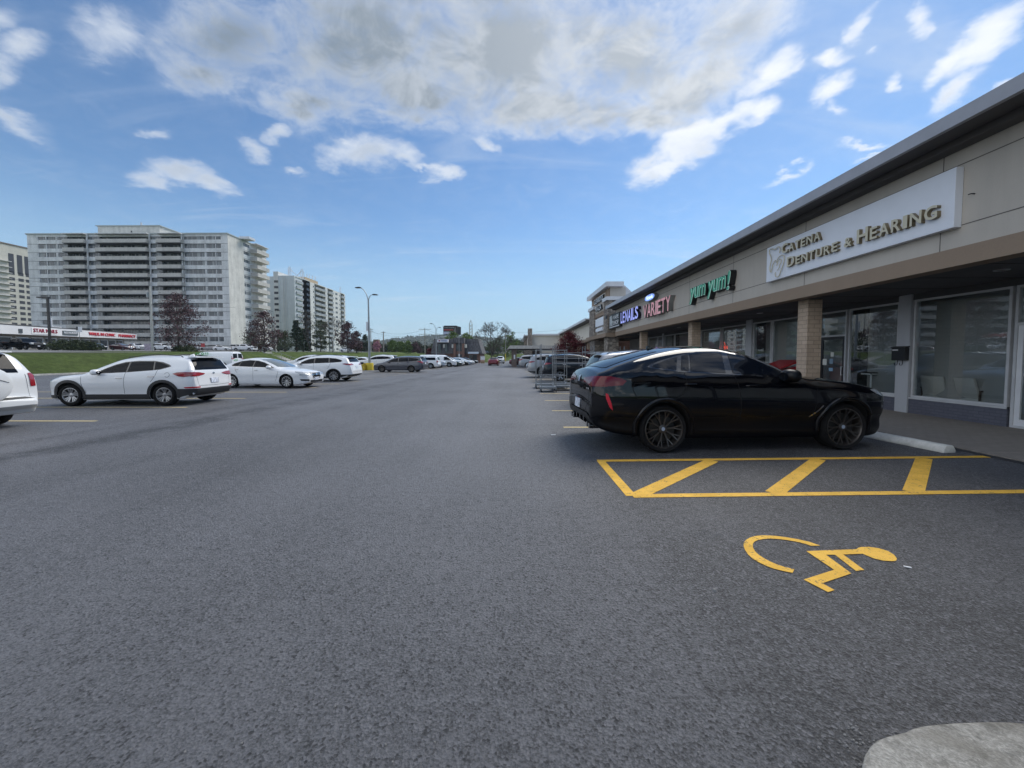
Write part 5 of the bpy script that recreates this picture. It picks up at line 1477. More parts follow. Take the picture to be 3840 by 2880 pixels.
def ribbon(pts, w):
    """outline of a thin line"""
    L = []; Rr = []
    for i, p in enumerate(pts):
        a = Vector(pts[max(i-1, 0)]); b = Vector(pts[min(i+1, len(pts)-1)]); d = (b-a).normalized(); n = Vector((-d.y, d.x))*w/2
        L.append(tuple(Vector(p)+n)); Rr.append(tuple(Vector(p)-n))
    return L + Rr[::-1]
def arc2(cx, cz, r, a0, a1, n=18):
    return [(cx+r*math.cos(R(a0+(a1-a0)*k/n)), cz+r*math.sin(R(a0+(a1-a0)*k/n))) for k in range(n+1)]
def make_wheel(sp, parent, x, sy, style, mat, mat2=None):
    Rt, Rr, tw = sp['Rt'], sp['Rr'], sp.get('tw', .24)
    yo = sp['W'] - sp.get('inset', .035)          # outer face of the tyre
    w_ = empty('wheel', (x, sy*(yo-tw/2), Rt), 0); w_.parent = parent
    h = tw/2; S = sy
    m = MB(); m.lathe([(Rr-.012, -h*.80*S), (Rr+.005, -h*.9*S), (Rr+(Rt-Rr)*.55, -h*1.0*S), (Rt-.018, -h*.86*S), (Rt-.002, -h*.6*S), (Rt, 0), (Rt-.002, h*.6*S), (Rt-.018, h*.86*S), (Rr+(Rt-Rr)*.55, h*1.0*S), (Rr+.005, h*.9*S), (Rr-.012, h*.80*S)], 40, axis='y', caps=False)
    m.build('tyre', TYRE, w_, smooth=True, angle=50)
    m = MB(); yf = h*.80*S
    m.lathe([(Rr+.004, yf), (Rr+.002, yf+.012*S), (Rr-.012, yf+.014*S), (Rr-.020, yf), (Rr-.03, yf-.05*S), (Rr-.04, -h*.8*S)], 40, axis='y', caps=False)
    def spoke(a, r0, r1, w0, w1, y0, y1, th=.02):
        c, s_ = math.cos(a), math.sin(a); vs = []
        for r, wd, y in ((r0, w0, y0), (r1, w1, y1)):
            for dy_ in (0, -th*S):
                for e in (-1, 1):
                    vs.append((r*c - e*wd/2*s_, y+dy_, r*s_ + e*wd/2*c))
        m.add(vs, [(0,1,5,4),(2,6,7,3),(0,4,6,2),(1,3,7,5),(0,2,3,1),(4,5,7,6)])
    yh = yf - .028*S
    if style == 'double':
        for k in range(10):
            a = 2*PI*k/10 + .1
            for e in (-1, 1):
                # each spoke forks to the rim in a V
                for r0, r1, d0, d1 in ((.05, Rr*.56, 0, .028), (Rr*.56, Rr-.006, .028, .135)):
                    a0, a1 = a + e*d0/1.0, a + e*d1
                    p0 = Vector((r0*math.cos(a0), r0*math.sin(a0))); p1 = Vector((r1*math.cos(a1), r1*math.sin(a1)))
                    d = (p1-p0).normalized(); n = Vector((-d.y, d.x))*.0075
                    ya, yb2 = (yh, yh+.008*S) if r0 < .1 else (yh+.008*S, yf+.006*S)
                    vs = []
                    for p_, y in ((p0, ya), (p1, yb2)):
                        for dy_ in (0, -.02*S):
                            for q in (n, -n): vs.append((p_.x+q.x, y+dy_, p_.y+q.y))
                    m.add(vs, [(0,1,5,4),(2,6,7,3),(0,4,6,2),(1,3,7,5),(0,2,3,1),(4,5,7,6)])
    elif style == 'ten':
        for k in range(10): spoke(2*PI*k/10+.3, .05, Rr-.008, .030, .052 if k % 2 else .04, yh, yf+.004*S)
    elif style == 'twist':
        for k in range(5):
            for q, wd in ((0, .045), (.33, .032), (.62, .03)):
                spoke(2*PI*k/5+q, .05, Rr-.008, wd*.7, wd*1.15, yh, yf+.004*S)
    elif style == 'plain':
        m.lathe([(Rr-.01, yf), (Rr*.75, yf-.004*S), (Rr*.4, yf+.012*S), (0, yf+.015*S)], 28, axis='y')
    else:
        for k in range(6): spoke(2*PI*k/6+.2, .05, Rr-.008, .07, .06, yh, yf+.004*S)
    m.lathe([(.068, yh-.02*S), (.066, yh+.006*S), (.045, yh+.012*S), (0, yh+.012*S)], 20, axis='y')
    m.build('rim', mat, w_, smooth=True, angle=35)
    m = MB(); m.lathe([(.0, yh-.045*S), (Rr*.70, yh-.045*S), (Rr*.70, yh-.07*S), (0, yh-.07*S)], 28, axis='y')
    m.build('brake_disc', STEEL, w_, smooth=True, angle=30)
    m = MB(); m.lathe([(0, -h*.3*S), (Rr-.02, -h*.3*S), (Rr-.02, -h*.5*S), (0, -h*.5*S)], 20, axis='y')
    m.build('wheel_back', WELL, w_)
    if sp.get('cap'):
        m = MB(); m.lathe([(.03, yh+.0125*S), (.028, yh+.016*S), (0, yh+.016*S)], 16, axis='y'); m.build('hub_cap', pmat('roundel pale', (.35, .42, .55), .3), w_)
    return w_
def mirror_mesh(parent, x, z, y, sy, mat, s_=1.0):
    r = empty('mirror', (x, sy*y, z)); r.parent = parent
    m = MB(); m.lathe([(0, -.12*s_), (.05*s_, -.115*s_), (.085*s_, -.07*s_), (.098*s_, 0), (.09*s_, .07*s_), (.05*s_, .10*s_), (0, .105*s_)], 16, axis='y')
    for i, v in enumerate(m.v): m.v[i] = (v[0]*1.05 + .0, v[1] + sy*.10*s_, v[2]*.82 + (.02 if v[2] > 0 else 0))
    m.build('housing', mat, r, smooth=True, angle=60)
    m = MB(); m.cbox((-.01, sy*-.03, -.055*s_), (.07, .14, .035)); m.build('arm', TRIM, r, bevel=.008)
    m = MB(); m.lathe([(0, -.002), (.075*s_, -.002), (.075*s_, .0), (0, .0)], 14, axis='x')
    for i, v in enumerate(m.v): m.v[i] = (v[0]-.104*s_*.92, v[1]*1.0 + sy*.10*s_, v[2]*.75)
    m.build('mirror_glass', CGL, r)
def handle_mesh(s, parent, x, z, sy, mat):
    h = s.bvh.ray_cast(Vector((x, sy*4, z)), Vector((0, -sy, 0)))
    if h[0] is None: return
    y = h[0].y
    m = MB(); m.tube([(x-.09, y, z), (x-.07, y+sy*.03, z), (x+.07, y+sy*.034, z+.004), (x+.09, y, z+.004)], [.010, .013, .013, .010], 8)
    m.build('door_handle', mat, parent, smooth=True)

PROTO = {}
def build_car(sp, name, label, cat, group=None, pnt=PW, loc=(0,0,0), rz=0.0, scale=1.0):
    s = Car(sp)
    root = empty(name, (0,0,0), 0, label, cat, group)
    me = s.cut_arches(); mi_ = [p_.material_index for p_ in me.polygons]; me.materials.clear(); me.materials.append(pnt); me.materials.append(WELL)
    for p_, k_ in zip(me.polygons, mi_): p_.material_index = k_
    body = bpy.data.objects.new('body', me); col.objects.link(body); body.parent = root
    seam = SEAM if pnt in (PK, PN, PG, PM, PDG) else SEAMW
    ax_ = sp['wb']/2; cz = sp['Rt']+.01; Ra = sp['Ra']
    B = lambda x: lerp_list(s.bot, x)
    # cladding
    if sp.get('clad'):
        cm = sp.get('cladmat', TRIM); cw_ = sp.get('cladw', .065); zs = sp.get('sillz', .36)
        for sd in (1, -1):
            P_ = []
            for c in (ax_, -ax_):
                a0, a1 = -14, 194
                P_.append((arc2(c, cz, Ra+cw_, a0, a1) + arc2(c, cz, Ra-.004, a1, a0), 's', sd))
            s.add_panel('arch_trim', P_, cm, root, .012, .07)
            if sp['clad'] == 'full':
                P_ = [([(ax_-Ra-.03, zs), (-ax_+Ra+.03, zs), (-ax_+Ra-.02, B(0)+.03), (ax_-Ra+.02, B(0)+.03)], 's', sd),
                      ([(-ax_-Ra+.02, .30), (-ax_-Ra-.05, sp.get('bumpz', .45)), (s.x0+.03, sp.get('bumpz', .45)), (s.x0+.06, .33), (s.x0+.2, B(s.x0+.2)+.05), (-ax_-Ra-.0, B(-ax_-Ra)+.04)], 's', sd),
                      ([(ax_+Ra-.02, .36), (s.x1-.05, .36), (s.x1-.08, .28), (ax_+Ra, .26)], 's', sd)]
                s.add_panel('sill_trim', P_, cm, root, .008, .07)
        if sp['clad'] == 'full':
            zb = sp.get('bumpz', .45); w_ = s.W*.955
            s.add_panel('bumper_trim', [([(-w_, zb), (w_, zb), (w_*.96, .32), (-w_*.96, .32)], 'r', 1)], cm, root, .01, .07)
            s.add_panel('bumper_trim', [([(-w_, .36), (w_, .36), (w_*.96, .26), (-w_*.96, .26)], 'f', 1)], cm, root, .01, .07)
    # seams
    P_ = [(ribbon(l, .011), 's', sd) for l in sp.get('seams', []) for sd in (1, -1)]
    P_ += [(ribbon(l, .011), 'r', 1) for l in sp.get('rseams', [])] + [(ribbon(l, .010), 'f', 1) for l in sp.get('fseams', [])]
    if P_: s.add_panel('door_seams', P_, seam, root, .0025, .05)
    # glass
    for sd in (1, -1):
        if 'dlo' in sp: s.add_panel('window_surround', [(sp['dlo'], 's', sd)], sp.get('surmat', TRIMG), root, .004, .05)
        for wpoly in sp.get('win', []): s.add_panel('side_window', [(wpoly, 's', sd)], sp.get('glass', CGL), root, .009, .05)
        if 'dlochrome' in sp: s.add_panel('window_trim', [(ribbon(sp['dlochrome'], .018), 's', sd)], CHR, root, .008, .05)
    zc, zr = sp['ws']; w0, w1 = sp.get('wsw', (s.W*.70, s.W*.60))
    s.add_panel('windshield', [([(-w0, zc), (-w0*.5, zc-.03), (w0*.5, zc-.03), (w0, zc), (w1, zr), (-w1, zr)], 'f', 1)], CGL2 if sp.get('palews') else CGL, root, .006, .06)
    if 'rg' in sp:
        zc, zr, w0, w1 = sp['rg']
        s.add_panel('rear_window', [([(-w0, zc), (w0, zc), (w1, zr), (-w1, zr)], 'r', 1)], sp.get('rglass', CGL), root, .006, .06)
    if 'rgt' in sp: s.add_panel('rear_window', [(sp['rgt'], 't', 1)], CGL, root, .006, .06)
    # lamps
    for sd in (1, -1):
        for nm, polys, mt in sp.get('lamps', []):
            s.add_panel(nm, [(pl if d in ('s', 'c', 'fc') else [(q[0]*sd, q[1]) for q in pl], d, sd) for pl, d in polys], mt, root, .010, .04)
    for nm, polys, mt, of in sp.get('extra', []):
        s.add_panel(nm, [(pl, d, 1) for pl, d in polys], mt, root, of, .05)
    if 'plate' in sp:
        z = sp['plate']; h = s.bvh.ray_cast(Vector((-6, 0, z)), Vector((1, 0, 0)))
        nn = s.nrm(h[0]); m = MB(); m.cbox((0, 0, 0), (.015, .31, .155), M=Matrix.Rotation(-math.asin(max(-.9, min(.9, nn.z))), 3, 'Y').inverted())
        o = m.build('license_plate', PLATE, root, loc=h[0] + Vector((-.012, 0, 0)))
    if 'fplate' in sp:
        z = sp['fplate']; h = s.bvh.ray_cast(Vector((6, 0, z)), Vector((-1, 0, 0)))
        m = MB(); m.cbox((0, 0, 0), (.015, .31, .15)); m.build('license_plate', PLATE, root, loc=h[0] + Vector((.012, 0, 0)))
    for sd in (1, -1):
        for (x, z) in sp.get('handles', []): handle_mesh(s, root, x, z, sd, sp.get('hmat', pnt))
        if 'mir' in sp:
            x, z, y = sp['mir']; mirror_mesh(root, x, z, y, sd, sp.get('mirmat', pnt), sp.get('mirs', 1.0))
        if 'rails' in sp:
            xa, xb, z, y = sp['rails']
            za = lerp_list(s.top, xa)-.035; zb2 = lerp_list(s.top, xb)-.035; zm_ = lerp_list(s.top, (xa+xb)/2)
            m = MB(); m.tube([(xa, sd*y, za-.02), (xa-.07, sd*y, za+.035), ((xa+xb)/2, sd*y, zm_+.02), (xb+.07, sd*y, zb2+.035), (xb, sd*y, zb2-.02)], .014, 6); m.build('roof_rail', sp.get('railmat', TRIM), root, smooth=True)
        for x in (ax_, -ax_):
            make_wheel(sp, root, x, sd, sp.get('rim', 'six'), sp.get('rimmat', RIMS))
    if 'spoiler' in sp:
        xa, xb, z, w_, mt = sp['spoiler']
        m = MB(); m.prism([(xa, z), (xa, z+.015), (xb, z-.005), (xb, z-.035), (xa-.02, z-.03)], 'y', -w_, w_); m.build('spoiler', mt or pnt, root, bevel=.006, smooth=True)
    if 'fin' in sp:
        x = sp['fin']; z = lerp_list(s.top, x); m = MB(); m.prism([(x+.09, z-.01), (x-.07, z+.055), (x-.09, z-.01)], 'y', -.018, .018); m.build('antenna_fin', sp.get('finmat', pnt), root, bevel=.006)
    # underbody so that nothing shows through below
    root.location = loc; root.rotation_euler = (0, 0, rz); root.scale = (scale,)*3
    root['_p'] = 0; del root['_p']
    root_paint[root.name] = pnt
    return root, s
root_paint = {}
def clone(root, pnt, label, cat, loc, rz, scale=1.0, group=None, name=None):
    old = root_paint[root.name]
    c = copy_tree(root)
    def rec(o):
        if o.type == 'MESH':
            for sl in o.material_slots:
                if sl.material == old and pnt != old: sl.link = 'OBJECT'; sl.material = pnt
        for ch in o.children: rec(ch)
    rec(c)
    c.location = loc; c.rotation_euler = (0, 0, rz); c.scale = (scale,)*3
    c['label'] = label; c['category'] = cat
    if group: c['group'] = group
    elif 'group' in c: del c['group']
    if name: c.name = name
    root_paint[c.name] = pnt
    return c

# ------------------------------------------------------------------ shapes
BM = dict(wb=2.972, glass=CGLB, Rt=.374, Rr=.300, tw=.31, W=1.005, Ra=.425, inset=.02, cap=True, rim='double', rimmat=RIMK,
  top=[(2.37,.60),(2.36,.74),(2.32,.88),(2.24,.99),(2.0,1.07),(1.6,1.135),(1.2,1.17),(.93,1.20),(.62,1.32),(.30,1.47),(.02,1.585),(-.25,1.655),(-.6,1.69),(-1.0,1.68),(-1.4,1.62),(-1.8,1.525),(-2.15,1.415),(-2.38,1.32),(-2.46,1.29),(-2.50,1.25),(-2.545,1.19),(-2.575,1.13),(-2.58,1.05),(-2.575,.95),(-2.585,.84),(-2.605,.74),(-2.60,.66)],
  bot=[(2.37,.48),(2.34,.36),(2.25,.25),(2.0,.20),(1.0,.20),(-1.0,.21),(-1.9,.26),(-2.2,.30),(-2.45,.37),(-2.56,.48),(-2.60,.60)],
  belt=[(2.3,1.0),(1.2,1.10),(.6,1.14),(-.4,1.19),(-1.2,1.23),(-1.8,1.28),(-2.4,1.26)], tum=.52, zm=.78, sh=.055, tuck=.11, scoop=.035, rroof=.11, rhood=.15, crown=.05, nose=(.95,.60), tail=(.72,.70), step=.03,
  dlo=[(.74,1.155),(.42,1.325),(.12,1.475),(-.12,1.545),(-.45,1.585),(-.85,1.575),(-1.2,1.515),(-1.5,1.435),(-1.70,1.365),(-1.735,1.335),(-1.68,1.315),(-1.2,1.255),(-.4,1.215),(.3,1.175)],
  win=[[(.60,1.185),(.36,1.315),(.08,1.455),(-.14,1.52),(-.33,1.548),(-.36,1.235),(.3,1.195)],
       [(-.43,1.553),(-.70,1.56),(-.98,1.535),(-1.04,1.27),(-.48,1.24)],[(-1.005,1.53),(-1.12,1.51),(-1.20,1.285),(-1.075,1.272)],
       [(-1.20,1.492),(-1.45,1.425),(-1.64,1.36),(-1.655,1.338),(-1.6,1.328),(-1.275,1.292)]],
  ws=(1.22,1.57), wsw=(.70,.58), rgt=[(-1.42,-.52),(-1.42,.52),(-2.12,.60),(-2.30,.60),(-2.34,.5),(-2.36,0),(-2.34,-.5),(-2.30,-.60),(-2.12,-.60)],
  lamps=[('taillight', [([(-2.09,1.125),(-2.16,1.16),(-2.32,1.195),(-2.50,1.19),(-2.50,1.05),(-2.35,1.045),(-2.16,1.06)],'s'), ([(.94,1.185),(.70,1.19),(.45,1.16),(.28,1.15),(.28,1.075),(.5,1.07),(.70,1.03),(.94,1.04)],'r')], TAILK),
         ('reflector', [([(-2.37,.93),(-2.405,.94),(-2.40,.86),(-2.345,.72),(-2.30,.68),(-2.32,.78)],'s')], REFL),
         ('fender_vent', [(ribbon([(.86,.55),(1.0,.66),(1.07,.73)],.022),'s')], CHR),
         ('headlight', [([(2.24,.93),(2.12,.975),(1.92,.965),(2.02,.90),(2.22,.84)],'s'), ([(.86,.93),(.5,.93),(.44,.86),(.86,.82)],'f')], LENS)],
  seams=[[(.98,1.02),(.96,.75),(.90,.5),(.78,.36)],[(-.36,1.215),(-.30,1.0),(-.27,.7),(-.28,.42)],[(-1.16,1.25),(-1.14,1.1),(-1.20,.93),(-1.30,.86)],[(-1.72,1.10),(-1.97,1.09),(-2.0,1.0),(-1.93,.86),(-1.74,.86)],[(.78,.34),(-.9,.36)]],
  rseams=[[(-.66,1.03),(-.62,.80),(-.5,.62),(0,.58),(.5,.62),(.62,.80),(.66,1.03)]],
  extra=[('rear_valance', [([(-.62,.60),(.62,.60),(.80,.46),(.74,.385),(-.74,.385),(-.80,.46)],'r')], TRIM, .012), ('badge', [([(.055*math.cos(k*.524),1.125+.055*math.sin(k*.524)) for k in range(12)],'r')], pmat('roundel pale', (.35, .42, .55), .3), .014),
         ('grille', [([(-.42,.86),(-.05,.86),(-.05,.58),(-.36,.60)],'f'), ([(.42,.86),(.05,.86),(.05,.58),(.36,.60)],'f')], TRIMG, .012),
         ('lettering', [([(-.72,.985+.01),(-.52,.985+.01),(-.52,1.005),(-.72,1.005)],'r')] if False else [([(.10,1.10),(.26,1.10),(.26,1.112),(.10,1.112)],'r'),([(-.66,.975),(-.58,.975),(-.58,1.0),(-.66,1.0)],'r'),([(-.55,.975),(-.50,.975),(-.50,1.0),(-.55,1.0)],'r')], CHR, .012)],
  plate=.70, handles=[(-.10,1.045),(-1.08,1.075)], mir=(.50,1.19,.90), mirs=1.22, fin=-1.30, clad=True, cladmat=PK, cladw=.06)
TU = dict(wb=2.74, Rt=.355, Rr=.235, tw=.225, W=.925, Ra=.40, rim='twist', inset=.03,
  top=[(2.14,.62),(2.13,.72),(2.10,.83),(2.02,.92),(1.8,.99),(1.4,1.04),(1.08,1.075),(.80,1.20),(.45,1.37),(.15,1.51),(-.10,1.58),(-.5,1.635),(-1.0,1.645),(-1.5,1.63),(-1.85,1.59),(-1.98,1.55),(-2.05,1.44),(-2.14,1.28),(-2.20,1.12),(-2.22,1.0),(-2.235,.85),(-2.255,.70),(-2.26,.62)],
  bot=[(2.14,.50),(2.12,.35),(2.02,.24),(1.6,.20),(-1.6,.21),(-2.0,.28),(-2.2,.36),(-2.26,.50)],
  belt=[(2.2,.9),(1.1,1.0),(.5,1.03),(-1.2,1.12),(-2.2,1.17)], tum=.42, zm=.72, sh=.045, rroof=.10, rhood=.12, nose=(.8,.60), tail=(.55,.74), crown=.05,
  dlo=[(.66,1.05),(.40,1.20),(.15,1.325),(-.12,1.41),(-.5,1.45),(-1.0,1.445),(-1.25,1.41),(-1.48,1.33),(-1.56,1.275),(-1.50,1.245),(-1.25,1.165),(-.4,1.09),(.3,1.055)],
  win=[[(.56,1.075),(.36,1.195),(.12,1.305),(-.12,1.38),(-.24,1.40),(-.26,1.095),(.3,1.07)],[(-.30,1.405),(-.6,1.422),(-.98,1.42),(-1.05,1.15),(-.31,1.10)],[(-1.03,1.415),(-1.22,1.385),(-1.46,1.305),(-1.50,1.27),(-1.25,1.19),(-1.10,1.158)]],
  ws=(1.10,1.50), wsw=(.66,.55), rg=(1.15,1.54,.70,.60), rglass=CGL,
  lamps=[('taillight', [([(-1.66,1.035),(-1.80,1.08),(-2.05,1.09),(-2.18,1.08),(-2.18,.955),(-2.0,.93),(-1.85,.95)],'s'), ([(.85,1.085),(.60,1.075),(.36,1.03),(.42,.99),(.62,.95),(.85,.94)],'r')], TAIL),
         ('reflector', [([(-1.98,.605),(-2.2,.615),(-2.2,.57),(-2.02,.565)],'s'), ([(.86,.61),(.62,.61),(.62,.575),(.86,.57)],'r')], REFL),
         ('headlight', [([(2.06,.90),(1.85,.945),(1.70,.935),(1.86,.87),(2.10,.79)],'s'), ([(.84,.90),(.42,.87),(.42,.78),(.84,.79)],'f')], LENS)],
  seams=[[(1.02,1.0),(1.0,.75),(.90,.42)],[(-.27,1.09),(-.24,.85),(-.24,.40)],[(-1.20,1.15),(-1.16,1.0),(-1.08,.86),(-1.02,.78)],arc2(-1.50,1.0,.075,20,320,10)],
  rseams=[[(-.74,1.10),(-.70,.9),(-.66,.64),(0,.62),(.66,.64),(.70,.9),(.74,1.10)]],
  extra=[('license_recess', [([(-.20,.86),(.20,.86),(.18,.70),(-.18,.70)],'r')], pmat('pale recess', (.33,.34,.36), .5), .004), ('badge', [([(.05*math.cos(k*.524),1.03+.03*math.sin(k*.524)) for k in range(12)],'r')], CHR, .012), ('grille', [([(-.5,.80),(.5,.80),(.42,.60),(-.42,.60)],'f')], TRIMG, .01)],
  plate=.79, handles=[(-.10,.905),(-1.04,.955)], hmat=CHR, mir=(.52,1.08,.87), clad='full', cladw=.082, sillz=.385, bumpz=.55, fin=-1.55, rails=(-.05,-1.72,1.6,.54), spoiler=(-1.88,-2.13,1.585,.60,None))
RV = dict(TU); RV.update(wb=2.66, W=.91, rim='six', clad=None, Rt=.36,
  top=[(2.15,.62),(2.13,.78),(2.05,.92),(1.7,1.02),(1.15,1.10),(.85,1.25),(.35,1.52),(.05,1.64),(-.5,1.70),(-1.2,1.69),(-1.75,1.655),(-1.95,1.60),(-2.02,1.48),(-2.12,1.25),(-2.17,1.08),(-2.19,.85),(-2.22,.66),(-2.30,.60),(-2.31,.56)],
  bot=[(2.15,.50),(2.1,.32),(1.8,.22),(-1.8,.25),(-2.15,.36),(-2.31,.46)],
  belt=[(2.2,.98),(.9,1.06),(-1.2,1.10),(-2.2,1.13)], tail=(.42,.80), tum=.36,
  dlo=[(.62,1.10),(.1,1.44),(-.3,1.52),(-1.5,1.50),(-1.72,1.30),(-1.66,1.17),(-.3,1.12)], win=[[(.52,1.12),(.08,1.41),(-.28,1.49),(-.30,1.14)],[(-.36,1.49),(-1.02,1.49),(-1.04,1.17),(-.36,1.14)],[(-1.10,1.49),(-1.46,1.475),(-1.66,1.29),(-1.62,1.20),(-1.10,1.175)]],
  ws=(1.15,1.56), rg=(1.16,1.54,.60,.52), rglass=CGL,
  lamps=[('taillight', [([(-2.02,1.12),(-2.12,1.10),(-2.12,.86),(-2.06,.86)],'s'), ([(.84,1.16),(.75,1.14),(.76,.86),(.85,.86)],'r')], TAIL)],
  seams=[[(.9,1.05),(.88,.5)],[(-.33,1.1),(-.3,.42)]], rseams=[[(-.70,1.12),(-.72,.62),(.72,.62),(.70,1.12)]], extra=[('bumper_trim',[([(-.62,.64),(.80,.66),(.80,.60),(-.8,.60)],'r')],TRIM,.01)], handles=[(-.12,.98),(-1.08,1.0)], plate=None, mir=(.6,1.12,.88), rails=(-.05,-1.72,1.6,.52), spoiler=(-1.90,-2.10,1.62,.55,None))
RV.pop('plate')
AL = dict(wb=2.776, Rt=.325, Rr=.232, tw=.215, W=.915, Ra=.362, rim='ten', inset=.03, palews=True,
  top=[(2.36,.56),(2.34,.66),(2.27,.74),(2.1,.81),(1.7,.89),(1.3,.945),(1.02,.985),(.70,1.14),(.35,1.29),(.05,1.385),(-.3,1.44),(-.7,1.45),(-1.1,1.40),(-1.5,1.27),(-1.85,1.13),(-2.05,1.085),(-2.30,1.06),(-2.37,1.0),(-2.41,.85),(-2.44,.70),(-2.45,.60)],
  bot=[(2.36,.44),(2.33,.27),(2.1,.19),(1.6,.17),(-1.6,.18),(-2.1,.25),(-2.45,.45)],
  belt=[(2.2,.80),(1.1,.90),(.5,.945),(-1.2,1.0),(-2.3,1.03)], tum=.50, zm=.62, sh=.05, rroof=.10, rhood=.13, nose=(.9,.55), tail=(.6,.68), crown=.05,
  dlo=[(.78,.965),(.50,1.10),(.20,1.225),(-.15,1.31),(-.6,1.335),(-1.0,1.29),(-1.32,1.18),(-1.42,1.09),(-1.36,1.045),(-.5,1.005)],
  win=[[(.68,.985),(.46,1.09),(.18,1.205),(-.15,1.285),(-.27,1.295),(-.29,1.015)],[(-.33,1.30),(-.6,1.31),(-.96,1.265),(-1.02,1.05),(-.34,1.02)],[(-1.0,1.255),(-1.27,1.165),(-1.37,1.09),(-1.33,1.065),(-1.07,1.055)]],
  dlochrome=[(.76,.955),(.2,.98),(-.5,1.0),(-1.36,1.035)],
  ws=(1.02,1.38), wsw=(.70,.58), rg=(1.12,1.36,.66,.56),
  lamps=[('headlight', [([(2.22,.72),(2.05,.775),(1.78,.80),(1.86,.745),(2.10,.66),(2.25,.63)],'s'), ([(.84,.75),(.60,.74),(.42,.70),(.44,.63),(.66,.60),(.86,.62)],'f')], LENS),
         ('fog_recess', [([(.84,.44),(.58,.42),(.56,.33),(.82,.35)],'f'), ([(2.20,.43),(2.28,.43),(2.28,.34),(2.16,.36)],'s')], TRIM),
         ('taillight', [([(-2.10,1.0),(-2.36,1.0),(-2.38,.88),(-2.15,.92)],'s'), ([(.86,1.0),(.55,.98),(.55,.88),(.87,.88)],'r')], TAIL)],
  seams=[[(1.0,.93),(.98,.7),(.86,.34)],[(-.30,1.0),(-.26,.8),(-.28,.34)],[(-1.2,1.04),(-1.16,.85),(-1.06,.72)]],
  extra=[('grille', [([(-.36,.72),(.36,.72),(.26,.54),(.0,.50),(-.26,.54)],'f')], TRIMG, .012), ('grille_chrome', [([(-.40,.74),(-.34,.74),(-.22,.50),(.22,.50),(.34,.74),(.40,.74),(.27,.46),(-.27,.46)],'f')], CHR, .016), ('lower_intake', [([(-.52,.38),(.52,.38),(.46,.27),(-.46,.27)],'f')], TRIM, .01), ('emblem',[([(.055*math.cos(k*.524),.65+.055*math.sin(k*.524)) for k in range(12)],'f')],CHR,.02)],
  fplate=.44, handles=[(-.12,.86),(-1.10,.89)], hmat=CHR, mir=(.58,.99,.87), mirs=.95)
HI = dict(TU); HI.update(wb=2.85, W=.965, Rt=.375, Rr=.255, Ra=.42, rim='ten', fin=None,
  top=[(2.40,.66),(2.39,.80),(2.33,.95),(2.15,1.05),(1.8,1.10),(1.35,1.14),(1.12,1.17),(.80,1.32),(.4,1.52),(.1,1.63),(-.4,1.71),(-1.0,1.72),(-1.7,1.68),(-2.05,1.62),(-2.17,1.55),(-2.26,1.40),(-2.36,1.22),(-2.42,1.08),(-2.46,.9),(-2.50,.72),(-2.505,.62)],
  bot=[(2.40,.50),(2.37,.35),(2.2,.24),(1.7,.21),(-1.7,.22),(-2.2,.32),(-2.48,.46),(-2.505,.54)],
  belt=[(2.3,1.02),(1.2,1.10),(.5,1.12),(-1.5,1.20),(-2.4,1.22)], tum=.38, tail=(.6,.74),
  dlo=[(.72,1.13),(.38,1.33),(.10,1.45),(-.3,1.52),(-1.0,1.535),(-1.5,1.50),(-1.85,1.40),(-1.95,1.33),(-1.85,1.26),(-1.4,1.22),(-.3,1.17)],
  win=[[(.62,1.16),(.34,1.315),(.08,1.425),(-.22,1.49),(-.24,1.19)],[(-.30,1.50),(-.6,1.51),(-1.08,1.515),(-1.12,1.225),(-.30,1.195)],[(-1.16,1.51),(-1.5,1.475),(-1.82,1.385),(-1.90,1.33),(-1.82,1.28),(-1.2,1.235)]],
  ws=(1.20,1.58), wsw=(.70,.60), rg=(1.26,1.54,.70,.62), rglass=CGL,
  lamps=[('taillight', [([(-1.95,1.14),(-2.1,1.17),(-2.40,1.16),(-2.40,1.06),(-2.2,1.07)],'s'), ([(.90,1.16),(.60,1.14),(.40,1.10),(.42,1.06),(.90,1.05)],'r')], TAIL),
         ('headlight', [([(2.28,.98),(2.05,1.02),(1.95,1.0),(2.1,.93),(2.30,.86)],'s'), ([(.88,.98),(.5,.96),(.5,.87),(.88,.86)],'f')], LENS)],
  seams=[[(1.05,1.1),(1.02,.8),(.92,.42)],[(-.27,1.16),(-.24,.9),(-.24,.40)],[(-1.25,1.22),(-1.2,1.05),(-1.12,.90),(-1.06,.82)]],
  rseams=[[(-.74,1.16),(-.70,.9),(-.66,.66),(0,.64),(.66,.66),(.70,.9),(.74,1.16)]], extra=[('grille', [([(-.5,.82),(.5,.82),(.42,.55),(-.42,.55)],'f')], TRIMG, .01)],
  plate=.93, handles=[(-.10,1.0),(-1.10,1.03)], hmat=PW, mir=(.55,1.16,.92), clad='full', cladw=.045, sillz=.34, bumpz=.46, rails=(.0,-1.85,1.6,.58), spoiler=(-2.10,-2.30,1.63,.62,None))
HI.pop('fin')
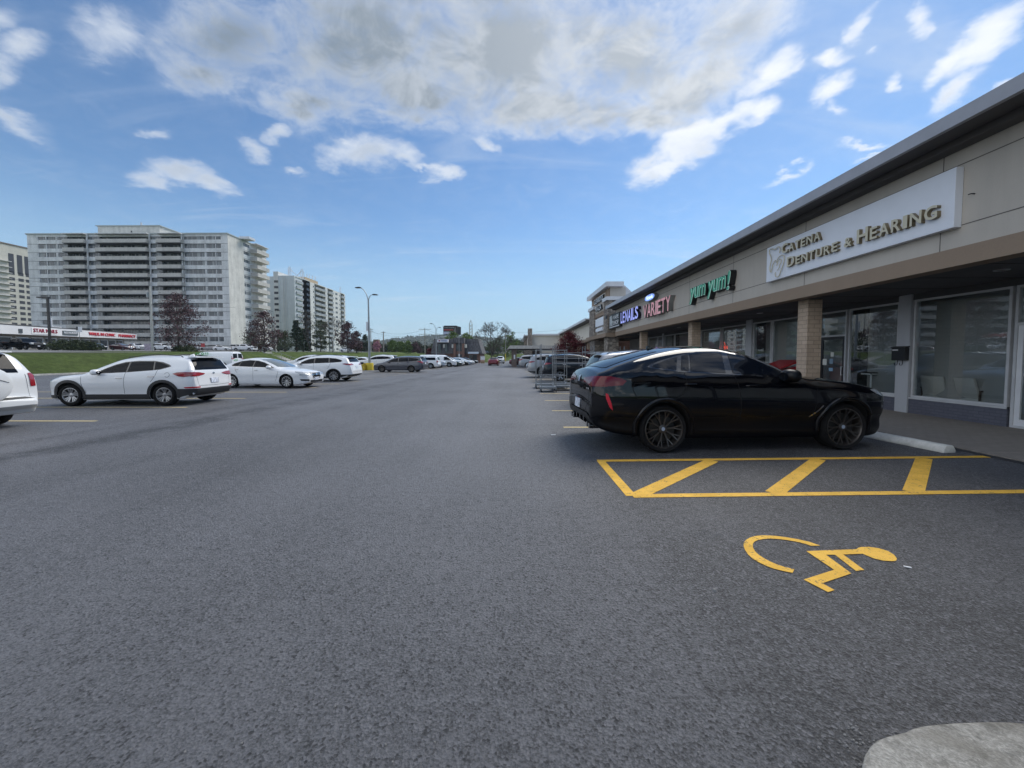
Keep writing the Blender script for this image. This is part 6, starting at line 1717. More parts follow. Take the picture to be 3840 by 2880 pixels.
OD = dict(HI); OD.update(wb=3.0, W=.99, Rt=.355, Rr=.24, Ra=.395, rim='ten', rimmat=RIMK, tail=(.6,.74),
  top=[(2.44,.58),(2.43,.70),(2.36,.84),(2.2,.93),(1.8,1.0),(1.45,1.06),(1.1,1.22),(.7,1.42),(.35,1.57),(.0,1.67),(-.5,1.725),(-1.2,1.735),(-1.9,1.70),(-2.2,1.65),(-2.36,1.58),(-2.46,1.40),(-2.58,1.15),(-2.62,.95),(-2.66,.75),(-2.665,.62)],
  bot=[(2.44,.44),(2.42,.30),(2.2,.19),(-1.7,.19),(-2.3,.28),(-2.64,.42),(-2.665,.52)],
  belt=[(2.3,.90),(1.4,1.02),(.5,1.06),(-1.0,1.12),(-1.3,1.06),(-2.5,1.16)], tum=.40,
  dlo=[(1.02,1.08),(.62,1.30),(.30,1.44),(-.2,1.52),(-1.2,1.54),(-1.9,1.51),(-2.2,1.44),(-2.30,1.28),(-2.0,1.19),(-1.1,1.13),(.2,1.08)],
  win=[[(.92,1.10),(.58,1.29),(.28,1.415),(-.12,1.49),(-.14,1.105)],[(-.20,1.50),(-1.15,1.52),(-1.16,1.15),(-.2,1.11)],[(-1.22,1.52),(-1.9,1.485),(-2.15,1.42),(-2.22,1.29),(-1.95,1.21),(-1.22,1.155)]],
  ws=(1.10,1.52), rg=(1.24,1.56,.72,.64), clad=None,
  lamps=[('taillight', [([(-2.05,1.16),(-2.3,1.18),(-2.55,1.16),(-2.58,.98),(-2.42,1.0),(-2.3,1.08)],'s'), ([(.90,1.16),(.40,1.14),(.40,1.08),(.70,1.06),(.72,.95),(.91,.95)],'r')], TAIL),
         ('headlight', [([(2.30,.84),(2.05,.90),(1.95,.88),(2.1,.80),(2.34,.72)],'s'), ([(.88,.84),(.5,.80),(.5,.72),(.88,.72)],'f')], LENS)],
  seams=[[(1.15,1.02),(1.1,.7),(1.0,.38)],[(-.17,1.08),(-.15,.8),(-.2,.34)],[(-1.22,1.12),(-1.12,.7),(-1.05,.55)],[(-.3,1.04),(-2.3,1.08)]],
  hmat=CHR, mir=(.78,1.12,.94), handles=[(.0,.95),(-.4,.97)], spoiler=(-2.28,-2.50,1.655,.62,None), plate=.95); OD.pop('rails', None)
CR = dict(HI); CR.update(wb=2.70, W=.93, Rt=.36, Rr=.24, Ra=.40, rim='six',
  top=[(a*.94, b*.97) for a, b in HI['top']], bot=[(a*.94, b) for a, b in HI['bot']],
  spoiler=(-1.98,-2.17,1.585,.58,None), mir=(.5,1.12,.88))
for k in ('dlo',): CR[k] = [(a*.94, b*.975) for a, b in HI[k]]
CR['win'] = [[(a*.94, b*.975) for a, b in w_] for w_ in HI['win']]
CR['lamps'] = [(n_, [([(a*(.94 if d == 's' else .95), b*.97) for a, b in pl], d) for pl, d in P_], mt) for n_, P_, mt in HI['lamps']]
CR['belt'] = [(a, b*.975) for a, b in HI['belt']]; CR['ws'] = (1.17, 1.53); CR['rg'] = (1.22, 1.49, .68, .60)
BX = dict(HI); BX.update(wb=2.8, W=.95, Rt=.38, Rr=.24, Ra=.43, clad=None, rim='six', tail=(.3,.86), nose=(.5,.75), tum=.22,
  top=[(2.25,.66),(2.24,.95),(2.15,1.08),(1.8,1.13),(1.2,1.17),(1.0,1.25),(.65,1.55),(.45,1.68),(.1,1.74),(-1.0,1.75),(-2.0,1.73),(-2.15,1.68),(-2.22,1.45),(-2.28,1.15),(-2.30,.9),(-2.38,.72),(-2.39,.62)],
  bot=[(2.25,.50),(2.22,.35),(2.0,.26),(-2.0,.28),(-2.3,.38),(-2.39,.50)], belt=[(2.3,1.08),(1.2,1.14),(-2.4,1.16)],
  dlo=[(.80,1.17),(.42,1.52),(.2,1.58),(-1.95,1.58),(-2.02,1.2),(-.5,1.17)], win=[[(.72,1.2),(.40,1.49),(.2,1.55),(-.15,1.55),(-.15,1.2)],[(-.25,1.55),(-.95,1.55),(-.95,1.2),(-.25,1.2)],[(-1.08,1.54),(-1.88,1.54),(-1.92,1.22),(-1.08,1.2)]],
  lamps=[('taillight', [([(-2.15,1.15),(-2.27,1.15),(-2.28,.86),(-2.15,.86)],'s'), ([(.92,1.15),(.74,1.15),(.74,.86),(.92,.86)],'r')], TAIL), ('headlight', [([(2.2,1.0),(2.0,1.0),(2.0,.86),(2.22,.86)],'s'), ([(.9,1.0),(.5,1.0),(.5,.84),(.9,.84)],'f')], LENS)],
  ws=(1.22,1.64), rg=(1.22,1.60,.74,.68), seams=[[(.9,1.1),(.9,.4)],[(-.2,1.16),(-.2,.4)],[(-1.0,1.16),(-1.0,.6)]], rseams=[], mir=(.62,1.2,.92), spoiler=None, rails=(.2,-1.9,1.7,.66))
BX.pop('spoiler')
VN = dict(wb=3.45, W=1.0, Rt=.37, Rr=.215, tw=.23, Ra=.44, rim='six', tum=.12, sh=.02, zm=.9, rroof=.16, rhood=.12, crown=.05, nose=(.7,.62), tail=(.18,.9), step=.0, inset=.04,
  top=[(2.82,.62),(2.80,.85),(2.70,1.0),(2.45,1.10),(2.15,1.20),(1.80,1.55),(1.50,1.90),(1.30,2.03),(.9,2.10),(-1.0,2.12),(-2.5,2.10),(-2.68,2.04),(-2.74,1.7),(-2.78,1.2),(-2.80,.75),(-2.86,.66),(-2.87,.58)],
  bot=[(2.82,.46),(2.78,.32),(2.5,.26),(-2.4,.30),(-2.75,.36),(-2.87,.48)], belt=[(2.8,1.05),(2.1,1.12),(-2.8,1.15)],
  dlo=[(1.98,1.18),(1.62,1.56),(1.42,1.72),(.95,1.72),(.95,1.16)], win=[[(1.90,1.2),(1.60,1.53),(1.42,1.69),(.99,1.69),(.99,1.19)]], surmat=TRIM,
  ws=(1.26,1.92), wsw=(.80,.72), lamps=[('taillight', [([(.97,1.55),(.86,1.55),(.86,1.15),(.97,1.15)],'r'), ([(-2.66,1.55),(-2.76,1.55),(-2.78,1.15),(-2.70,1.15)],'s')], TAIL), ('headlight', [([(2.72,.98),(2.5,1.04),(2.5,.86),(2.76,.82)],'s'), ([(.9,.98),(.55,.98),(.5,.82),(.9,.82)],'f')], LENS),
         ('rear_door_window', [([(.74,1.85),(.08,1.85),(.08,1.32),(.78,1.32)],'r')], CGL)],
  seams=[[(.92,1.7),(.92,.45)],[(2.02,1.12),(1.98,.6)]], rseams=[[(0,2.0),(0,.6)]], handles=[(1.05,1.02)], hmat=TRIM, mir=(1.72,1.32,1.0), mirmat=TRIM, mirs=1.5, fplate=.55, extra=[('grille',[([(-.5,.95),(.5,.95),(.45,.68),(-.45,.68)],'f')],TRIM,.01)])
TR = dict(VN); TR.update(top=[(2.80,.62),(2.79,.85),(2.72,1.0),(2.5,1.14),(2.2,1.30),(1.8,1.62),(1.4,1.90),(1.1,2.04),(.7,2.12),(-1.0,2.15),(-2.6,2.13),(-2.76,2.06),(-2.80,1.7),(-2.82,1.2),(-2.83,.75),(-2.86,.66),(-2.87,.58)],
  dlo=[(2.06,1.30),(1.75,1.56),(1.40,1.78),(.95,1.80),(.95,1.22),(1.7,1.22)], win=[[(1.95,1.32),(1.72,1.53),(1.38,1.75),(.99,1.76),(.99,1.25),(1.7,1.25)]], clad='full', cladw=.03, sillz=.46, bumpz=.5)
PU = dict(wb=3.65, W=1.0, Rt=.40, Rr=.235, tw=.26, Ra=.47, rim='six', tum=.34, sh=.02, zm=.9, rroof=.10, rhood=.10, crown=.04, nose=(.4,.80), tail=(.15,.93), inset=.03, step=.03,
  top=[(2.88,.66),(2.87,1.0),(2.80,1.14),(2.5,1.20),(1.6,1.25),(1.45,1.28),(1.1,1.58),(.85,1.78),(.6,1.88),(.2,1.91),(-.5,1.90),(-.82,1.86),(-.92,1.65),(-.98,1.27),(-1.05,1.23),(-2.0,1.24),(-2.85,1.26),(-2.93,1.22),(-2.95,.85),(-3.0,.72),(-3.01,.64)],
  bot=[(2.88,.52),(2.85,.38),(2.6,.34),(-2.5,.42),(-2.9,.48),(-3.01,.56)], belt=[(2.9,1.2),(1.4,1.24),(-1.0,1.26),(-3.0,1.28)],
  dlo=[(1.22,1.30),(.86,1.66),(.6,1.74),(-.65,1.75),(-.76,1.33)], win=[[(1.12,1.33),(.84,1.62),(.6,1.71),(.20,1.71),(.20,1.33)],[(.10,1.71),(-.60,1.71),(-.68,1.36),(.10,1.33)]],
  ws=(1.34,1.80), wsw=(.76,.66), rg=(1.36,1.76,.66,.60), lamps=[('taillight', [([(.98,1.18),(.86,1.18),(.86,.86),(.98,.86)],'r'), ([(-2.84,1.18),(-2.93,1.18),(-2.94,.86),(-2.86,.86)],'s')], TAIL), ('headlight', [([(2.85,1.08),(2.6,1.1),(2.62,.88),(2.86,.86)],'s'), ([(.95,1.1),(.6,1.1),(.6,.86),(.95,.86)],'f')], LENS)],
  seams=[[(1.3,1.2),(1.28,.5)],[(.15,1.27),(.12,.5)],[(-.85,1.27),(-.85,.5)],[(-1.0,1.22),(-1.0,.5)]], rseams=[[(-.82,1.2),(-.8,.76),(.8,.76),(.82,1.2)]], handles=[(.28,1.1),(-.7,1.1)], hmat=TRIM, mir=(1.05,1.36,.98), mirs=1.35, plate=.64, fplate=.6,
  extra=[('grille',[([(-.55,1.1),(.55,1.1),(.5,.72),(-.5,.72)],'f')],TRIM,.01), ('bumper',[([(-.9,.72),(.9,.72),(.9,.56),(-.9,.56)],'r')],CHR,.015), ('bed_cover',[([(-1.12,-.80),(-1.12,.80),(-2.84,.80),(-2.84,-.80)],'t')],TRIM,.006)])
SD = dict(AL); SD.update(rim='six', palews=False)

# ------------------------------------------------------------------ placing
def by_wheels(px_f, py_f, px_r, py_r, sp, near_side, y_f=None):
    """near-side front and rear wheel contact points in the photo -> centre, heading, scale"""
    f = Vector(G(px_f, py_f)); r = Vector(G(px_r, py_r)); d = f - r; L = d.length; s_ = L / sp['wb']
    d.normalize(); n = Vector((-d.y, d.x)) # left of heading
    off = (sp['W'] - .12) * s_ * (-1 if near_side == 'left' else 1)
    c = (f + r)/2 + n*off
    return (c.x, c.y, 0), math.atan2(d.y, d.x), s_

loc, rz, s_ = by_wheels(3184, 1688, 2466, 1700, BM, 'right')
bmw, bs_ = build_car(BM, 'coupe_suv', 'glossy black sloping roofed sport utility with black wheels by the yellow striped aisle', 'car', None, PK, (loc[0], loc[1]+.02, 0), rz, 1.0)
bx, by, brz = loc[0], loc[1], rz
# raised wheel arch lips
for ax_ in (BM['wb']/2, -BM['wb']/2):
    for sd in (1, -1):
        pts_ = []
        for k in range(25):
            a = R(-8 + 196*k/24); x = ax_ + (BM['Ra']+.035)*math.cos(a); z = BM['Rt']+.01 + (BM['Ra']+.035)*math.sin(a)
            h = bs_.bvh.ray_cast(Vector((x, sd*4, z)), Vector((0, -sd, 0)))
            if h[0] is not None: pts_.append(h[0] + Vector((0, sd*.004, 0)))
        m = MB(); m.tube(pts_, .030, 8); m.build('arch_lip', PK, bmw, smooth=True, angle=70)
# exhaust tips under the black car
m = MB()
for y in (.50, .63, -.50, -.63): m.lathe([(.045, -.06), (.05, 0.0), (.05, .12), (.043, .12), (.04, 0)], 16, axis='x', c=(-2.52, y, .39))
m.build('exhaust_tips', TRIMG, bmw, smooth=True)
for y in (-.36, -.12, .12, .36):
    m = MB(); m.prism([(-2.38, .34), (-2.60, .50), (-2.60, .42), (-2.42, .30)], 'y', y-.012, y+.012); m.build('diffuser_fin', TRIMG, bmw)
TU['wb'] = 2.74
loc, rz, s_ = by_wheels(273.4+6, 1522.5, 625.4-2, 1521.0, TU, 'left'); s_ = 1.0
tuc, _ = build_car(TU, 'compact_suv', 'white sport utility with black lower cladding, second from the left in the left row', 'car', None, PW, loc, rz, s_); tuc.scale = (1, 1, .945)
loc, rz, s_ = by_wheels(1078.5, 1455.7, 874.4, 1454.2, AL, 'right')
alt, _ = build_car(AL, 'sedan', 'white sedan facing the aisle beside the white sport utility with black cladding', 'car', None, PW, loc, rz, s_)
rav, rs = build_car(RV, 'suv', 'white sport utility with round spare wheel cover, cut off at the left edge', 'car', None, PWP, (-12.78, 7.5, 0), R(180), 1.0)
m = MB(); m.lathe([(0, -.16), (.27, -.16), (.34, -.13), (.365, -.07), (.365, .03), (.33, .06), (0, .06)], 40, axis='x', c=(-2.24, 0, .93)); m.build('spare_wheel_cover', PWP, rav, smooth=True, angle=40)
m = MB(); m.tube([(-2.402, -.25, .97), (-2.404, -.1, 1.03), (-2.404, .1, 1.02), (-2.402, .26, .95)], .006, 6); m.build('cover_crease', SEAMW, rav)
hid, _ = build_car(HI, 'suv', 'white three row sport utility parked behind the white sedan in the left row', 'car', None, PW, (-12.35, 23.75, 0), R(181), 1.0); hid.scale = (1, 1, .93)
loc, rz, s_ = by_wheels(1433, 1395.5, 1543, 1396, OD, 'left')
ody, _ = build_car(OD, 'minivan', 'dark grey minivan with black wheels next to the yellow lamp base', 'minivan', None, PG, loc, rz, s_); ody.scale = (s_, s_, s_*.92)
bxy, _ = build_car(BX, 'suv', 'boxy white sport utility just behind the dark grey minivan', 'car', None, PW, (-12.0, 48.5, 0), R(180), 1.0); bxy.scale = (1, 1, .88)
crv, _ = build_car(CR, 'suv', 'silver sport utility with red tail lamp behind the metal racks', 'car', None, PS, (3.25, 28.3, 0), R(0), 1.03)
g_l = 'cars parked along the left of the aisle'
clone(crv, PN, 'dark blue grey sport utility directly behind the metal racks', 'car', (3.95, 23.55, 0), R(0), 1.0)
clone(crv, PS, 'silver sport utility with roof spoiler just beyond the black sport utility', 'car', (4.55, 12.0, 0), R(1), 1.02)
clone(crv, PK, 'black sport utility, mostly hidden beyond the silver one near the black sport utility', 'car', (5.1, 14.6, 0), R(0), 1.0)
clone(ody, PS, 'silver minivan standing beyond the brown brick canopy posts', 'minivan', (3.0, 50.5, 0), R(0), 1.0)
clone(alt, PLB, 'small pale white sedan between the silver minivan and the silver sport utility', 'car', (3.3, 43.8, 0), R(180), .92)
clone(alt, PM, 'dark maroon car half hidden behind the canopy post', 'car', (1.2, 62.5, 0), R(0), .95)
red = clone(alt, PR, 'small red car driving away at the end of the aisle', 'car', (at(1851, 1371, 63)[0], 64.5, 0), R(88), .92)
clone(crv, PW, 'white car coming behind the small red car at the end of the aisle', 'car', (at(1876, 1360, 84)[0], 84, 0), R(-92), .95)
# far part of the left row
def lrow(proto, pnt, label, px, py, nose_right, sc=1.0, back=0.0, L=4.6, cat='car'):
    x, y = G(px, py)
    # px, py: near-side wheel at the aisle end
    wb = {'alt': 2.776, 'crv': 2.7, 'hid': 2.85}.get(proto, 2.8); W = .95
    root = {'alt': alt, 'crv': crv, 'hid': hid, 'bxy': bxy, 'ody': ody}[proto]
    clone(root, pnt, label, cat, (x - wb/2*sc, y + W*sc, 0), R(0 if nose_right else 180), sc, g_l).scale = (sc, sc, sc*.92)
lrow('crv', PLB, 'pale blue white crossover facing the aisle with white wheels, behind the boxy white sport utility', 1643, 1379, True, .98)
trn, _ = build_car(TR, 'cargo_van', 'large plain white cargo van facing the aisle in the left row', 'van', None, PW, (G(1685, 1376)[0]-1.72, G(1685, 1376)[1]+1.0, 0), 0.0, 1.0); trn.scale = (.95, .95, .82)
lrow('alt', PDG, 'dark green grey car nosing into the aisle next to the white cargo van', 1706, 1375.5, True, 1.0)
lrow('crv', PW, 'white sport utility just past the dark green grey car', 1718, 1373, True, .92)
lrow('alt', PK, 'black sedan nosing out between two white cars far down the left row', 1732, 1371.5, True, .98)
lrow('alt', PLB, 'pale silver white sedan far down the left row past the black sedan', 1748, 1370, True, 1.0)
lrow('alt', PW, 'bright white sedan third from the far end of the left row', 1757, 1368.5, True, 1.0)
lrow('alt', PN, 'dark car last in the left row before the brick building', 1772, 1366, True, 1.0)
# second row behind, on the far side of the left bays
clone(crv, PW, 'white crossover in the back row left of the lamp post', 'car', (-20.3, 37.2, 0), R(180), 1.0)
clone(alt, PW, 'white sedan in the back row immediately left of the lamp post', 'car', (-18.9, 46.0, 0), R(180), 1.0)
clone(hid, PW, 'white three row sport utility in the back row behind the dark grey minivan', 'car', (-16.5, 45.5, 0), R(180), 1.0)
# white van with price lettering at the foot of the bank
vx = at(872, 1340, 45.6)[0]
van, vs_ = build_car(VN, 'cargo_van', 'white cargo van with green $19.95 lettering at the foot of the grass bank', 'van', None, PW, (vx-2.87, 46.6, 0), R(180), 1.0)
GRT = pmat('green price lettering', (.02, .34, .07), .5)
def vtext(body_, x0, x1, z0, z1, sk=.15):
    o = fit_text('price_lettering', body_, GRT, None, 0, 0, 1, 0, 1, .006, .012, sk, face='-y')
    o.data.transform(Matrix.Diagonal((x1-x0, z1-z0, 1, 1))); o.parent = van; o.matrix_parent_inverse = Matrix.Identity(4)
    # van is turned round: its left flank faces the camera
    o.location = (x1, 1.005, z0); o.rotation_euler = (R(90), 0, R(180))
vtext('$', 1.32, 1.62, 1.72, 1.98); vtext('19', .55, 1.25, 1.54, 2.0); vtext('95', .0, .48, 1.74, 2.0)
o = fit_text('price_lettering', '$19.95', GRT, None, 0, 0, 1, 0, 1, .006, .012, face='-y')
o.data.transform(Matrix.Diagonal((.6, .22, 1, 1))); o.parent = van; o.matrix_parent_inverse = Matrix.Identity(4); o.location = (-2.83, .72, .95); o.rotation_euler = (R(90), 0, R(-90))
# ---- vehicles on the upper lot
g_u = 'vehicles parked on the upper lot'
def up(root, pnt, label, px, Y, rz, sc=1.0, cat='car'):
    x = at(px, 1337, Y)[0]; z = TH(x, Y) + .05
    return clone(root, pnt, label, cat, (x, Y, z), R(rz), sc, g_u)
pk, _ = build_car(PU, 'pickup_truck', 'black pickup truck at the left end of the upper lot', 'pickup truck', None, PK, (0,0,0), 0, 1)
x = at(88, 1337, 61.5)[0]; pk.location = (x, 61.5, TH(x, 61.5)+.05); pk.rotation_euler = (0,0,R(-4)); pk['group'] = g_u
up(alt, PK, 'black sedan on the upper lot right behind the black pickup truck', 212, 68, -5)
up(alt, PN, 'dark sedan behind the juniper shrubs on the upper lot', 368, 76, -28)
up(alt, PM, 'maroon sedan beside the junipers below the pharmacy sign', 462, 78, -12)
up(crv, PW, 'white crossover between the maroon sedan and the pale utility pole', 517, 88, -25)
up(alt, PS, 'silver sedan partly hidden behind the white crossover on the upper lot', 545, 97, -20)
up(crv, PW, 'white crossover just right of the pale utility pole', 614, 90, 0)
up(alt, PR, 'red car behind the white crossover near the left purple tree', 655, 104, 0)
up(ody, PG, 'grey minivan in front of the wide tower, left of the purple tree trunk', 690, 112, 180)
up(crv, PS, 'silver car right of the purple tree trunk by the wide tower', 722, 110, 0)
up(ody, PS, 'silver wagon by the red sign on the upper lot', 790, 108, 180)
up(alt, PW, 'white sedan right of the silver wagon on the upper lot', 838, 106, 0)
up(pk, PS, 'silver pickup truck behind the white pickup on the upper lot', 882, 112, 0, 1.0, 'pickup truck')
up(pk, PW, 'white pickup truck facing right above the grass bank', 920, 103, -2, 1.0, 'pickup truck')
up(crv, PW, 'white crossover at the top of the stairs under the middle purple tree', 992, 113, 170)
up(crv, PK, 'black sport utility between the conifers by the second tower', 1055, 125, 0)
up(alt, PW, 'white car under the right purple tree on the bank', 1300, 135, 10)
# ================================================================== TREES AND SHRUBS
def leafmat(name, a, b, rough=.7):
    def f(t, p):
        oi = t.new('ShaderNodeTexCoord').outputs['Object']
        n = t.noise(oi, 1.1, 4, .6); n2_ = t.noise(oi, 7, 3, .7)
        c = t.mix(t.ramp(t.math('ADD', t.math('MULTIPLY', n, .5), t.math('MULTIPLY', n2_, .5)), .38, .62), a, b)
        t.put(p.inputs['Base Color'], c); p.inputs['Roughness'].default_value = rough; p.inputs['Specular IOR Level'].default_value = .25
    return pmat(name, fn=f)
LP = leafmat('purple leaves', (.045, .024, .028), (.14, .078, .085)); LR = leafmat('red maple leaves', (.05, .009, .013), (.16, .026, .034))
LC = leafmat('conifer needles', (.012, .026, .014), (.034, .062, .032)); LG = leafmat('spring leaves', (.055, .10, .02), (.15, .22, .05))
LD = leafmat('dull olive leaves', (.035, .05, .025), (.09, .11, .055)); LJ = leafmat('juniper', (.018, .030, .012), (.055, .075, .030))
LB = leafmat('pink blossom', (.30, .12, .17), (.48, .26, .32)); LGY = leafmat('grey budding twigs', (.055, .05, .045), (.12, .115, .09))
BARK = pmat('bark', (.075, .062, .055), .95, var=.35, vscale=5, bump=.5, bscale=12)
def leaf_cloud(mb, pts, s, rnd, flat=.0):
    for p in pts:
        a = Vector((rnd.gauss(0,1), rnd.gauss(0,1), rnd.gauss(0,1)*(1-flat))).normalized()
        b = a.cross(Vector((rnd.gauss(0,1), rnd.gauss(0,1), rnd.gauss(0,1)))).normalized()
        q = s*rnd.uniform(.6, 1.35); r_ = q*rnd.uniform(.45, .8)
        mb.add([p-a*q, p-b*r_, p+a*q, p+b*r_], [(0,1,2,3)])
def tree(name, label, x, y, h, wd, leaf, seed, clumps=60, per=48, ls=.16, clear=.16, kind='round', cr=.16, trunk=.16, group=None, z0=None, lean=0.0, bark=None):
    rnd = random.Random(seed); z0 = TH(x, y) if z0 is None else z0
    root = empty(name, (x, y, z0-.05), 0, label, 'tree' if kind != 'bush' else 'shrub', group)
    tips = []
    tm = MB(); hb = h*clear
    if kind != 'bush':
        tp = [Vector((0,0,0))]
        for k in range(1, 7):
            f = k/6; tp.append(Vector((rnd.gauss(0,.03)*h*.3 + lean*f*h, rnd.gauss(0,.03)*h*.3, h*.86*f)))
        tm.tube(tp, [trunk*(1.15-.95*k/6) for k in range(7)], 8)
    cl = []
    for i in range(clumps):
        for _ in range(40):
            f = rnd.random()**.9
            if kind == 'cone': rad = wd/2*(1-f)**.85*1.05 + .05
            elif kind == 'column': rad = wd/2*math.sqrt(max(0, 1-(2*f-1)**4))
            elif kind == 'bush': rad = wd/2*math.sqrt(max(0, 1-f*f))
            else: rad = wd/2*math.sin(PI*min(1, (f*.92+.10)))**.6 * (1.05-.35*f)
            rr = rad*rnd.uniform(.25, 1.0)**.6; t = rnd.uniform(0, 2*PI)
            rr *= .78 + .34*mnoise.noise(Vector((math.cos(t)*1.7+seed, math.sin(t)*1.7, f*4)))+.1
            c = Vector((rr*math.cos(t), rr*math.sin(t), hb + (h-hb)*f))
            break
        if kind != 'bush': c.x += lean*c.z
        cl.append(c)
    if kind != 'bush':
        for c in cl[:min(len(cl), 46)]:
            f = max(.12, min(.8, (c.z/h)*rnd.uniform(.45, .8)))
            k = f/.86*6; i = int(min(5, k)); base = tp[i].lerp(tp[i+1], min(1, k-i))
            mid = base.lerp(c, .5) + Vector((0, 0, rnd.uniform(.0, .08)*h*.5 if kind != 'cone' else -.02*h))
            tm.tube([base, mid, c], [trunk*.34*(1-f*.6), trunk*.2*(1-f*.5), .012], 5, caps=False)
        tm.build('trunk', bark or BARK, root, smooth=True, angle=60)
    lm = MB(); cs = cr*wd
    for c in cl:
        n_ = int(per*rnd.uniform(.5, 1.4)); sz = cs*rnd.uniform(.55, 1.25)
        pts = [c + Vector((rnd.gauss(0,.5), rnd.gauss(0,.5), rnd.gauss(0,.36 if kind != 'cone' else .2)))*sz for _ in range(n_)]
        leaf_cloud(lm, pts, ls, rnd)
    lm.build('crown' if kind != 'bush' else 'foliage', leaf, root)
    return root
def bare_tree(name, label, x, y, h, seed, spread=.5, leaf=None, lean=0., trunk=.17, group=None, depth=6, z0=None, n0=1, ls=.07, sparse=.35):
    rnd = random.Random(seed); z0 = TH(x, y) if z0 is None else z0
    root = empty(name, (x, y, z0-.05), 0, label, 'tree', group); tm = MB(); lm = MB()
    def grow(p, d, L, r, k):
        pts = [p]; q = p.copy(); dd = d.copy()
        for i in range(3):
            dd = (dd + Vector((rnd.gauss(0,.12), rnd.gauss(0,.12), rnd.gauss(0.02,.08)))).normalized(); q = q + dd*L/3; pts.append(q.copy())
        tm.tube(pts, [r, r*.88, r*.76, r*.66], 6 if k < 3 else 4, caps=False)
        if k >= depth:
            if leaf and rnd.random() < sparse: leaf_cloud(lm, [q + Vector((rnd.gauss(0,.12), rnd.gauss(0,.12), rnd.gauss(0,.12))) for _ in range(3)], ls, rnd)
            return
        for j in range(rnd.choice((2, 3, 3)) if k < depth-1 else 3):
            a = rnd.uniform(0, 2*PI); s_ = rnd.uniform(.35, .85)*spread*1.6
            o_ = dd.orthogonal().normalized(); o_.rotate(Matrix.Rotation(a, 3, dd))
            nd = (dd + o_*s_ + Vector((0,0,.08))).normalized()
            grow(q if j else q, nd, L*rnd.uniform(.66, .86), max(.010, r*.62), k+1)
    grow(Vector((0,0,0)), Vector((lean, 0, 1)).normalized(), h*.30, trunk, 0)
    tm.build('trunk', BARK, root, smooth=True, angle=60)
    if leaf and lm.f: lm.build('crown', leaf, root)
    return root
def pxX(px, Y): return at(px, 1337, Y)[0]
tree('purple_tree', 'large purple leaved tree left of the wide tower entrance, beside the pale utility pole', pxX(672,70), 70, 10.2, 9.0, LP, 11, 140, 32, .15, .10, cr=.13)
tree('purple_tree', 'middle purple leaved tree at the head of the grass bank stairs', pxX(993,73), 73, 7.6, 7.6, LP, 12, 110, 34, .14, .12, cr=.13)
tree('purple_tree', 'right purple leaved tree in front of the second tower end', pxX(1305,100), 100, 7.8, 6.2, LP, 13, 90, 40, .17, .15, cr=.13)
tree('purple_tree', 'smaller darker purple tree right against the right purple tree', pxX(1338,104), 104, 5.6, 3.8, LP, 14, 60, 36, .17, .1, cr=.16)
tree('conifer', 'dark pointed conifer in front of the second tower corner', pxX(1113,102), 102, 8.2, 5.0, LC, 15, 130, 36, .17, .12, 'cone', .11)
tree('conifer', 'broader dark conifer touching the pointed one on its right', pxX(1138,106), 106, 6.2, 5.2, LC, 16, 110, 36, .17, .08, 'cone', .12)
tree('conifer', 'small dark evergreen behind the roof of the clinic at far left', pxX(108,150), 150, 6.5, 10, LC, 17, 60, 36, .3, .1, 'round', .14, z0=3.2)
tree('leafing_tree', 'dull grey green rounded tree in front of the second tower balconies', pxX(1203,112), 112, 9.0, 5.4, LD, 18, 110, 36, .15, .1, 'column', .12)
bare_tree('bare_tree', 'thin budding tree between the conifers and the grey green tree', pxX(1166,104), 104, 9.5, 19, .42, LGY, ls=.1)
bare_tree('bare_tree', 'thin budding tree right of the grey green tree', pxX(1249,108), 108, 9.2, 20, .42, LGY, ls=.1)
tree('leafing_tree', 'low olive green tree left of the pointed conifer', pxX(1070,98), 98, 5.0, 5.0, LD, 21, 60, 34, .14, .12, cr=.15)
tree('leafing_tree', 'low olive green tree just right of the middle purple tree', pxX(1046,104), 104, 5.6, 5.0, LD, 22, 60, 34, .14, .12, cr=.15)
tree('leafing_tree', 'low olive green tree behind the middle purple tree, on its left', pxX(952,110), 110, 5.2, 6.0, LD, 23, 60, 34, .16, .12, cr=.15)
# beside and behind the bank, towards the hill
tree('evergreen_tree', 'dark evergreen right of the right purple tree', pxX(1371,150), 150, 6.6, 4.2, LC, 24, 70, 34, .2, .05, 'round', .15)
tree('blossom_tree', 'small pink blossoming tree beside the lamp post', pxX(1414,150), 150, 4.2, 3.8, LB, 25, 50, 34, .16, .2, 'round', .15)
for i, (px, Y, h, wd, mt, lb) in enumerate(((1474,150,4.6,5.2,LG,'left'), (1503,152,4.0,5.0,LG,'middle'), (1530,150,4.8,4.4,LG,'right'))):
    tree('leafing_shrub', lb + ' one of three yellow green shrubs along the far grass', pxX(px,Y), Y, h, wd, mt, 30+i, 55, 36, .19, .1, 'bush', .16, group='yellow green shrubs')
tree('purple_shrub', 'dark red round shrub right of the yellow green shrubs', pxX(1562,150), 150, 4.6, 4.6, LP, 34, 60, 34, .2, .1, 'bush', .15)
tree('purple_shrub', 'dark red shrub at the left foot of the brick building', pxX(1611,96), 96, 3.6, 2.6, LR, 35, 40, 34, .14, .1, 'bush', .15, z0=0)
for i in range(26):
    rnd = random.Random(100+i); px = 1345 + i*11 + rnd.uniform(-4, 4); Y = rnd.uniform(165, 230)
    tree('distant_tree', ('budding grey', 'dull olive', 'dark evergreen')[i % 3] + ' tree below the wooded hill, %s' % ('left of the lamp post' if px < 1383 else 'right of the lamp post' if px < 1615 else 'behind the brick building'), pxX(px, Y), Y, rnd.uniform(3.0, 4.8), rnd.uniform(5, 8), (LGY, LD, LC)[i % 3], 200+i, 34, 26, .28, .1, 'round', .17, group='belt of trees below the hill')
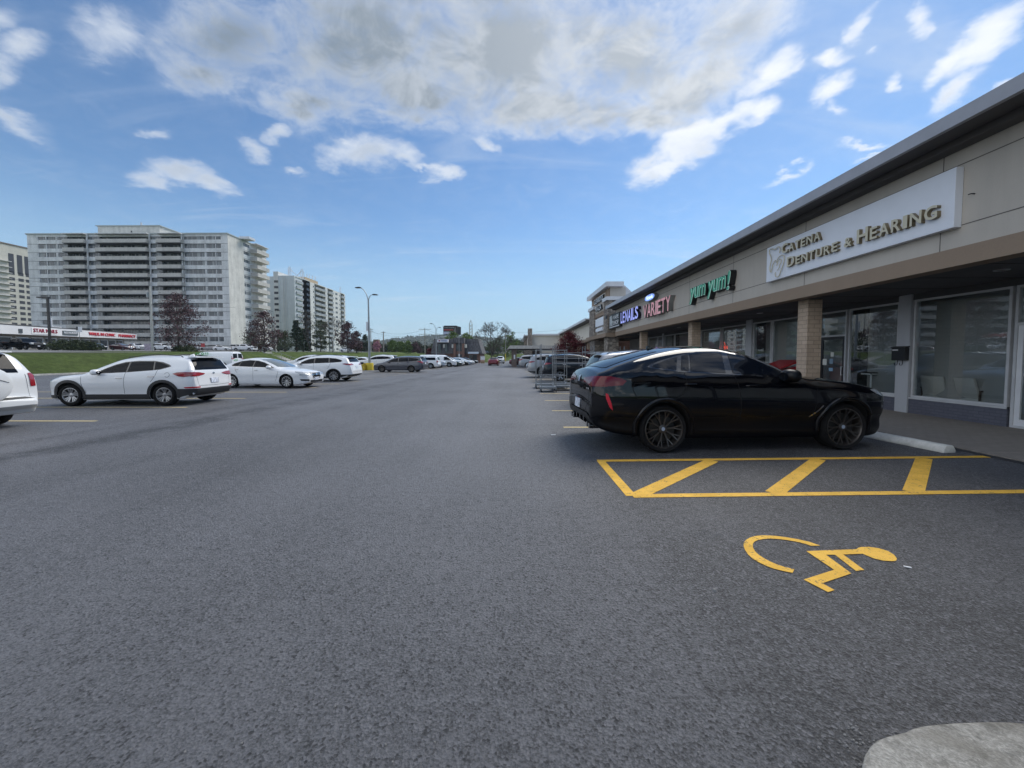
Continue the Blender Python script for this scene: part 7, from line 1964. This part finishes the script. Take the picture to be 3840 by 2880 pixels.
# right of the brick building
bare_tree('bare_tree', 'leaning bare tree on the grass beside the red car', G(1834, 1364)[0], G(1834, 1364)[1], 7.6, 43, .50, LGY, .10, .17, depth=7, ls=.07, sparse=.5)
for i, (px, Y, h, wd, mt) in enumerate(((1850,150,6.5,8,LD),(1876,165,7.5,8,LD),(1905,150,8.2,6,LG),(1921,158,8.8,6,LG),(1940,170,6.4,8,LD),(1963,180,7,9,LD),(1990,200,8,9,LGY),(2030,210,9,10,LD))):
    tree('leafing_tree', ('olive', 'tall olive', 'yellow green', 'taller yellow green', 'dull olive', 'rounded olive', 'grey budding', 'broad olive')[i] + ' tree behind the grass, %s right of the leaning bare tree' % ('first','second','third','fourth','fifth','sixth','seventh','eighth')[i], pxX(px, Y), Y, h, wd, mt, 60+i, 60, 30, .2, .08, 'round', .15)
tree('red_maple', 'deep red maple in front of the far plaza wing', 5.1, 36.5, 3.75, 3.7, LR, 71, 150, 60, .055, .30, 'round', .12, .07, z0=0)
tree('red_maple', 'low red maple below the stone tower, right of the tall one', 6.4, 34.5, 2.1, 1.7, LR, 72, 60, 50, .05, .1, 'round', .14, .05, z0=0)
# green growth round the billboard pole
tree('leafing_tree', 'green treetop showing above the mansard roof under the billboard', pxX(1697,108), 108, 6.6, 6.5, LG, 73, 70, 34, .16, .2, 'round', .13)
tree('leafing_tree', 'small green treetop above the mansard roof near the lattice mast', pxX(1750,112), 112, 6.0, 5.5, LG, 74, 50, 34, .16, .2, 'round', .13)
# junipers and hedges on the upper lot edge
for i, (px, Y, h, wd) in enumerate(((236,60,1.35,4.2),(290,61,1.5,4.4),(338,62,1.35,3.6))):
    tree('juniper', ('left','middle','right')[i] + ' spreading juniper at the edge of the upper lot', pxX(px,Y), Y, h, wd, LJ, 80+i, 70, 44, .09, .0, 'bush', .15, group='spreading junipers')
for i, (px, Y, h, wd) in enumerate(((668,69,.95,2.0),(708,69,1.0,3.2))):
    tree('hedge', ('short', 'longer')[i] + ' clipped hedge at the foot of the large purple tree', pxX(px,Y), Y, h, wd, LJ, 85+i, 50, 40, .08, .0, 'bush', .16)
# wooded hill
hb_ = MB(); vs = []; nxh, nyh = 150, 26
for j in range(nyh+1):
    for i in range(nxh+1):
        x = -1150 + 2300*i/nxh; y = 1250 + 900*j/nyh
        prof = math.exp(-((x+360)/300)**2)*1.0 + .50*math.exp(-((x+40)/260)**2) + .42*math.exp(-((x-420)/380)**2) + .60*math.exp(-((x+900)/300)**2)
        z = 74*prof*min(1, j/9)**.6*(1 - .15*(j/nyh)) + 5*mnoise.noise(Vector((x/60, y/60, 0))) + 3.2*mnoise.noise(Vector((x/14, y/18, 3))) + 2
        vs.append((x, y, z))
hb_.add(vs, [(j*(nxh+1)+i, j*(nxh+1)+i+1, (j+1)*(nxh+1)+i+1, (j+1)*(nxh+1)+i) for j in range(nyh) for i in range(nxh)])
def hill_fn(t, p):
    Pp = world_pos(t); a = t.noise(Pp, .035, 6, .7); b = t.noise(Pp, .25, 5, .75)
    c = t.mix(t.ramp(b, .35, .65), (.035,.05,.022), (.11,.12,.06)); c = t.mix(t.ramp(a, .45, .65), c, (.085,.072,.055))
    t.put(p.inputs['Base Color'], c); p.inputs['Roughness'].default_value = 1
HILL = pmat('wooded hill', fn=hill_fn)
tag(hb_.build('hill', HILL, smooth=True, angle=80), kind='structure')
rnd = random.Random(9); ht = MB()
for i in range(5200):
    a = rnd.random(); x = rnd.uniform(-760, 700); 
    prof = math.exp(-((x+360)/300)**2)*1.0 + .50*math.exp(-((x+40)/260)**2) + .42*math.exp(-((x-420)/380)**2) + .60*math.exp(-((x+900)/300)**2)
    j = rnd.uniform(1, 12); y = 1250 + 900*j/nyh
    z = 74*prof*min(1, j/9)**.6*(1 - .15*(j/nyh)) + 5*mnoise.noise(Vector((x/60, y/60, 0))) + 3.2*mnoise.noise(Vector((x/14, y/18, 3))) + 2
    for q in range(3):
        c = Vector((x+rnd.gauss(0,3), y+rnd.gauss(0,3), z+rnd.uniform(1,7))); leaf_cloud(ht, [c], 3.6, rnd)
tag(ht.build('far_wood', leafmat('far wood leaves', (.035,.05,.022), (.11,.12,.06))), 'wooded slope of the far hill, budding in spring', 'wood', kind='stuff')
# ================================================================== STREET FURNITURE
GALV = pmat('galvanised steel', (.30, .32, .33), .45, metal=.5, var=.12)
POLEW = pmat('weathered wood pole', (.27, .25, .22), .9, var=.25, vscale=3)
CPOLE = pmat('pale concrete pole', (.46, .45, .42), .85, var=.12)
YBASE = pmat('yellow bollard paint', (.62, .46, .03), .6, var=.12, vscale=3)
def lamp_head(parent, p, dirx, L=.75):
    m = MB(); m.prism([(0, .03), (L*.35, .10), (L*.9, .05), (L, 0), (L*.8, -.05), (.05, -.04)], 'y', -.15, .15)
    o = m.build('lamp_head', DARKM, parent, bevel=.015); o.location = p; o.rotation_euler = (0, 0, 0 if dirx > 0 else PI); return o
# tall twin lamp on the yellow base
lx_, ly_ = G(1386, 1388); 
lp_ = empty('street_lamp', (lx_, ly_, 0), 0, 'tall twin arm lamp post standing on the yellow painted base', 'street lamp')
s_ = ly_/39.3
m = MB(); m.tube([(0,0,.6), (0,0,4), (-.02,0,7.65)], [.135, .11, .075], 14); m.build('pole', GALV, lp_, smooth=True)
m = MB(); m.tube([(-.02,0,7.5), (-.08,0,7.9), (-.22,0,8.35), (-.50,0,8.80), (-.78,0,9.02)], [.06,.05,.045,.04,.035], 8); m.build('arm', GALV, lp_, smooth=True)
m = MB(); m.tube([(-.02,0,7.5), (.03,0,7.8), (.14,0,8.08), (.32,0,8.24), (.48,0,8.26)], [.06,.05,.04,.035,.03], 8); m.build('arm', GALV, lp_, smooth=True)
lamp_head(lp_, (-.74, 0, 9.03), -1, .72); lamp_head(lp_, (.44, 0, 8.26), 1, .62)
m = MB(); m.lathe([(.42,0),(.42,.72),(.38,.80),(0,.80)], 24); o = m.build('yellow_base', YBASE, lp_, smooth=True); 
m = MB(); m.box(-.24,-.05,-.16,-.12,4.3,5.3); m.build('banner_plate', METW, lp_)
m = MB(); m.box(.05, 1.0, -.5, .3, 0, .62); o = m.build('yellow_block', pmat('darker yellow paint', (.45,.32,.03), .7, var=.2), bevel=.03); o.location = (lx_-1.25, ly_-.1, 0); tag(o, 'mustard yellow concrete block left of the lamp base', 'concrete block')
m = MB(); m.tube([(0,0,.0),(0,0,.75),(.0,.45,.75),(0,.45,0)], .035, 8); o = m.build('guard_rail', YBASE, smooth=True); o.location = (lx_-.35, ly_-.75, 0); tag(o, 'bent yellow pipe guard in front of the lamp base', 'guard rail')
# second twin lamp, far
x = at(1636, 1345, 87)[0]
l2 = empty('street_lamp', (x, 87, 0), 0, 'distant twin arm lamp post in front of the brick building', 'street lamp')
m = MB(); m.tube([(0,0,0),(0,0,7.4)], [.12,.075], 10); m.build('pole', GALV, l2)
m = MB(); m.tube([(0,0,7.3),(-.1,0,8.0),(-.5,0,8.7),(-.8,0,8.9)], .045, 6); m.build('arm', GALV, l2, smooth=True)
m = MB(); m.tube([(0,0,7.3),(.1,0,7.7),(.35,0,8.0),(.6,0,8.05)], .04, 6); m.build('arm', GALV, l2, smooth=True)
lamp_head(l2, (-.75,0,8.9), -1, .7); lamp_head(l2, (.55,0,8.05), 1, .6)
# small lamp in front of the mansard building
x = at(1722, 1350, 88.5)[0]
l3 = empty('path_lamp', (x, 88.5, 0), 0, 'slim post with small white lamp before the brick bay', 'lamp post')
m = MB(); m.tube([(0,0,0),(0,0,6.2)], .05, 6); m.build('pole', GALV, l3)
m = MB(); m.box(-.14,.14,-.14,.14,1.5,2.1); m.build('white_box', WHITE, l3)
# black square lamp at left
Y = 60.5; x = at(190, 1337, Y)[0]; z = TH(x, Y)
l4 = empty('lot_lamp', (x, Y, z), 0, 'slim black square lamp post on the upper lot at the far left', 'lamp post')
m = MB(); m.box(-.12,.12,-.12,.12,.5,8.4); m.build('pole', BLACK, l4)
m = MB(); m.box(-1.6,.2,-.2,.2,8.3,8.48); m.build('lamp_head', BLACK, l4)
m = MB(); m.lathe([(.35,0),(.35,.6),(0,.6)], 16); m.build('base', CONC, l4)
# curved lamp by the conifers
Y = 78; x = at(1036, 1337, Y)[0]; z = TH(x, Y)
l5 = empty('street_lamp', (x, Y, z), 0, 'pale curved arm lamp between the middle purple tree and the olive trees', 'street lamp')
m = MB(); m.tube([(0,0,0),(0,0,7.6),(.03,0,8.1),(.2,0,8.4),(.5,0,8.45)], [.15,.1,.09,.07,.05], 8); m.build('pole', CPOLE, l5, smooth=True); lamp_head(l5, (.45,0,8.43), 1, .6)
m = MB(); m.lathe([(.16,3.0),(.22,3.05),(.22,3.5),(.16,3.55)], 10); m.build('pole_band', DARKM, l5)
def pole(px, Y, ztop, label, arms=((-1, .0),), mat=POLEW, r=.17, extra=None, base=None, arm_w=1.3):
    x = at(px, 1337, Y)[0]; z = TH(x, Y) if base is None else base
    e = empty('utility_pole', (x, Y, z), 0, label, 'utility pole')
    m = MB(); m.tube([(0,0,-.1),(0,0,ztop-z)], [r, r*.65], 10); m.build('pole', mat, e, smooth=True)
    for (dz_,) in arms:
        m = MB(); m.box(-arm_w, arm_w, -.06, .06, ztop-z-dz_-.06, ztop-z-dz_+.06)
        for q in (-arm_w+.1, -.4, .4, arm_w-.1): m.lathe([(.05,0),(.06,.1),(.04,.2),(0,.2)], 6, c=(q, 0, ztop-z-dz_+.06))
        m.build('crossarm', mat, e)
    return e, x, Y, ztop
Yp = 66
e, *_ = pole(573, Yp, at(570, 1073, Yp)[2], 'pale concrete utility pole with lamp arm in front of the wide tower', (), CPOLE, .20)
zt_ = at(570, 1073, Yp)[2]-TH(pxX(573, Yp), Yp)
m = MB(); m.tube([(0,0,zt_-3.3),(.8,0,zt_-2.8),(1.9,0,zt_-2.35),(2.9,0,zt_-2.3)], [.05,.045,.04,.035], 6); m.build('lamp_arm', GALV, e, smooth=True); lamp_head(e, (2.8,0,zt_-2.3), 1, .7)
m = MB(); m.lathe([(.0,0),(.22,0),(.24,.5),(.22,.8),(0,.85)], 12, c=(-.42,0,zt_-1.9)); m.build('transformer', GALV, e, smooth=True)
m = MB(); m.box(-.22,.22,-.05,.25,1.0,1.3); m.build('pole_box', DARKM, e)
P1 = pole(1392, 140, at(1392,1231,140)[2], 'tall wooden utility pole right of the lamp post', ((.5,),(1.3,)), r=.17, arm_w=.8)
P2 = pole(1439, 148, at(1439,1243,148)[2], 'wooden utility pole with large top between the lamp post and yellow shrubs', ((.4,),), r=.25, arm_w=.9)
P3 = pole(1495, 190, at(1495,1261,190)[2], 'slim pole behind the yellow green shrubs', (), r=.14)
P4 = pole(1594, 142, at(1594,1231,142)[2], 'wooden utility pole left of the brick building', ((.4,),(2.2,)), r=.20, arm_w=2.2)
P5 = pole(1896, 120, at(1896,1240,120)[2], 'tall utility pole right of the leaning bare tree', ((.3,),(2.0,)), r=.18, arm_w=1.0)
P6 = pole(1886, 150, at(1886,1262,150)[2], 'shorter utility pole just left of the tall one by the bare tree', (), r=.15)
P7 = pole(1251, 96, at(1251,1185,96)[2], 'slim pale pole between the thin budding tree and the right purple tree', (), CPOLE, .13)
m = MB(); x, Y = P5[1], P5[2]; m.tube([(x, Y-.2, 0), (x, Y-.2, 2.4)], .12, 8); o = m.build('pole_guard', YBASE); tag(o, 'yellow guard wrapped low on the tall pole near the bare tree', 'pole guard')
chm = MB(); xc_ = at(1410, 1337, 175)[0]; chm.box(xc_-1.2, xc_+1.2, 175, 177, 2, at(1410, 1273, 175)[2]); tag(chm.build('brick_chimney', RBRICK), 'brown brick chimney stack rising above the belt of trees', 'chimney')
# wires
def wire(a, b, sag, label, r=.022):
    pts = []
    for k in range(15):
        t = k/14; p = Vector(a).lerp(Vector(b), t); p.z -= sag*4*t*(1-t); pts.append(p)
    m = MB(); m.tube(pts, r, 4); o = m.build('overhead_wire', DARKM); tag(o, label, 'overhead wire')
zt = lambda P_, d=0: (P_[1], P_[2], P_[3]-d)
wire(zt(P1,.4), zt(P2,.3), 1.0, 'wire between the two poles right of the lamp post')
wire(zt(P2,.3), zt(P4,.3), 1.2, 'long wire from the second pole to the pole by the brick building')
wire(zt(P4,2.1), zt(P1,1.2), 1.4, 'lower wire crossing behind the yellow green shrubs')
wire(zt(P4,.3), zt(P5,.3), 2.5, 'wire above the brick building towards the leaning bare tree')
wire(zt(P5,.4), (28, 90, 11.5), 1.5, 'wire running right from the tall pole over the canopy', .02)
wire(zt(P5,2.1), (30, 92, 9.5), 1.5, 'lower wire running right from the tall pole over the canopy', .02)
wire((pxX(573,66), 66, zt_+2.0), (pxX(100,66), 60, 14.5), .5, 'wire running left from the pale pole across the wide tower', .02)
wire((pxX(573,66), 66, zt_+.6), (pxX(700,66), 78, 11.5), .6, 'wire running right from the pale pole into the purple tree', .02)
wire(zt(P1,1.3), (pxX(1251,96), 96, P7[3]-.3), 1.0, 'wire from the slim pale pole to the tall wooden pole', .02)
# lattice mast
xm = at(1766, 1337, 300)[0]; lm_ = empty('lattice_mast', (xm, 300, 1), 0, 'pale lattice transmission mast behind the brick building', 'mast')
zt__ = at(1766, 1201, 300)[2]; m = MB(); hw_ = 1.05; H_ = zt__-4
for sx in (-1,1):
    for sy in (-1,1): m.tube([(sx*hw_*1.3, sy*hw_, 0), (sx*hw_, sy*hw_, H_), (0,0,H_+3.2)], .15, 4)
for k in range(10):
    z = H_*k/10; z2 = H_*(k+1)/10
    for sy in (-1,1): m.tube([(-hw_*1.2, sy*hw_, z), (hw_*1.2, sy*hw_, z2)], .11, 4); m.tube([(hw_*1.2, sy*hw_, z), (-hw_*1.2, sy*hw_, z2)], .11, 4)
m.build('lattice', CPOLE, lm_)
# signs on posts
Y = 62; x = at(302, 1337, Y)[0]; z = TH(x, Y); e = empty('sign_post', (x, Y, z), 0, 'slim steel post with pale two part sign above the junipers', 'sign')
m = MB(); m.tube([(0,0,0),(0,0,4.0)], .04, 6); m.build('post', GALV, e)
m = MB(); m.box(-.45,.48,-.05,-.02,3.0,3.9); m.build('panel', WHITE, e)
m = MB(); m.box(-.45,-.15,-.06,-.05,3.35,3.9); m.build('dark_panel', DARKM, e)
Y = 100; x = at(763, 1337, Y)[0]; z = TH(x, Y); e = empty('sign_post', (x, Y, z), 0, 'small red square sign on a post beside the silver wagon', 'sign')
m = MB(); m.tube([(0,0,0),(0,0,1.9)], .05, 6); m.build('post', GALV, e)
m = MB(); m.box(-.55,.5,-.05,-.02,1.0,1.95); m.build('panel', pmat('sign red', (.4,.03,.04), .5), e)
Y = 68; x = at(558, 1337, Y)[0]; z = TH(x, Y); m = MB(); m.box(-.72,.72,-.04,.04,.15,1.35); o = m.build('sale_board', pmat('pink grey poster', (.42,.36,.42), .7, var=.35, vscale=3)); o.location = (x, Y, z+.0); tag(o, 'faded pinkish poster board at the foot of the pale utility pole', 'poster board')
# stairs down the bank
st_ = empty('bank_stairs', (-40.4, 66.6, 0), 0, 'concrete stairs climbing the grass bank', 'stairs'); m = MB(); n_ = 15; x0, x1 = -37.5, -43.6; zt3_ = TH(-43.8, 67)
for k in range(n_):
    xa = x0 + (x1-x0)*k/n_; m.box(xa + (x1-x0)/n_, xa, 65.9, 67.7, max(-.1, zt3_*k/n_-.5), zt3_*(k+1)/n_+.06)
o = m.build('steps', CONC, st_); o.matrix_parent_inverse = Matrix.Translation((40.4, -66.6, 0))
m = MB(); m.tube([(x0+.3, 65.85, .95), (x1, 65.85, zt3_+1.0)], .03, 6)
for k in range(5): xa = x0+.3+(x1-x0-.3)*k/4; m.tube([(xa, 65.85, zt3_*k/4), (xa, 65.85, zt3_*k/4+.97)], .025, 6)
o = m.build('handrail', GALV, st_); o.matrix_parent_inverse = Matrix.Translation((40.4, -66.6, 0))
# manhole-like white stone at the bank foot
m = MB(); m.lathe([(.5,0),(.42,.12),(.2,.18),(0,.19)], 14); o = m.build('drain_cap', CONC, smooth=True); x, y = G(185, 1404); o.location = (x-1.2, y+1.5, .05); tag(o, 'low pale concrete cap at the foot of the grass bank', 'drain cap')

# ---- metal rack trolleys
RACK = pmat('zinc tube', (.27, .29, .31), .38, metal=.6)
def rack(cx, cy, Lx, Ly, H, label, levels, rz=0.0, half=False, base=True):
    e = empty('rack_trolley', (cx, cy, 0), rz, label, 'rack trolley', 'metal rack trolleys in the stalls')
    a, b = Lx/2, Ly/2
    posts = [(-a,-b),(a,-b),(-a,b),(a,b)]
    m = MB()
    for (x, y) in posts: m.tube([(x,y,.20),(x,y,H if not (half and y > 0) else H*.8)], .017, 8)
    m.build('uprights', RACK, e, smooth=True)
    for z in levels:
        m = MB(); m.tube([(-a,-b,z),(a,-b,z)], .013, 6); m.tube([(-a,b,z),(a,b,z)], .013, 6)
        if z in (levels[0], levels[-1]): m.tube([(-a,-b,z),(-a,b,z)], .016, 6); m.tube([(a,-b,z),(a,b,z)], .016, 6)
        m.build('rail', RACK, e, smooth=True)
    if base:
        m = MB(); m.box(-a-.03, a+.03, -b-.03, -b+.03, .15, .22); m.box(-a-.03, a+.03, b-.03, b+.03, .15, .22); m.box(-a-.03,-a+.03,-b+.03,b-.03,.15,.22); m.box(a-.03,a+.03,-b+.03,b-.03,.15,.22)
        m.box(-a+.03, a-.03, -b+.03, b-.03, .17, .19); m.build('deck', RACK, e)
    for (x, y) in posts:
        c = MB(); c.lathe([(.0,-.018),(.055,-.018),(.065,-.01),(.065,.01),(.055,.018),(0,.018)], 16, axis='x', c=(x+.01, y, .065)); c.build('castor', TRIM, e, smooth=True)
        c = MB(); c.box(x-.03,x+.04,y-.03,y+.03,.10,.155); c.build('castor_fork', RACK, e)
rack(1.37, 16.55, .62, .75, 2.02, 'small front rack trolley with solid deck, nearest the aisle', [.62, 1.62])
rack(1.66, 18.4, 1.42, .85, 1.83, 'wide empty rack trolley behind the small front one', [.28, .62, 1.80])
rack(2.55, 17.3, 1.75, .72, 1.98, 'long rack trolley with three side rails right of the small front one', [.30, 1.20, 1.42, 1.66])
rack(4.1, 18.2, 1.8, .7, 1.98, 'farther long rack trolley partly hidden by the black sport utility', [.30, 1.25, 1.72])
# ================================================================== AIR
hzm = bpy.data.materials.new('haze'); hzm.use_nodes = True
t = NT(hzm.node_tree); out = t.n['Material Output']; t.n.remove(t.n['Principled BSDF'])
pv = t.new('ShaderNodeVolumePrincipled'); pv.inputs['Color'].default_value = (.72, .84, .96, 1); pv.inputs['Density'].default_value = HAZE; pv.inputs['Anisotropy'].default_value = .1
t.l.new(pv.outputs[0], out.inputs['Volume'])
if HAZE > 0:
    m = MB(); m.box(-3200, 3200, -350, 4700, -2.2, 130); o = m.build('haze', hzm); tag(o, 'thin pale blue haze', 'haze', kind='stuff')
